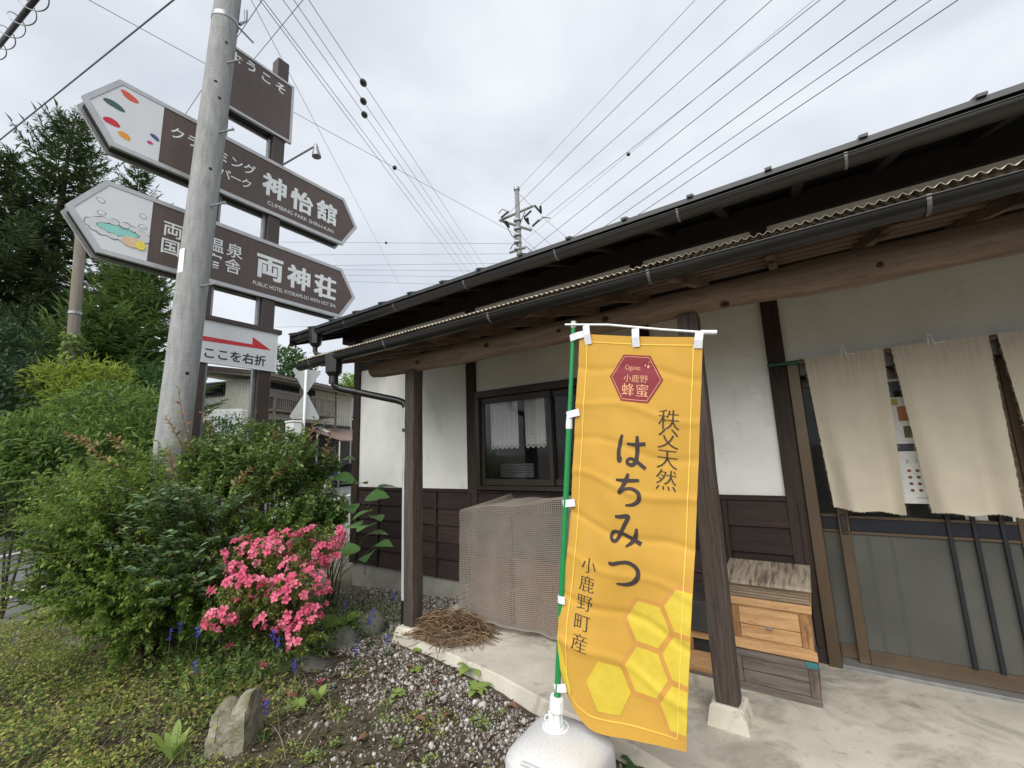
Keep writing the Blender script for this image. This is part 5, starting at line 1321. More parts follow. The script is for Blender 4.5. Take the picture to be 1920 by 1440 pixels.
# glossy bush with red young shoots
GB = thing('glossy_bush', 'dark glossy bush with reddish young shoots in front of the brown sign posts', 'bush', (-4.75, 2.35, -.2))
root = (-4.75, 2.35, -.2)
bl = [B_(520, 880, 5.15, .40), B_(430, 870, 5.35, .34), B_(590, 940, 5.2, .30), B_(560, 835, 5.35, .24), B_(480, 820, 5.5, .24), B_(390, 850, 5.5, .26), B_(600, 870, 5.4, .22), B_(560, 980, 4.9, .30), B_(630, 960, 5.1, .2)]
m1_, ln = bush(bl, root, 470, 36, .054, .5, .25, T_OVAL, .2)
o = build_np('foliage', *m1_, LF_DEEP, GB); o['kind'] = 'stuff'; stems(ln, root, 'stems', GB, STEM)
def shoot(base, tip, parent, n=26, L=.06, lmat=LF_RED, smat=STEMR, name='red_shoot', w=.45, T=T_OVAL):
    base, tip = np.array(base, float), np.array(tip, float); mid = (base+tip)/2+rng.normal(size=3)*.03; mid[2] += .03
    pts = [(1-t)**2*base+2*t*(1-t)*mid+t*t*tip for t in np.linspace(0, 1, 8)]
    P, D, N = [], [], []
    for i in range(n):
        t = .12+.88*i/(n-1); p = (1-t)**2*base+2*t*(1-t)*mid+t*t*tip; tn = (tip-base)/np.linalg.norm(tip-base); a = i*2.4
        u = np.cross(tn, [0.3, 1, .1]); u /= np.linalg.norm(u); v = np.cross(tn, u); sd_ = u*math.cos(a)+v*math.sin(a); P.append(p); D.append(sd_+tn*(.35+.6*t)); N.append(np.array([.4, -.5, .9])+rng.normal(size=3)*.3)
    V, F = leafmass(P, D, N, L*(1.15-.55*np.linspace(0, 1, n))*rng.uniform(.8, 1.2, n), w, T)
    o = build_np(name, V, F, lmat, parent); g = MB(); g.tube(pts, [.0035]*4+[.0028, .0022, .0016, .001], 5, False); g.build('shoot_stem', smat, o if False else parent, True); return o
for (bx, by), (tx, ty), d in (((365, 860), (335, 728), 5.3), ((350, 850), (310, 780), 5.4), ((400, 850), (380, 775), 5.5), ((575, 850), (590, 785), 5.3), ((610, 880), (625, 800), 5.3), ((330, 900), (320, 842), 5.0), ((505, 905), (555, 852), 4.9), ((430, 930), (470, 880), 4.9), ((190, 840), (120, 815), 5.6), ((230, 880), (160, 830), 5.5), ((240, 850), (205, 815), 5.6), ((500, 850), (530, 800), 5.5)):
    shoot(at(bx, by, d), at(tx, ty, d-.05), GB, 20, .066)
shoot(at(590, 830, 5.2), at(640, 720, 5.1), GB, 30, .035, LF_LIME, STEMG, 'green_shoot', .4)
shoot(at(470, 850, 5.5), at(480, 770, 5.5), GB, 22, .035, LF_LIME, STEMG, 'green_shoot', .4)

# larger round-leaved sprays in front
RB_ = thing('round_leaved_bush', 'bush with larger grey green oval leaves and orange tips in front of the pole', 'bush', (-4.55, 1.75, -.2))
g = MB(); Ps, Ds, Ns, Ls = [], [], [], []; tips = []
for k in range(84):
    ex, ey = random.uniform(190, 485), random.uniform(900, 1125)
    if ex > 400 and ey > 1085: continue
    d = 4.42+.22*random.random()-.0009*(ey-900)+.0009*max(0, 330-ex); e = at(ex, ey, d); s = at(ex*.55+.45*360+random.uniform(-20, 20), min(1150, ey+random.uniform(10, 70)), d+.45)
    m_ = (s+e)/2+np.array([0, 0, .06]); g.tube([s, m_, e], [.005, .004, .002], 5, False); nl = random.randint(11, 17)
    for i in range(nl):
        t = .25+.75*i/(nl-1); p = (1-t)**2*s+2*t*(1-t)*m_+t*t*e; tn = (e-s)/np.linalg.norm(e-s); sd_ = np.cross(tn, [0, 0, 1]); sd_ /= np.linalg.norm(sd_); sg = 1 if i % 2 else -1
        Ps.append(p); Ds.append(tn*.7+sd_*sg*.9+rng.normal(size=3)*.2+np.array([0, 0, .1])); Ns.append(np.array([-.1, -.2, 1])+rng.normal(size=3)*.3); Ls.append(random.uniform(.055, .088)*(1.1-.35*t))
    tips.append((e, (e-s)/np.linalg.norm(e-s)))
LF_GREY = M_leaf('grey_green_leaf', [(.09, .165, .075), (.14, .225, .105), (.20, .29, .145)], .22, .32, .5)
o = build_np('foliage', *leafmass(Ps, Ds, Ns, np.array(Ls), .52, T_OVAL), LF_GREY, RB_, True); o['kind'] = 'stuff'
o = g.build('stems', STEM, RB_, False, False); o['kind'] = 'stuff'
for e, tn in tips[::3]:
    P = [e]*5; D = [tn+rng.normal(size=3)*.7 for _ in P]; N = [np.array([0, 0, 1.])+rng.normal(size=3)*.4 for _ in P]
    build_np('orange_tip', *leafmass(P, D, N, rng.uniform(.02, .035, 5), .5, T_OVAL), LF_RED, RB_)

# azalea in flower
AZ = thing('azalea_bush', 'low azalea bush covered in bright pink flowers beside the gravel', 'flowering bush', (-3.85, 2.15, -.15))
root = (-3.85, 2.15, -.15)
bl = [B_(520, 1065, 4.35, .34, .8), B_(590, 1025, 4.45, .22, .8), B_(450, 1120, 4.15, .22, .7), B_(545, 1120, 4.1, .26, .8), B_(480, 1040, 4.45, .22, .8), B_(577, 1190, 3.95, .14, 1.0), B_(420, 1148, 4.05, .13, .7), B_(620, 1010, 4.55, .13, .9)]
m1_, ln = bush(bl, root, 420, 44, .026, .42, .3, T_TRI, .1)
o = build_np('foliage', *m1_, LF_AZ, AZ); o['kind'] = 'stuff'; stems(ln, root, 'stems', AZ, STEM, .005)
def M_petal():
    a = NT('azalea_petal'); oi = a.n('ObjectInfo'); col = a.ramp(oi.outputs['Random'], [(0, (.72, .11, .22)), (.5, (.82, .19, .31)), (1, (.88, .32, .42))])
    b = a.bsdf(col, .55, None, 0, .25); t = a.n('BsdfTranslucent'); a.l(col, t.inputs['Color']); ms = a.n('MixShader'); ms.inputs[0].default_value = .4
    a.l(b.outputs[0], ms.inputs[1]); a.l(t.outputs[0], ms.inputs[2]); return a.fin(ms)
PETAL = M_petal()
def flower_mesh(seed, r=.031):
    rr = random.Random(seed); vs, fs = [], []
    for k in range(5):
        a = k*2*PI/5+rr.uniform(-.12, .12); b = len(vs); op = rr.uniform(.75, 1.1)
        for s, w, z in ((.08, .08, -.85), (.32, .17, -.30), (.66, .33, .05*op), (.92, .27, .0), (1.10, .05, -.16)):
            for q in (-1, 0, 1):
                x = s*r; y = q*w*r*1.15; zz = (z-(.10 if q == 0 else 0))*r+rr.uniform(-.05, .05)*r
                vs.append((x*math.cos(a)-y*math.sin(a), x*math.sin(a)+y*math.cos(a), zz))
        for i in range(4):
            for q in (0, 1): fs.append((b+i*3+q, b+i*3+q+1, b+i*3+q+4, b+i*3+q+3))
    me = bpy.data.meshes.new('flower'); me.from_pydata(vs, [], fs); me.materials.append(PETAL); me.polygons.foreach_set('use_smooth', [True]*len(fs)); return me
FM = [flower_mesh(i) for i in range(6)]
pts_ = []; tries = 0
cands = np.array([b[1] for b in bl])**1.35; cands /= cands.sum()
while len(pts_) < 298 and tries < 20000:
    tries += 1; b = bl[rng.choice(len(bl), p=cands)]; d = rdir(1, .25)[0]; view = (CAM-b[0])/np.linalg.norm(CAM-b[0])
    if d @ view < -.15: continue
    p = b[0]+d*b[1]*np.array([1, 1, b[2]])*random.uniform(.95, 1.14)
    if p[2] < -.05 or any(np.linalg.norm(p-q[0]) < .027 for q in pts_): continue
    if mnoise.noise(Vector(p*5.0)) < -.20: continue
    pts_.append((p, d))
for p, d in pts_:
    dv_ = Vector(d*.7+np.array([0, -.3, .35])+rng.normal(size=3)*.35).normalized(); q = dv_.to_track_quat('Z', 'Y').to_euler(); q.rotate_axis('Z', random.uniform(0, 6))
    inst('flower', random.choice(FM), AZ, p, q, random.uniform(.8, 1.2))
# dropped and low blossoms near the stone block
for (px, py), lb in (((493, 1245), 'pink blossom hanging low in the shade under the azalea'), ((548, 1300), 'pink fallen blossom right of the stone block'), ((600, 1275), 'pink fallen blossom beside the light green seedlings'), ((490, 1310), 'pink fallen blossom next to the blue flower by the stone block'), ((430, 1210), 'pale pink blossom low in the dark leaves left of the azalea')):
    p = at_z(px, py, -.06 if py > 1250 else .0); o = inst('fallen_blossom', random.choice(FM), None, p, (random.uniform(-.5, .5), random.uniform(-.5, .5), random.random()*6), 1.1); tag(o, lb, 'blossom', 'azalea blossoms lying off the bush')

# broad-leaved plant at the corner of the shop
BP = thing('broad_leaved_plant', 'plant with big soft green leaves at the left corner post of the shop', 'plant', (-4.6, 3.05, -.2))
lv = MB(); 
def big_leaf_mesh():
    vs, fs = [], []; n = 8
    for i in range(n+1):
        t = i/n; w = .40*math.sin(PI*min(1, t**.72))*(1.06 if t < .6 else 1)+.004
        if i == n: w = .003
        for q in (-1, -.5, 0, .5, 1): vs.append((t, q*w, .10*abs(q)*w*2-.22*t*t+.012*math.sin(t*26)*abs(q)))
    for i in range(n):
        for q in range(4): fs.append((i*5+q, i*5+q+1, i*5+q+6, i*5+q+5))
    me = bpy.data.meshes.new('leaf'); me.from_pydata(vs, [], fs); me.materials.append(M_big); me.polygons.foreach_set('use_smooth', [True]*len(fs)); return me
def M_bigleaf():
    a = NT('broad_leaf_surface'); oi = a.n('ObjectInfo'); v = a.coord(); col = a.ramp(oi.outputs['Random'], [(0, (.06, .145, .045)), (.6, (.10, .21, .065)), (1, (.17, .29, .09))])
    w = a.n('TexWave'); w.bands_direction = 'X'; w.inputs['Scale'].default_value = 3.2; w.inputs['Distortion'].default_value = 1.5; a.l(v, w.inputs['Vector'])
    b = a.bsdf(col, .45, a.bump(w.outputs['Fac'], .35, .01), 0, .35); t = a.n('BsdfTranslucent'); a.l(a.mix(.5, col, (.2, .34, .06)), t.inputs['Color']); ms = a.n('MixShader'); ms.inputs[0].default_value = .38
    a.l(b.outputs[0], ms.inputs[1]); a.l(t.outputs[0], ms.inputs[2]); return a.fin(ms)
M_big = M_bigleaf(); BLM = big_leaf_mesh()
sg = MB(); rt = np.array((-4.6, 3.05, -.15))
for px, py, d, L, az in ((700, 1000, 4.9, .17, 10), (665, 985, 4.9, .16, 160), (700, 930, 4.95, .19, 20), (720, 912, 5.0, .16, 60), (640, 895, 5.3, .19, 30), (650, 905, 5.2, .16, 190), (610, 855, 5.5, .14, 20), (620, 935, 5.1, .16, 210), (655, 950, 5.0, .17, 330), (685, 960, 4.85, .16, 250), (690, 1040, 4.7, .15, 300), (660, 1030, 4.8, .17, 240), (715, 1020, 4.7, .14, 20), (630, 880, 5.4, .13, 140), (675, 905, 5.2, .15, 100), (640, 980, 5.0, .16, 200), (690, 985, 4.8, .18, 280), (705, 968, 4.8, .14, 350), (650, 860, 5.5, .12, 30), (625, 965, 5.0, .14, 300)):
    p = at(px, py, d); a = R_(az+random.uniform(-15, 15)); dd = Vector((math.cos(a), math.sin(a), random.uniform(-.1, .25))).normalized()
    X_ = dd; N_ = Vector((random.uniform(-.35, .35), random.uniform(-.6, .0), 1)).normalized(); Y_ = N_.cross(X_).normalized(); Z_ = X_.cross(Y_); mt = Matrix((X_, Y_, Z_)).transposed().to_euler()
    inst('leaf', BLM, BP, p-np.array(dd)*L*.5, mt, L*1.45); q = p-np.array(dd)*L*.5; sg.tube([rt+np.array([-.12, .05, 0])+rng.normal(size=3)*.05, (rt*.6+q*.4)+np.array([-.10, 0, .12]), (rt*.2+q*.8)+np.array([0, 0, .06]), q], [.0045, .0035, .0028, .0018], 5, False)
o = sg.build('stems', STEMG, BP, False, False); o['kind'] = 'stuff'

# blue flower spikes
def M_blue():
    a = NT('blue_petal'); return a.fin(a.bsdf((.055, .050, .46), .5, None, 0, .3))
BLUEP = M_blue()
def blue_spike(loc, h, label):
    T = thing('blue_flower', label, 'flower', loc, 'small blue flower spikes'); b = np.array(loc)
    MB().tube([b, b+np.array([.008, .0, h*.6]), b+np.array([.0, .006, h])], [.0022, .0018, .0012], 5).build('stem', STEMG, T, True)
    P, D, N = [], [], []
    for k in range(15):
        t = k/14; a = k*2.4; P.append(b+np.array([0, 0, h-(.075*(1-t))])); D.append(np.array([math.cos(a), math.sin(a), .3])); N.append(np.array([0, 0, 1.])+rng.normal(size=3)*.4)
    build_np('petals', *leafmass(P, D, N, rng.uniform(.014, .026, 15), .55, T_OVAL), BLUEP, T)
    P = [b]*6; D = [np.array([math.cos(k), math.sin(k), .5]) for k in range(6)]; build_np('leaves', *leafmass(P, D, [[0, 0, 1.]]*6, .05, .3, T_OVAL), LF_BIG, T)
for px, py, d, lb in ((372, 1150, 4.25, 'blue flower spike in the dark leaves left of the azalea'), (318, 1190, 4.4, 'blue flower spike low on the left under the fine leaved bush'), (340, 1145, 4.5, 'pale blue flower spike deep in the bush left of the azalea'), (512, 1190, 3.95, 'blue flower spike below the middle of the azalea'), (522, 1205, 3.9, 'blue flower beside the azalea trunk'), (552, 1248, 3.75, 'blue flower at the bottom tip of the azalea'), (740, 1115, 4.5, 'tall blue flower spike against the grey drainpipe'), (700, 1148, 4.45, 'blue flower spike behind the dark rocks'), (694, 1163, 4.35, 'small blue flower above the rocks by the porch post'), (727, 1200, 4.2, 'blue flower at the foot of the drainpipe'), (668, 1215, 4.15, 'blue flower in front of the round dark rock'), (500, 1325, 3.45, 'blue flower right beside the stone block'), (366, 1250, 3.9, 'faint blue flower left of the stone block'), (648, 1135, 4.5, 'blue flower right of the azalea near the house wall')):
    p = at(px, py, d); zb = gz(p[0], p[1]); hh = max(.07, p[2]-zb+.03); blue_spike((p[0], p[1], zb), min(hh, .45), lb)

# grass tufts with long blades
def blades(loc, n, L, spread, az0=None, w=.010, arch=1.0):
    V, F = [], []
    for k in range(n):
        a = random.uniform(0, 2*PI) if az0 is None else az0+random.gauss(0, .5); l = L*random.uniform(.6, 1.2); b = np.array(loc)+rng.normal(size=3)*spread*np.array([1, 1, 0]); o_ = len(V)
        s = np.array([-math.sin(a), math.cos(a), 0])
        for i in range(7):
            t = i/6; p = b+np.array([math.cos(a)*l*t*(.35+.5*t*arch), math.sin(a)*l*t*(.35+.5*t*arch), l*(t*.85-.62*t*t*arch)]); ww = w*(1-t**2)*.5+.0006; V += [p+s*ww, p-s*ww]
        for i in range(6): F.append((o_+2*i, o_+2*i+1, o_+2*i+3, o_+2*i+2))
    return np.array(V), np.array(F)
GRB = M_leaf('strap_leaf', [(.08, .145, .06), (.14, .21, .09), (.22, .28, .15)], .3, .45, .35)
for px, py, n, L, az, lb in ((640, 1185, 14, .42, .55, 'tuft of long pale strap leaves arching over the dark rocks'), (565, 1250, 9, .30, None, 'thin grass tuft below the azalea at the edge of the gravel'), (740, 1195, 6, .26, None, 'few grass stalks at the foot of the drainpipe')):
    p = at_z(px, py, -.1); o = build_np('grass_tuft', *blades((p[0], p[1], gz(p[0], p[1])), n, L, .02, az), GRB); tag(o, lb, 'grass')

# rosettes and seedlings
def rosette(name, label, px, py, n, L, cat='plant', mat=LF_SPROUT, w=.34, rise=.55):
    p = at_z(px, py, -.085); z = gz(p[0], p[1]) if not (p[1] > 2.5) else -.07; T = thing(name, label, cat, (p[0], p[1], z), 'green plants sprouting in the gravel')
    for k in range(n):
        a = k*2.4+random.uniform(-.3, .3); l = L*random.uniform(.65, 1.1); vs, fs = [], []; m_ = 7
        for i in range(m_+1):
            t = i/m_; ww = w*l*math.sin(PI*min(1, .06+t**1.3*.94))*.55*(1+.22*math.sin(t*22))+.002; r_ = l*t*(.75+.1*t); h_ = l*(rise*t-.42*t*t*t); c = np.array([p[0]+math.cos(a)*r_, p[1]+math.sin(a)*r_, z+.006+h_]); s = np.array([-math.sin(a), math.cos(a), 0])
            vs += [c+s*ww+np.array([0, 0, .12*ww]), c, c-s*ww+np.array([0, 0, .12*ww])]
        for i in range(m_): fs += [(i*3, i*3+1, i*3+4, i*3+3), (i*3+1, i*3+2, i*3+5, i*3+4)]
        build_np('leaf', vs, fs, mat, T, True)
rosette('dandelion_plant', 'dandelion rosette at the edge of the concrete apron by the twig heap', 893, 1262, 9, .20)
rosette('dandelion_plant', 'smaller dandelion rosette in the gravel below the first one', 893, 1300, 7, .13)
rosette('seedling', 'light green seedling with oval leaves below the azalea in the gravel', 597, 1318, 8, .10, w=.34, rise=1.3)
rosette('seedling', 'round leaved seedling close to the stone block', 562, 1328, 7, .075, w=.5, rise=.8)
rosette('seedling', 'upright light green plant left of the lower edge of the stone block', 322, 1432, 9, .15, w=.24, rise=1.5)
rosette('seedling', 'dark green weed with toothed leaves between tank and concrete edge', 1195, 1440, 8, .13, mat=LF_BIG, w=.5)
rosette('seedling', 'light green sprig above the dandelion at the foot of the post', 655, 1175, 7, .14, w=.7, rise=.9)
rosette('seedling', 'yellow green leafy plant between azalea and dark rocks', 625, 1190, 8, .17, mat=LF_LIME, w=.7, rise=1.0)
rosette('seedling', 'small bright weed in the white gravel below the heap', 780, 1262, 6, .07, w=.6)
rosette('seedling', 'small bright weed in the middle of the gravel', 745, 1302, 7, .085, w=.5)
rosette('seedling', 'small weed at the foot of the post beside the russet leaf', 782, 1226, 6, .07, w=.6)

# ------------------------------------------------------------------ gravel, litter, weeds, grass (masses)
ICO = None
bm = bmesh.new(); bmesh.ops.create_icosphere(bm, subdivisions=1, radius=1); ICO = (np.array([v.co[:] for v in bm.verts]), np.array([[v.index for v in f.verts] for f in bm.faces])); bm.free()
def edge_y(x): return np.interp(x, [-3.3, -2.6, -2.0, -1.48, -.95, .5], [2.72, 2.63, 2.54, 2.42, 2.31, 1.9])
def scatter(n, x0, x1, y0, y1, wfn):
    out = []
    while len(out) < n:
        x = rng.uniform(x0, x1, 4000); y = rng.uniform(y0, y1, 4000); w = wfn(x, y); k = rng.random(4000) < w; out += list(zip(x[k], y[k]))
    return np.array(out[:n])
def in_soil(x, y):
    ok = (y < edge_y(np.maximum(x, -3.25))-.01) | (x < -3.26)
    return ok & ~((abs(x+1.125) < .21) & (abs(y-1.965) < .22))
def wg(x, y):
    d = edge_y(np.clip(x, -3.3, .5))-y; patch = np.array([.55+.9*mnoise.noise(Vector((a*2.6, b*2.6, 4))) for a, b in zip(x, y)])
    w = np.exp(-(np.maximum(d, 0)/.62)**2)*np.clip(patch+.35, .08, 1)+.16*np.clip(patch, 0, 1); w = np.where(x < -3.26, .75*np.clip(1.3-(abs(x+3.9)/1.4), 0.05, 1)*(y > 2.35), w)
    return np.where(in_soil(x, y) & (y < 3.85), w, 0)
P = scatter(16500, -5.3, -.7, .9, 3.85, wg); n = len(P)
sz = np.clip(rng.lognormal(-5.08, .50, n), .0026, .022)
Q = rng.normal(size=(n, 3, 3)); Q = np.linalg.qr(Q)[0]; scl = rng.uniform(.55, 1.15, (n, 1, 3))
V = (ICO[0][None]*scl*(1+.12*rng.normal(size=(n, len(ICO[0]), 1))))@Q; V = V*sz[:, None, None]
Z = np.array([gz(a, b) for a, b in P]); V[:, :, 0] += P[:, 0, None]; V[:, :, 1] += P[:, 1, None]; V[:, :, 2] += (Z+sz*.35)[:, None]
GRAV = M_leaf('gravel_stone', [(.13, .12, .11), (.22, .205, .19), (.30, .285, .265), (.37, .355, .335), (.56, .55, .53), (.25, .205, .17), (.18, .16, .145)], 0.0, .85, .2)
F = (ICO[1][None]+(np.arange(n)*len(ICO[0]))[:, None, None]).reshape(-1, 3)
o = build_np('gravel', V.reshape(-1, 3), F, GRAV); o['kind'] = 'stuff'; o['label'] = 'white and grey gravel between the apron and the weeds'
# leaf litter and bits of stalk
LIT = M_leaf('litter', [(.055, .038, .028), (.11, .075, .052), (.18, .13, .095), (.27, .215, .165), (.07, .05, .038)], .1, .9, .1)
P = scatter(16000, -6.0, -.7, .3, 2.75, lambda x, y: np.where(in_soil(x, y), .8, 0)); n = len(P); Z = np.array([gz(a, b) for a, b in P])
P3 = np.column_stack([P, Z+rng.uniform(.002, .022, n)]); D = rdir(n); D[:, 2] *= .3; N = np.array([0, 0, 1.])+rng.normal(size=(n, 3))*.4
thin = rng.random(n) < .45
m_a = leafmass(P3[~thin], D[~thin], N[~thin], rng.uniform(.012, .036, (~thin).sum()), .5); m_b = leafmass(P3[thin], D[thin], N[thin], rng.uniform(.03, .09, thin.sum()), .045)
o = build_np('leaf_litter', *cat_mass(m_a, m_b), LIT); o['kind'] = 'stuff'; o['label'] = 'brown leaf litter and stalks on the soil'
# low weeds: dense to the left, clumps in the gravel
def ww(x, y):
    c = np.array([mnoise.noise(Vector((a*3.2, b*3.2, 9)))+.5*mnoise.noise(Vector((a*9, b*9, 2))) for a, b in zip(x, y)])
    left = np.clip((-2.55-x+.5*(1.3-y))/.9, 0, 1)*np.clip((2.15-y)/.4, 0, 1); d = edge_y(np.clip(x, -3.3, .5))-y
    mid = np.clip((d-.25)/.4, 0, 1)*np.clip((c-.18)*2.4, 0, .9)
    return np.where(in_soil(x, y), np.maximum(left*np.clip(.22+c*1.8, .03, 1), mid), 0)
P = scatter(34000, -8.2, -.75, .0, 2.6, ww); n = len(P); Z = np.array([gz(a, b) for a, b in P]); lf = np.clip((-2.9-P[:, 0])/1.2, 0, 1)
hh = np.array([max(0, .5+mnoise.noise(Vector((a*2.3, b*2.3, 7)))) for a, b in P])
P3 = np.column_stack([P, Z+rng.random(n)*(.025+lf*.40*hh*hh)]); D = rdir(n, .1); D[:, 2] *= .5; N = np.array([0, 0, 1.])+rng.normal(size=(n, 3))*.5
o = build_np('low_weeds', *leafmass(P3, D, N, rng.uniform(.010, .027, n)*(1+lf*.35), .62), LF_WEED); o['kind'] = 'stuff'; o['label'] = 'yellow green low weeds covering the ground at the lower left'
sp = scatter(110, -5.0, -.9, 1.0, 2.55, lambda x, y: np.where(in_soil(x, y), np.clip((edge_y(np.clip(x, -3.3, .5))-y-.2)*1.5, 0.05, .9), 0)); Ps, Ds, Ns, Ls = [], [], [], []
for a, b in sp:
    z = gz(a, b); k = random.randint(10, 34); r = random.uniform(.02, .055); big = random.uniform(.008, .016)
    for _ in range(k):
        th = random.random()*6.28; q = r*math.sqrt(random.random()); Ps.append((a+q*math.cos(th), b+q*math.sin(th), z+.012+.035*random.random()*(1-q/r*.6))); Ds.append((math.cos(th), math.sin(th), .35)); Ns.append(np.array([0, 0, 1.])+rng.normal(size=3)*.35); Ls.append(big*random.uniform(.8, 1.7))
o = build_np('weed_sprouts', *leafmass(Ps, Ds, Ns, np.array(Ls), .75), LF_SPROUT); o['kind'] = 'stuff'; o['label'] = 'small bright weed sprouts scattered through the gravel'
tw = scatter(330, -7.5, -2.75, .25, 1.75, lambda x, y: np.where(in_soil(x, y), np.clip((-2.6-x)/1.2, 0.05, .9), 0)); Ps, Ds, Ns, Ls = [], [], [], []; g = MB()
for a, b in tw:
    z = gz(a, b); h = random.uniform(.10, .30); lean = rng.normal(size=2)*.28; tp2 = np.array([a+lean[0]*h, b+lean[1]*h, z+h]); b3 = np.array([a, b, z]); g.tube([b3, (b3+tp2)/2+np.array([0, 0, .01]), tp2], [.0022, .0018, .001], 4, False)
    k = random.randint(9, 20)
    for i in range(k):
        t = .15+.85*i/k; an = i*2.4; Ps.append(b3+(tp2-b3)*t); Ds.append((math.cos(an), math.sin(an), random.uniform(-.2, .5))); Ns.append(np.array([0, 0, 1.])+rng.normal(size=3)*.4); Ls.append(random.uniform(.022, .05)*(1.1-.5*t))
o = build_np('tall_weeds', *leafmass(Ps, Ds, Ns, np.array(Ls), .5), LF_WEED); o['kind'] = 'stuff'; o['label'] = 'straggly taller weeds at the lower left'
o = g.build('weed_stalks', STEMG, None, False, False); o['kind'] = 'stuff'; o['label'] = 'thin stalks of the taller weeds at the lower left'
gp = scatter(1700, -8, -2.3, .0, 2.0, lambda x, y: np.where(in_soil(x, y), np.clip((-2.3-x)/1.5, 0, .8), 0)); Vs, Fs, b0 = [], [], 0
for a, b in gp:
    v, f = blades((a, b, gz(a, b)), 2, random.uniform(.10, .34), .01, None, .004, .9); Vs.append(v); Fs.append(f+b0); b0 += len(v)
gp2 = scatter(1500, -30, -6.5, -6, 6, lambda x, y: np.where((((x+14.5)*.785+(y-1.9)*.62) > 5.0), .8, 0))
for a, b in gp2:
    v, f = blades((a, b, gz(a, b)), 3, random.uniform(.08, .22), .05, None, .008, .8); Vs.append(v); Fs.append(f+b0); b0 += len(v)
o = build_np('grass', np.concatenate(Vs), np.concatenate(Fs), LF_GRASS); o['kind'] = 'stuff'; o['label'] = 'thin grass blades and dry stalks among the weeds'
# ferny undergrowth below the bushes and azalea
P = scatter(9000, -6.2, -3.35, 1.35, 3.4, lambda x, y: np.where((x < -3.45), .7*np.clip(1.2-abs(y-2.1)/1.1, 0, 1), 0)); n = len(P); Z = np.array([gz(a, b) for a, b in P])
P3 = np.column_stack([P, Z+rng.random(n)*.17]); D = rdir(n, .1); N = np.array([0, 0, 1.])+rng.normal(size=(n, 3))*.5
o = build_np('undergrowth', *leafmass(P3, D, N, rng.uniform(.03, .06, n), .42), LF_DEEP); o['kind'] = 'stuff'; o['label'] = 'dark leafy undergrowth beneath the bushes'
# ================================================================== FAR TREES
NEED = M_leaf('spruce_needles', [(.030, .062, .030), (.055, .10, .042), (.09, .145, .055), (.15, .20, .075)], .15, .6, .25)
NEED2 = M_leaf('light_conifer_needles', [(.05, .11, .032), (.11, .19, .05), (.20, .28, .075)], .2, .6, .25)
BARK = M_noise('conifer_bark', (.055, .043, .035), .35, 14, .95, .5, 30, .1)
def conifer(label, toppx, d, rb, mat, nb=130, z0=.12, droop=.25, upt=.25, spray=.55, seed=0):
    tp = at_h(*toppx, d); base = np.array([tp[0], tp[1], -.3]); H = tp[2]-base[2]; T = thing('conifer_tree', label, 'tree', base, 'tall conifers across the road')
    MB().tube([base, base+np.array([0.05*H*.1, 0, H*.5]), tp-np.array([0, 0, .3])], [.02*H, .013*H, .012], 10).build('trunk', BARK, T, True)
    Ps, Ds, Ns, Ls = [], [], [], []; g = MB(); rs = np.random.default_rng(seed)
    for i in range(nb):
        t = z0+(1-z0)*((i+rs.random())/nb)**.85; L = rb*((1-t)**.75)*rs.uniform(.7, 1.15)+.35; a = i*2.4+rs.uniform(-.4, .4); z = base[2]+H*t*.985
        q = np.array([math.cos(a), math.sin(a), 0]); n_ = 9; line = []
        for k in range(n_+1):
            s = k/n_; line.append(np.array([tp[0], tp[1], z])+q*L*s+np.array([0, 0, L*(upt*s-droop*2.0*s*(1-s)*1.2-(.10 if t < .6 else -.25)*s*s+(.22 if t > .75 else .05)*s)]))
        g.tube(line[::3], [.035*L*.5+.01, .02*L*.5+.008, .012, .006], 4, False)
        m_ = int(10+L*8)
        for k in range(m_):
            s = .12+.88*k/m_; j = min(n_-1, int(s*n_)); p = line[j]+(line[j+1]-line[j])*(s*n_-j); tn = line[j+1]-line[j]; tn /= np.linalg.norm(tn); sd_ = np.cross(tn, [0, 0, 1]); sd_ /= np.linalg.norm(sd_)
            for sg in (-1, 1):
                l = spray*(1.05-.6*s)*rs.uniform(.7, 1.2)*(.55+.45*min(1, L/2)); dd = tn*.75+sd_*sg*(.8)+np.array([0, 0, -.12])+rs.normal(size=3)*.12
                for e in range(4):
                    Ps.append(p+dd*l*.25*e*rs.uniform(.5, 1)); Ds.append(dd+sd_*sg*(e-1.5)*.45+rs.normal(size=3)*.25); Ns.append(np.array([0, 0, 1.])+rs.normal(size=3)*.45); Ls.append(l*rs.uniform(.6, 1.0))
        Ps.append(line[-1]); Ds.append(line[-1]-line[-2]); Ns.append(np.array([0, 0, 1.])); Ls.append(spray*.8)
    for k in range(14): Ps.append(tp-np.array([0, 0, k*.09+.1])); a = k*2.4; Ds.append(np.array([math.cos(a), math.sin(a), .9])); Ns.append(np.array([0, 0, 1.])); Ls.append(.18+.02*k)
    o = g.build('branches', BARK, T, False, False); o['kind'] = 'stuff'
    o = build_np('needles', *leafmass(Ps, Ds, Ns, np.array(Ls), .15), mat, T); o['kind'] = 'stuff'
conifer('tallest dark spruce with a spiky top behind the arrow boards', (140, 210), 25, 4.6, NEED, 125, .10, seed=1)
conifer('dark spruce at the left picture edge beside the tallest one', (5, 275), 24, 4.1, NEED, 115, .08, seed=2)
conifer('dark spruce seen through the gap between pole and arrow boards', (262, 310), 30, 4.0, NEED, 100, .08, seed=3)
conifer('lower lighter conifer with drooping sprays just left of the concrete pole', (262, 480), 18, 3.3, NEED2, 130, .10, .30, .05, .5, seed=4)
conifer('light conifer in front of the wooden pole', (190, 570), 16.5, 2.4, NEED2, 105, .08, .30, .05, .5, seed=5)
conifer('dark spruce partly outside the left picture edge', (-90, 330), 27, 4.0, NEED, 100, .06, seed=6)
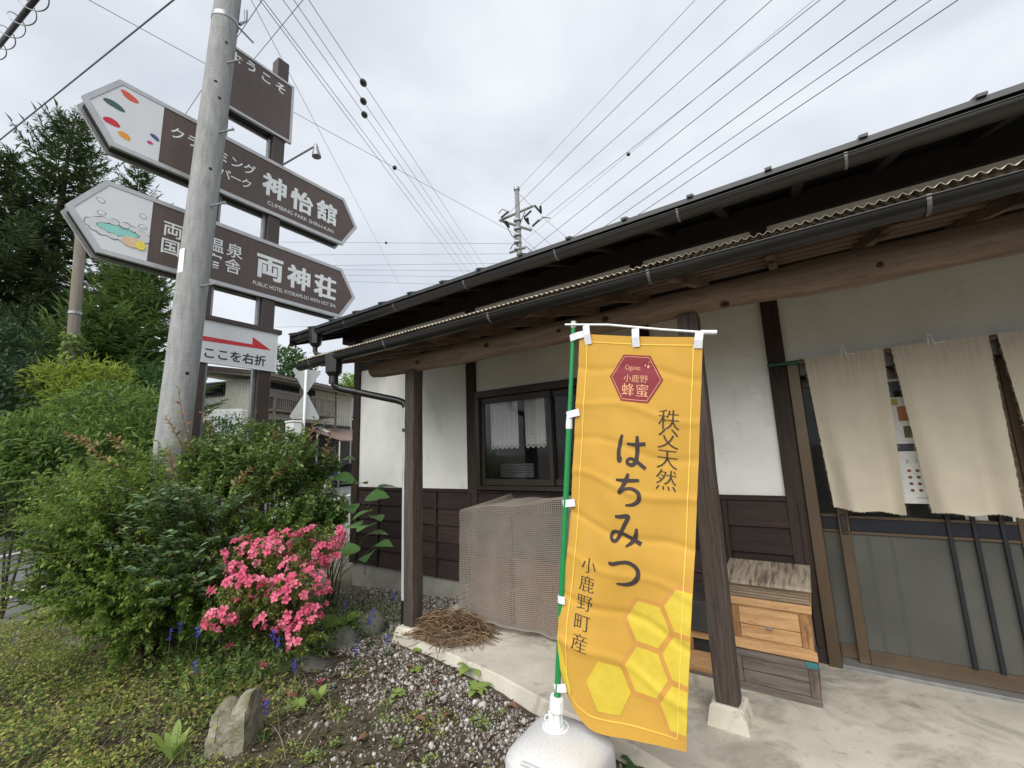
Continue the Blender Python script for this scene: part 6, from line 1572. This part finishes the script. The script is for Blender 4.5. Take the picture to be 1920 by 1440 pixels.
conifer('dark spruce filling the gap behind the wooden pole', (75, 430), 33, 3.8, NEED, 85, .05, seed=7)
conifer('short dark conifer low between the spruces', (50, 600), 21, 2.6, NEED, 90, .04, seed=8)

def leafbush(name, label, blobs, n, L, w, mat, cat='bush', T=T_TRI, base=None, group='bushes across the road', up=.3):
    b0 = base if base is not None else np.array([np.mean([b[0][0] for b in blobs]), np.mean([b[0][1] for b in blobs]), -.3]); X = thing(name, label, cat, b0, group)
    C = np.array([b[0] for b in blobs]); Rr = np.array([b[1] for b in blobs]); p_ = Rr**2/np.sum(Rr**2); k = rng.choice(len(blobs), n, p=p_); d = rdir(n, up); rad = Rr[k]*np.clip(1-abs(rng.normal(0, .28, n)), .15, 1.1)
    cl = np.array([1+.30*mnoise.noise(Vector(q*3+c)) for q, c in zip(d, C[k])]); P = C[k]+d*(rad*cl)[:, None]; D = d+rng.normal(size=(n, 3))*.8; D[:, 2] -= .25; N = d*.4+np.array([0, 0, .8])+rng.normal(size=(n, 3))*.4
    kp = P[:, 2] > -.28
    o = build_np('crown', *leafmass(P[kp], D[kp], N[kp], L*rng.uniform(.6, 1.3, kp.sum()), w, T), mat, X); o['kind'] = 'stuff'; g = MB()
    for c, r in zip(C, Rr): g.tube([b0, (b0+c)/2+np.array([.1, 0, .1]), c], [.022*r+.006, .014*r+.005, .006], 5, False)
    o = g.build('stems', BARK, X, False, False); o['kind'] = 'stuff'
LF_MID = M_leaf('roadside_leaf', [(.024, .060, .018), (.045, .105, .028), (.085, .165, .040)], .3, .5, .3)
LF_BAM = M_leaf('bamboo_leaf', [(.14, .21, .035), (.25, .33, .05), (.36, .42, .08)], .4, .5, .3)
LF_DK = M_leaf('shade_leaf', [(.018, .040, .020), (.034, .068, .030), (.055, .10, .04)], .2, .5, .3)
LF_SHRUB = M_leaf('mixed_shrub_leaf', [(.018, .045, .016), (.05, .11, .03), (.11, .20, .045), (.22, .31, .07)], .35, .5, .3)
leafbush('bamboo_clump', 'yellow green clump of narrow leaves below the light conifers', [B_(130, 735, 14, .75), B_(180, 730, 14, .7), B_(95, 745, 14.5, .6), B_(160, 770, 13.5, .7)], 5200, .20, .12, LF_BAM, up=.2)
leafbush('roadside_bush', 'mid green bush with upright new shoots left of the concrete pole', [B_(190, 800, 9.5, .75), B_(260, 810, 9.0, .7), B_(120, 830, 9.8, .7), B_(230, 860, 8.8, .7), B_(300, 850, 8.5, .5)], 6500, .115, .30, LF_SHRUB)
leafbush('roadside_bush', 'bright green bush at the left picture edge above the road', [B_(40, 845, 8.6, .5), B_(90, 870, 8.2, .45), B_(10, 865, 8.4, .42)], 4200, .10, .32, LF_SHRUB)
SHT = thing('young_shoots', 'light green upright shoots rising from the roadside bush left of the pole', 'plant', at_h(200, 880, 8.6)*np.array([1, 1, 0]))
for k in range(46):
    px, py = random.uniform(20, 300), random.uniform(775, 850); b0_ = at(px+random.uniform(-25, 25), py+random.uniform(50, 85), 8.5); shoot(b0_, at(px, py, 8.5), SHT, 20, .085, LF_LIME, STEMG, 'green_shoot', .26, T_TRI)
leafbush('dark_thicket', 'dark leafy thicket at the far left below the spruces', [B_(20, 760, 15, 1.3), B_(-40, 800, 14, 1.3), B_(70, 800, 14.5, 1.1), B_(-60, 700, 17, 1.6), B_(30, 690, 18, 1.3)], 9500, .16, .42, LF_DK)
leafbush('roadside_bush', 'dark green bush behind the bamboo clump and the concrete pole', [B_(250, 760, 15, 1.0), B_(300, 740, 15.5, .9), B_(220, 790, 13, .8), B_(310, 790, 13, .8)], 8000, .13, .4, LF_MID)
leafbush('roadside_bush', 'leafy bush between white fence and glossy bush', [B_(420, 830, 9.5, .5), B_(500, 840, 9.0, .5), B_(370, 850, 9, .5)], 5200, .07, .4, LF_MID)
# distant trees round the houses
leafbush('distant_tree', 'light green tree beyond the tiled roof right of the house', [B_(668, 735, 62, 2.6), B_(690, 745, 60, 2.4), B_(650, 745, 64, 2.0)], 2600, .5, .6, LF_LIME, 'tree', group='trees beyond the houses')
leafbush('distant_tree', 'round green tree top behind the house roof left of the triangle signs', [B_(535, 690, 70, 3.2), B_(560, 700, 70, 2.6)], 2200, .55, .6, LF_MID, 'tree', group='trees beyond the houses')
# wooded hills at the horizon
HILL = M_noise('wooded_hill', (.040, .072, .036), .5, .05, .95, 0, 1, .1)
hv = []; N_ = 90
for i in range(N_+1):
    a = R_(-130+190*i/N_); r = 420
    for j in range(6):
        t = j/5; hgt = (42+34*mnoise.noise(Vector((i*.11, 2, 0)))+9*mnoise.noise(Vector((i*.9, j, 0))))*math.sin(t*PI/2); hv.append((math.sin(a)*(r+150*t), math.cos(a)*(r+150*t), -1+hgt*(1 if j else 0)))
tag(build('hills', hv, [(i*6+j, i*6+j+1, (i+1)*6+j+1, (i+1)*6+j) for i in range(N_) for j in range(5)], HILL, None, True), kind='structure')

# old wooden pole with ivy
WP = thing('wooden_pole', 'bare weathered wooden pole with ivy in front of the spruces', 'pole', at_h(138, 800, 14)*np.array([1, 1, 0])+np.array([0, 0, -.3]))
b = np.array(WP.location); q = at_h(155, 400, 14); MB().tube([b, b+(np.array([q[0], q[1], q[2]])-b)*.5, q], [.125, .115, .10], 14).build('shaft', M_wood('grey_pole_wood', (.23, .205, .175), (.10, .085, .07), 2, 5, 20, .9, .6, objrand=0), WP, True)
for z in (4.2, 5.4): zq = (q-b)*(z/(q[2]-b[2])); MB().tube([b+zq, b+zq*1.012], .125, 14).build('wire_band', GALV, WP)
n = 2600; t = rng.random(n)**1.2*.62; a = rng.random(n)*6.28; c = b+(q-b)*t[:, None]; rr = .12+.15*rng.random(n)*(1-t); P = c+np.column_stack([np.cos(a)*rr, np.sin(a)*rr, np.zeros(n)])
o = build_np('ivy', *leafmass(P, rdir(n)*.6+np.array([0, 0, -.4]), np.column_stack([np.cos(a), np.sin(a), .4+0*a]), .12*rng.uniform(.6, 1.2, n), .7), LF_FINE, WP); o['kind'] = 'stuff'

# ================================================================== FAR HOUSE, CARPORT, SIGNS
HC = at_h(474, 800, 29); HC[2] = 0
dR = np.array([math.sin(R_(-20)), math.cos(R_(-20)), 0]); dL = np.array([math.sin(R_(-110)), math.cos(R_(-110)), 0]); nR = -dL*1.0; nL = -dR*1.0
def hp_(s, l, z): return HC+dR*s+dL*l+np.array([0, 0, z])
def onR(px, py, off=0.0): p = on_plane(px, py, HC+nR*off, nR); return float(np.dot(p-HC, dR)), float(p[2])
def onL(px, py, off=0.0): p = on_plane(px, py, HC+nL*off, nL); return float(np.dot(p-HC, dL)), float(p[2])
def hbox(s0, s1, l0, l1, z0, z1, name, mat, par, b=0.0):
    g = MB(); vs = [hp_(s, l, z) for z in (z0, z1) for l in (l0, l1) for s in (s0, s1)]
    g.add(vs, [(0, 2, 3, 1), (4, 5, 7, 6), (0, 1, 5, 4), (2, 6, 7, 3), (0, 4, 6, 2), (1, 3, 7, 5)]); return g.build(name, mat, par)
HS = thing('far_house', 'two-storey pale ribbed house with a brown balcony across the road', 'house', HC+np.array([0, 0, -.3]))
RIBW = M_noise('cream_ribbed_metal', (.60, .59, .52), .08, 2, .6, 0, 1, .3); BRN = M_plain('brown_balcony_paint', (.16, .125, .105), .6); RFD = M_noise('far_roof', (.075, .058, .052), .25, 4, .7, 0, 1, .3); WDK = M_glass('far_window_glass', (.02, .025, .025), .0, .08); SOF = M_plain('pale_soffit', (.42, .39, .33), .8)
sE, zE = onR(640, 727); zc = onL(471, 708)[1]; zW = zc-.05
hbox(0.12, 9.6, .12, 9.0, -.3, zW, 'wall_core', RIBW, HS)
def ribs(face, a0, a1, z0, z1, skip=()):
    g = MB(); n = int((a1-a0)/.22)
    for i in range(n):
        x = a0+.22*i
        for zz0, zz1 in ([(z0, z1)] if not any(s[0]-.2 < x < s[1] for s in skip) else [(z0, s[2]) for s in skip if s[0]-.2 < x < s[1]]+[(s[3], z1) for s in skip if s[0]-.2 < x < s[1]]):
            if face == 'L': pts = [hp_(l_, q, z) for z in (zz0, zz1) for q, l_ in ((x, .10), (x+.03, .05), (x+.13, .05), (x+.16, .10), (x+.22, .10))]
            else: pts = [hp_(q, l_, z) for z in (zz0, zz1) for q, l_ in ((x, .10), (x+.03, .05), (x+.13, .05), (x+.16, .10), (x+.22, .10))]
            g.add(pts, [(k, k+1, k+6, k+5) for k in range(4)])
    o = g.build('ribbed_cladding', RIBW, HS); o['kind'] = 'stuff'
wl0, wzt = onL(421, 717); wl1, _ = onL(378, 728); wzb = onL(420, 741)[1]
ribs('L', .1, 8.8, -.2, zW, [(wl0, wl0+2.6, wzb, wzt)]); ribs('R', .1, 9.4, -.2, zW)
Wn = hbox(-.02, .09, wl0, wl0+2.6, wzb, wzt, 'window', BRONZED, HS); hbox(-.035, -.021, wl0+.06, wl0+1.26, wzb+.06, wzt-.06, 'pane', WDK, Wn); hbox(-.035, -.021, wl0+1.32, wl0+2.54, wzb+.06, wzt-.06, 'pane', WDK, Wn)
# roof slab sloping away from the balcony side, eaves over both faces
def zroof(l): return zW+.12+.16*l
g = MB(); vs = [hp_(s, l, zroof(l)+dz) for s in (-.75, 10.3) for l, dz in ((-1.5, 0), (9.5, 0), (9.5, .22), (-1.5, .22))]
g.add(vs, [(0, 1, 2, 3), (4, 7, 6, 5), (0, 4, 5, 1), (2, 6, 7, 3), (0, 3, 7, 4), (1, 5, 6, 2)]); RH = g.build('roof', RFD, HS)
g = MB(); vs = [hp_(s, l, zroof(l)+dz) for s in (-.7, 10.2) for l, dz in ((-1.4, -.06), (9.4, -.06), (9.4, -.005), (-1.4, -.005))]
g.add(vs, [(0, 1, 2, 3), (4, 7, 6, 5), (0, 4, 5, 1), (2, 6, 7, 3), (0, 3, 7, 4), (1, 5, 6, 2)]); g.build('soffit', SOF, RH)
for k in range(24):
    s = -.7+.47*k; g = MB(); vs = [hp_(s+q, l, zroof(l)+.221+dz) for l in (-1.5, 9.5) for q, dz in ((-.03, 0), (.03, 0), (.03, .05), (-.03, .05))]; g.add(vs, [(0, 1, 2, 3), (4, 7, 6, 5), (0, 4, 5, 1), (1, 5, 6, 2), (2, 6, 7, 3), (3, 7, 4, 0)]); g.build('roof_seam', RFD, RH)
hbox(-.72, 10.25, -1.62, -1.51, zroof(-1.5)+.02, zroof(-1.5)+.16, 'eave_gutter', BRN, RH)
# wide openings with doors behind the balcony
s0, zt = onR(524, 727); s1, _ = onR(566, 735); zbf = onR(524, 770, 1.1)[1]
bs0, bzt = onR(517, 733, 1.1); bs1, _ = onR(630, 752, 1.1); bzb = onR(560, 772, 1.1)[1]
for a, b_ in ((bs0+.3, bs0+3.2), (bs0+3.9, bs1-.8)):
    D_ = hbox(a, b_, .0, .10, bzb+.1, bzt+.75, 'window', BRONZED, HS); hbox(a+.06, (a+b_)/2-.03, -.02, -.001, bzb+.2, bzt+.68, 'pane', WDK, D_); hbox((a+b_)/2+.03, b_-.06, -.02, -.001, bzb+.2, bzt+.68, 'pane', WDK, D_)
BAL = hbox(bs0-.1, bs1+.1, -1.15, .0, bzb-.12, bzb+.02, 'balcony', BRN, HS)
hbox(bs0, bs1, -1.13, -1.07, bzt-.06, bzt, 'top_rail', BRN, BAL); hbox(bs0, bs1, -1.12, -1.08, bzb+.08, bzb+.13, 'bottom_rail', BRN, BAL)
n = int((bs1-bs0)/.16); bal_me = None
for i in range(n):
    s = bs0+.05+.16*i
    if bal_me is None:
        o = hbox(s, s+.05, -1.115, -1.085, bzb+.131, bzt-.061, 'baluster', BRN, BAL); bal_me = o.data; first = s
    else:
        o = bpy.data.objects.new('baluster', bal_me); COL.objects.link(o); o.parent = BAL; o.location = dR*(s-first)
for s in (bs0-.02, bs1+.02): hbox(s-.05, s+.05, -1.15, -1.05, -.3, bzt+.03, 'balcony_post', BRN, BAL)
hbox(bs1-.05, bs1+.05, -1.15, -1.05, bzt, zroof(-1.1), 'canopy_post', BRN, BAL)
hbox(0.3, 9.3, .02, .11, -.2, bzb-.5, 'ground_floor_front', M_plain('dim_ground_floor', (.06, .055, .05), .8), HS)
# white ribbed fence
FN = thing('metal_fence', 'white ribbed metal fence in front of the pale house', 'fence', at_h(420, 800, 24)*np.array([1, 1, 0]))
fa, fb = at_h(355, 780, 24.5), at_h(462, 790, 23); zt = at_h(420, 768, 23.8)[2]; fd = fb-fa; fd[2] = 0; fl = np.linalg.norm(fd); fd /= fl; fn_ = np.array([fd[1], -fd[0], 0]); WF = M_plain('white_fence_metal', (.68, .70, .70), .5); n = int(fl/.30)
fme = None
for i in range(n):
    g = MB(); st = fa+fd*.30*i; pts = [np.array([st[0], st[1], 0])+fd*q+fn_*dz+np.array([0, 0, z]) for z in (-.3, zt) for q, dz in ((0, 0), (.05, .05), (.2, .05), (.25, 0), (.298, 0))]
    g.add(pts, [(k, k+1, k+6, k+5) for k in range(4)]); g.build('fence_panel', WF, FN)
g = MB(); g.tube([(fa[0], fa[1], zt-.1), (fb[0], fb[1], zt-.1)], .03, 6); g.build('fence_rail', WF, FN)
# traffic sign backs on a white post
def M_back(): return M_noise('sign_back_metal', (.50, .52, .50), .08, 5, .45, .02, 60, .4, metal=.2)
SBK = M_back(); WPOST = M_plain('white_post_paint', (.70, .71, .71), .4)
d_ = 17.0; bp = at_h(566, 870, d_); TS = thing('traffic_sign', 'two triangular road signs seen from behind on a white post', 'traffic sign', (bp[0], bp[1], -.3))
tpz = at_h(573, 684, d_); MB().tube([(bp[0], bp[1], -.3), (bp[0], bp[1], tpz[2])], .045, 12).build('sign_post', WPOST, TS, True)
vdir = np.array([bp[0], bp[1], 0]); vdir /= np.linalg.norm(vdir); sdir = np.array([vdir[1], -vdir[0], 0])
def tri(cx, cz, r, up, name):
    P = []
    for k in range(3):
        a = PI/2+k*2*PI/3+(0 if up else PI); 
        for e in np.linspace(-.5, .5, 5): P.append((cx+r*.86*math.cos(a)+.14*r*math.cos(a+e*2.0), cz+r*.86*math.sin(a)+.14*r*math.sin(a+e*2.0)))
    yaw = .45; s2 = sdir*math.cos(yaw)+vdir*math.sin(yaw); n2 = np.cross(s2, [0, 0, 1])
    base = np.array([bp[0], bp[1], 0])+vdir*.10
    g = MB(); g.prism(P, lambda a, b, t: base+s2*a+np.array([0, 0, b])+n2*t, -.01, .01); o = g.build(name, SBK, TS)
    for dz in (-.16, .12):
        g = MB(); c = base+np.array([0, 0, cz+dz]); g.add([c+s2*q-n2*t*1.0+np.array([0, 0, z]) for z in (-.02, .02) for q in (-.16, .16) for t in (.012, .05)], [(0, 1, 3, 2), (4, 6, 7, 5), (0, 4, 5, 1), (2, 3, 7, 6), (0, 2, 6, 4), (1, 5, 7, 3)]); g.build('sign_bracket', GALV, o)
z1, z2 = at_h(577, 708, d_)[2], at_h(577, 768, d_)[2]
tri(.02, z1, .56, False, 'upper_triangle'); tri(.03, z2, .60, True, 'lower_triangle')
# carport with brownish sheet roof
CP0 = at_h(590, 800, 33); CPT = thing('carport', 'open carport with a brown sheet roof beside the balcony house', 'carport', CP0*np.array([1, 1, 0]))
q = [at_h(577, 797, 34), at_h(680, 808, 36), at_h(680, 826, 31), at_h(640, 825, 30.5), at_h(592, 809, 31)]
g = MB(); vs = q+[p-np.array([0, 0, .06]) for p in q]; g.add(vs, [(0, 1, 2, 3, 4), (9, 8, 7, 6, 5)]+[(i, (i+1) % 5, 5+(i+1) % 5, 5+i) for i in range(5)]); g.build('carport_roof', M_noise('brown_sheet_roof', (.24, .165, .15), .2, 1.5, .6, 0, 1, .3), CPT)
w = [at_h(582, 799, 33.4)+np.array([0, 0, .07]), at_h(612, 812, 31.4)+np.array([0, 0, .07]), at_h(618, 811, 31.6)+np.array([0, 0, .07]), at_h(600, 800, 33.6)+np.array([0, 0, .07])]
g = MB(); g.add(w+[p-np.array([0, 0, .03]) for p in w], [(0, 1, 2, 3), (7, 6, 5, 4)]+[(i, (i+1) % 4, 4+(i+1) % 4, 4+i) for i in range(4)]); g.build('white_roof_strip', M_plain('white_sheet', (.72, .72, .70), .5), CPT)
for px, py, dd in ((637, 826, 30.6), (595, 812, 31), (684, 825, 31)):
    p = at_h(px, py, dd); MB().tube([(p[0], p[1], -.3), tuple(p-np.array([0, 0, .06]))], .05, 8).build('carport_post', M_plain('pale_post', (.45, .43, .40), .6) if 'pale_post' not in bpy.data.materials else bpy.data.materials['pale_post'], CPT, True)
bw = [at_h(575, 830, 37), at_h(700, 830, 38)]; g = MB(); hz = at_h(600, 800, 37)[2]
g.add([(bw[0][0], bw[0][1], -.3), (bw[1][0], bw[1][1], -.3), (bw[1][0], bw[1][1], hz), (bw[0][0], bw[0][1], hz)], [(0, 1, 2, 3)]); o = g.build('back_wall', M_plain('dark_board_wall', (.045, .032, .028), .9), CPT); md = o.modifiers.new('t', 'SOLIDIFY'); md.thickness = .1
tp_ = at_h(612, 862, 32); o = rock('tarp_bundle', 'navy blue covered bundle under the carport roof', (tp_[0], tp_[1], .25), (1.6, 1.0, .75), 5, M_plain('navy_tarp', (.012, .016, .05), .5), 'covered bundle', 3, .3)
tp_ = at_h(655, 868, 33); rock('tarp_bundle', 'dark covered bundle at the right end of the carport', (tp_[0], tp_[1], .25), (1.2, .9, .9), 9, M_plain('black_tarp', (.015, .015, .018), .5), 'covered bundle', 3, .3)
for k, (px, py, c, lb) in enumerate(((603, 879, (.05, .28, .15), 'small green garden object on the ground before the carport'), (618, 881, (.55, .47, .12), 'small yellow flower pot before the carport'), (609, 876, (.6, .62, .6), 'small white bottle standing before the carport'))):
    p = at_h(px, py, 30); z0 = -.26; g = MB(); g.tube([(p[0], p[1], z0), (p[0], p[1], z0+.22), (p[0], p[1], z0+.26), (p[0], p[1], z0+.4)], [.12, .14, .10, .05], 10); tag(g.build('garden_pot', M_plain('pot_%s' % 'abc'[k], c, .5), None, True), lb, 'pot')
# tiled roof house to the right
TH = thing('tiled_house', 'low brown house with a grey tiled roof between balcony and shop corner', 'house', at_h(660, 800, 42)*np.array([1, 1, 0]))
a_, b_ = at_h(630, 800, 41), at_h(720, 800, 44); tz = at_h(650, 782, 41)[2]; tz2 = at_h(668, 742, 44.5)[2]; ed = b_-a_; ed[2] = 0; ed /= np.linalg.norm(ed); nn = np.array([-ed[1], ed[0], 0]); nn = nn if np.dot(nn, a_) > 0 else -nn
g = MB(); A0 = np.array([a_[0], a_[1], 0])
g.add([A0+ed*s+nn*q+np.array([0, 0, z]) for z in (-.3, tz-.1) for q in (.6, 7) for s in (0.4, 9)], [(0, 2, 3, 1), (4, 5, 7, 6), (0, 1, 5, 4), (2, 6, 7, 3), (0, 4, 6, 2), (1, 3, 7, 5)]); g.build('wall', M_plain('brown_board_wall', (.075, .05, .042), .9), TH)
TILE = M_noise('grey_roof_tile', (.12, .12, .125), .25, 8, .5, 0, 1, .4); rise = tz2-tz; slope = 4.6
g = MB(); vs = [A0+ed*s+nn*q+np.array([0, 0, z]) for s in (-.6, 9.5) for q, z in ((-.3, tz-.12), (slope, tz+rise-.12), (slope, tz+rise), (-.3, tz))]; g.add(vs, [(0, 1, 2, 3), (4, 7, 6, 5), (0, 4, 5, 1), (2, 6, 7, 3), (0, 3, 7, 4), (1, 5, 6, 2)]); RT = g.build('roof', TILE, TH)
g = MB()
for i in range(12):
    for j in range(30):
        t0, t1 = i/12, (i+1.12)/12; s = -.55+.335*j; c0 = A0+ed*s+nn*(-.3+(slope+.3)*t0)+np.array([0, 0, tz+rise*t0+.035]); c1 = A0+ed*s+nn*(-.3+(slope+.3)*t1)+np.array([0, 0, tz+rise*t1+.012]); r = .14; vs = []
        for c in (c0, c1):
            for an in np.linspace(0, PI, 5): vs.append(c+ed*(r*math.cos(an))+np.array([0, 0, r*.5*math.sin(an)]))
        g.add(vs, [(k, k+1, k+6, k+5) for k in range(4)]+[(0, 1, 2, 3, 4)])
o = g.build('roof_tiles', TILE, RT, False, False); o['kind'] = 'stuff'
# white gate pillar seen above the glossy bush
p = at_h(548, 850, 15); z = at_h(548, 793, 15)[2]; PW = thing('white_gatepost', 'white painted gatepost behind the glossy bush', 'post', (p[0], p[1], -.3)); MB().box(p[0]-.22, p[0]+.22, p[1]-.15, p[1]+.15, -.3, z, .02).build('shaft', WPOST, PW); MB().box(p[0]-.25, p[0]+.25, p[1]-.18, p[1]+.18, z+.002, z+.06, .02).build('cap', WPOST, PW)

# ================================================================== DISTANT UTILITY POLE AND WIRES
DP = at_h(969, 357, 16.5); DPB = np.array([DP[0], DP[1], -.3]); UP = thing('distant_utility_pole', 'slim utility pole with crossarms and insulators rising behind the shop roof', 'utility pole', DPB)
MB().tube([DPB, DP], [.18, .095], 20).build('shaft', M_noise('dull_concrete', (.20, .20, .195), .2, 5, .9, .2, 50, .2), UP, True)
MB().tube([DP, DP+np.array([0, 0, .12])], .13, 12).build('pole_cap', GALV, UP)
def dpx(px, py): return at_h(px, py, 16.5)
ARM = M_plain('crossarm_steel', (.22, .23, .21), .5); INS = M_plain('insulator_rubber', (.05, .055, .055), .4)
pn = np.array([DP[0], DP[1], 0]); pn /= np.linalg.norm(pn); sn = np.array([pn[1], -pn[0], 0])
for (a, b_) in (((936, 414), (1000, 386)), ((940, 414), (997, 432)), ((955, 474), (985, 464))):
    pa, pb = dpx(*a), dpx(*b_); MB().tube([pa-pn*.0, pb], .055, 6).build('crossarm', ARM, UP)
MB().tube([dpx(984, 397), dpx(974, 422)], .03, 6).build('arm_brace', ARM, UP)
def insul(a, b_, r=.042):
    pa, pb = dpx(*a), dpx(*b_); pa = pa-pn*.15; pb = pb-pn*.15; n = 9; pts = [pa+(pb-pa)*i/(2*n) for i in range(2*n+1)]; MB().tube(pts, [r*(1.25 if i % 2 else .7) for i in range(2*n+1)], 10).build('insulator', INS, UP)
for a, b_ in (((940, 412), (954, 400)), ((1002, 389), (1015, 404)), ((1013, 390), (1014, 403)), ((983, 411), (996, 399)), ((983, 412), (992, 424)), ((989, 412), (990, 422)), ((998, 428), (1011, 416)), ((945, 418), (954, 430)), ((949, 418), (955, 430))): insul(a, b_)
for a, m_, b_ in (((1011, 416), (1018, 411), (1032, 412)), ((935, 403), (942, 396), (950, 399)), ((957, 470), (962, 462), (972, 459)), ((985, 464), (992, 470), (998, 476)), ((952, 430), (960, 445), (968, 452))): MB().tube([dpx(*a)-pn*.12, dpx(*m_)-pn*.16, dpx(*b_)-pn*.12], .018, 6).build('jumper_wire', INS, UP, True)
for py in (414, 430, 442, 455, 468): c = at_h(969+(py-357)*.02, py, 16.5); MB().tube([c-np.array([0, 0, .03]), c+np.array([0, 0, .03])], .165, 16).build('pole_band', GALV, UP)
WIRE = M_plain('black_wire', (.035, .037, .042), .5); WIREG = M_plain('grey_cable', (.20, .21, .23), .5)
def wire(a, da, b_, db, r, label, group, ext=(.0, .25), sag=.0, mat=WIRE, ball=None, name='power_line'):
    A, Bq = at(*a, da), at(*b_, db); d = Bq-A; A2, B2 = A-d*ext[0], Bq+d*ext[1]; n = 14; pts = []; r *= .62
    for i in range(n+1):
        t = i/n; p = A2+(B2-A2)*t; p = p+np.array([0, 0, -sag*4*t*(1-t)]); pts.append(p)
    g = MB(); g.tube(pts, r, 5, True)
    if ball is None: return tag(g.build(name, mat, None, True, False), label, 'power line', group)
    T = thing(name, label, 'power line', A2, group); g.build('cable', mat, T, True, False)
    for bp_, bd, br, st in ball:
        c = np.array(min(pts, key=lambda q: 1)); dirv = (B2-A2)/np.linalg.norm(B2-A2)
        ry = ray(*bp_); # closest point of the line to the sight line
        w0 = A2-CAM; bb = dirv @ ry; dd = dirv @ w0; ee = ry @ w0; s = (bb*ee-dd)/(1-bb*bb); c = A2+dirv*s
        u = c-dirv*br*st; v = c+dirv*br*st; m2 = MB(); m2.tube([u+(v-u)*k/8 for k in range(9)], [br*max(.15, math.sin(PI*k/8)**.6) for k in range(9)], 12); m2.build('line_insulator', INS if st > 1 else WIRE, T, True)
G1 = 'wires from the distant pole up to the upper right'
ww_ = [((974, 352), (1303, 0), .009, 'thin wire from the tip of the distant pole, leftmost of those rising right'), ((952, 402), (1360, 0), .013, 'wire from the left crossarm end, second of those rising right'), ((1013, 384), (1447, 0), .013, 'wire from the right crossarm end, third of those rising right'), ((1011, 416), (1537, 0), .013, 'wire from the lower crossarm, fourth of those rising right')]
for a, b_, r, lb in ww_: wire(a, 19.5, b_, 13.5, r, lb, G1, (.0, .9))
wire((985, 450), 19, (1526, 0), 13.2, .007, 'thin messenger wire with a small ball beside the fourth rising wire', G1, (0, .9), 0, WIRE, [((1183, 297), 0, .06, 1)])
for a, b_, r, lb in (((985, 478), (1585, 0), .014, 'fifth wire rising right, meeting the roof beside the distant pole'), ((1000, 499), (1680, 0), .016, 'sixth wire rising right out of the roof edge'), ((1000, 518), (1745, 0), .014, 'seventh wire rising right out of the roof edge'), ((1000, 535), (1796, 0), .015, 'rightmost wire rising from the roof to the upper right')): wire(a, 18.5, b_, 12.5, r, lb, G1, (0, .9))
for a, b_, lb in (((1014, 404), (1070, 452), 'wire running down right from the right crossarm insulator behind the roof'), ((972, 362), (996, 386), 'short stay wire from the pole tip to the upper crossarm'), ((992, 424), (1044, 468), 'wire running down right from the middle insulators behind the roof'), ((972, 440), (1012, 474), 'lowest wire running down right from the distant pole')): wire(a, 19, b_, 25 if 'stay' not in lb else 19, .012, lb, 'wires running down right behind the shop roof', (0, .6 if 'stay' not in lb else 0))
G2 = 'bundle of wires from the upper left down to the roof'
for a, b_, r, lb, ball in (((487, 0), (870, 513), .012, 'left wire of the close pair running down to the roof', None), ((494, 0), (884, 516), .012, 'right wire of the close pair running down to the roof', None),
        ((531, 0), (892, 510), .011, 'wire with the lowest of the three line insulators', [((681, 217), 0, .085, 1.6)]), ((551, 0), (899, 507), .011, 'wire with the middle one of the three line insulators', [((680, 191), 0, .085, 1.6)]), ((579, 0), (909, 501), .011, 'wire with the highest of the three line insulators', [((679, 157), 0, .085, 1.6)])):
    wire(a, 12, b_, 34, r*1.0, lb, G2, (.12, .5), 0, WIRE, ball)
wire((471, 0), 11, (741, 518), 30, .008, 'single thin wire passing just right of the sign tower', 'thin wires around the sign tower', (.15, .5))
wire((167, 0), 11, (969, 440), 16.5, .008, 'thin wire with a small ball from the upper left to the distant pole', 'thin wires around the sign tower', (.1, 0), 0, WIRE, [((739, 317), 0, .06, 1)])
wire((0, 262), 14, (325, 0), 10, .020, 'thick grey cable crossing the upper left corner above the spruces', 'cables at the upper left', (.3, .3), 0, WIREG)
wire((489, 4), 10, (349, 212), 13, .009, 'thin wire passing behind the concrete pole top', 'thin wires around the sign tower', (.2, .6))
wire((568, 0), 10, (478, 109), 12, .009, 'thin wire running down behind the welcome board', 'thin wires around the sign tower', (.2, 1.2))
# spiral-wrapped cable in the very corner
A, Bq = at(0, 83, 9), at(65, 0, 7.5); d = Bq-A; A2, B2 = A-d*.6, Bq+d*.6; T = thing('spiral_wrapped_cable', 'thick dark cable with a loose spiral wire in the top left corner', 'power line', A2, 'cables at the upper left')
MB().tube([A2, B2], .026, 8).build('cable', WIRE, T, True); dl = (B2-A2)/np.linalg.norm(B2-A2); u = np.cross(dl, [0, 0, 1]); u /= np.linalg.norm(u); v = np.cross(dl, u); ln_ = np.linalg.norm(B2-A2)
MB().tube([A2+dl*ln_*t+(u*math.cos(t*ln_*13)+v*math.sin(t*ln_*13))*.085 for t in np.linspace(0, 1, 160)], .006, 4).build('spiral_wire', GALV, T, True)
G3 = 'level wires between sign tower and distant pole'
for (a, b_, lb, ball) in (((535, 454), (966, 457), 'highest level wire with a small ball, running to the distant pole', [((724, 456), 0, .06, 1)]), ((571, 478), (954, 476), 'second level wire running to the lower bracket of the distant pole', None), ((622, 498), (932, 494), 'third level wire meeting the roof line', None), ((644, 506), (907, 508), 'fourth level wire meeting the roof line', None), ((652, 516), (858, 519), 'fifth level wire meeting the roof line', None), ((659, 528), (826, 533), 'lowest level wire above the roof line', None), ((540, 613), (590, 612), 'level wire between the hotel board and the upper gutter', None), ((540, 663), (612, 661), 'level wire just above the porch gutter end', None)):
    wire(a, 22, b_, 20, .010, lb, G3, (.55, .0 if b_[0] > 950 else .4), .0, WIRE, ball)
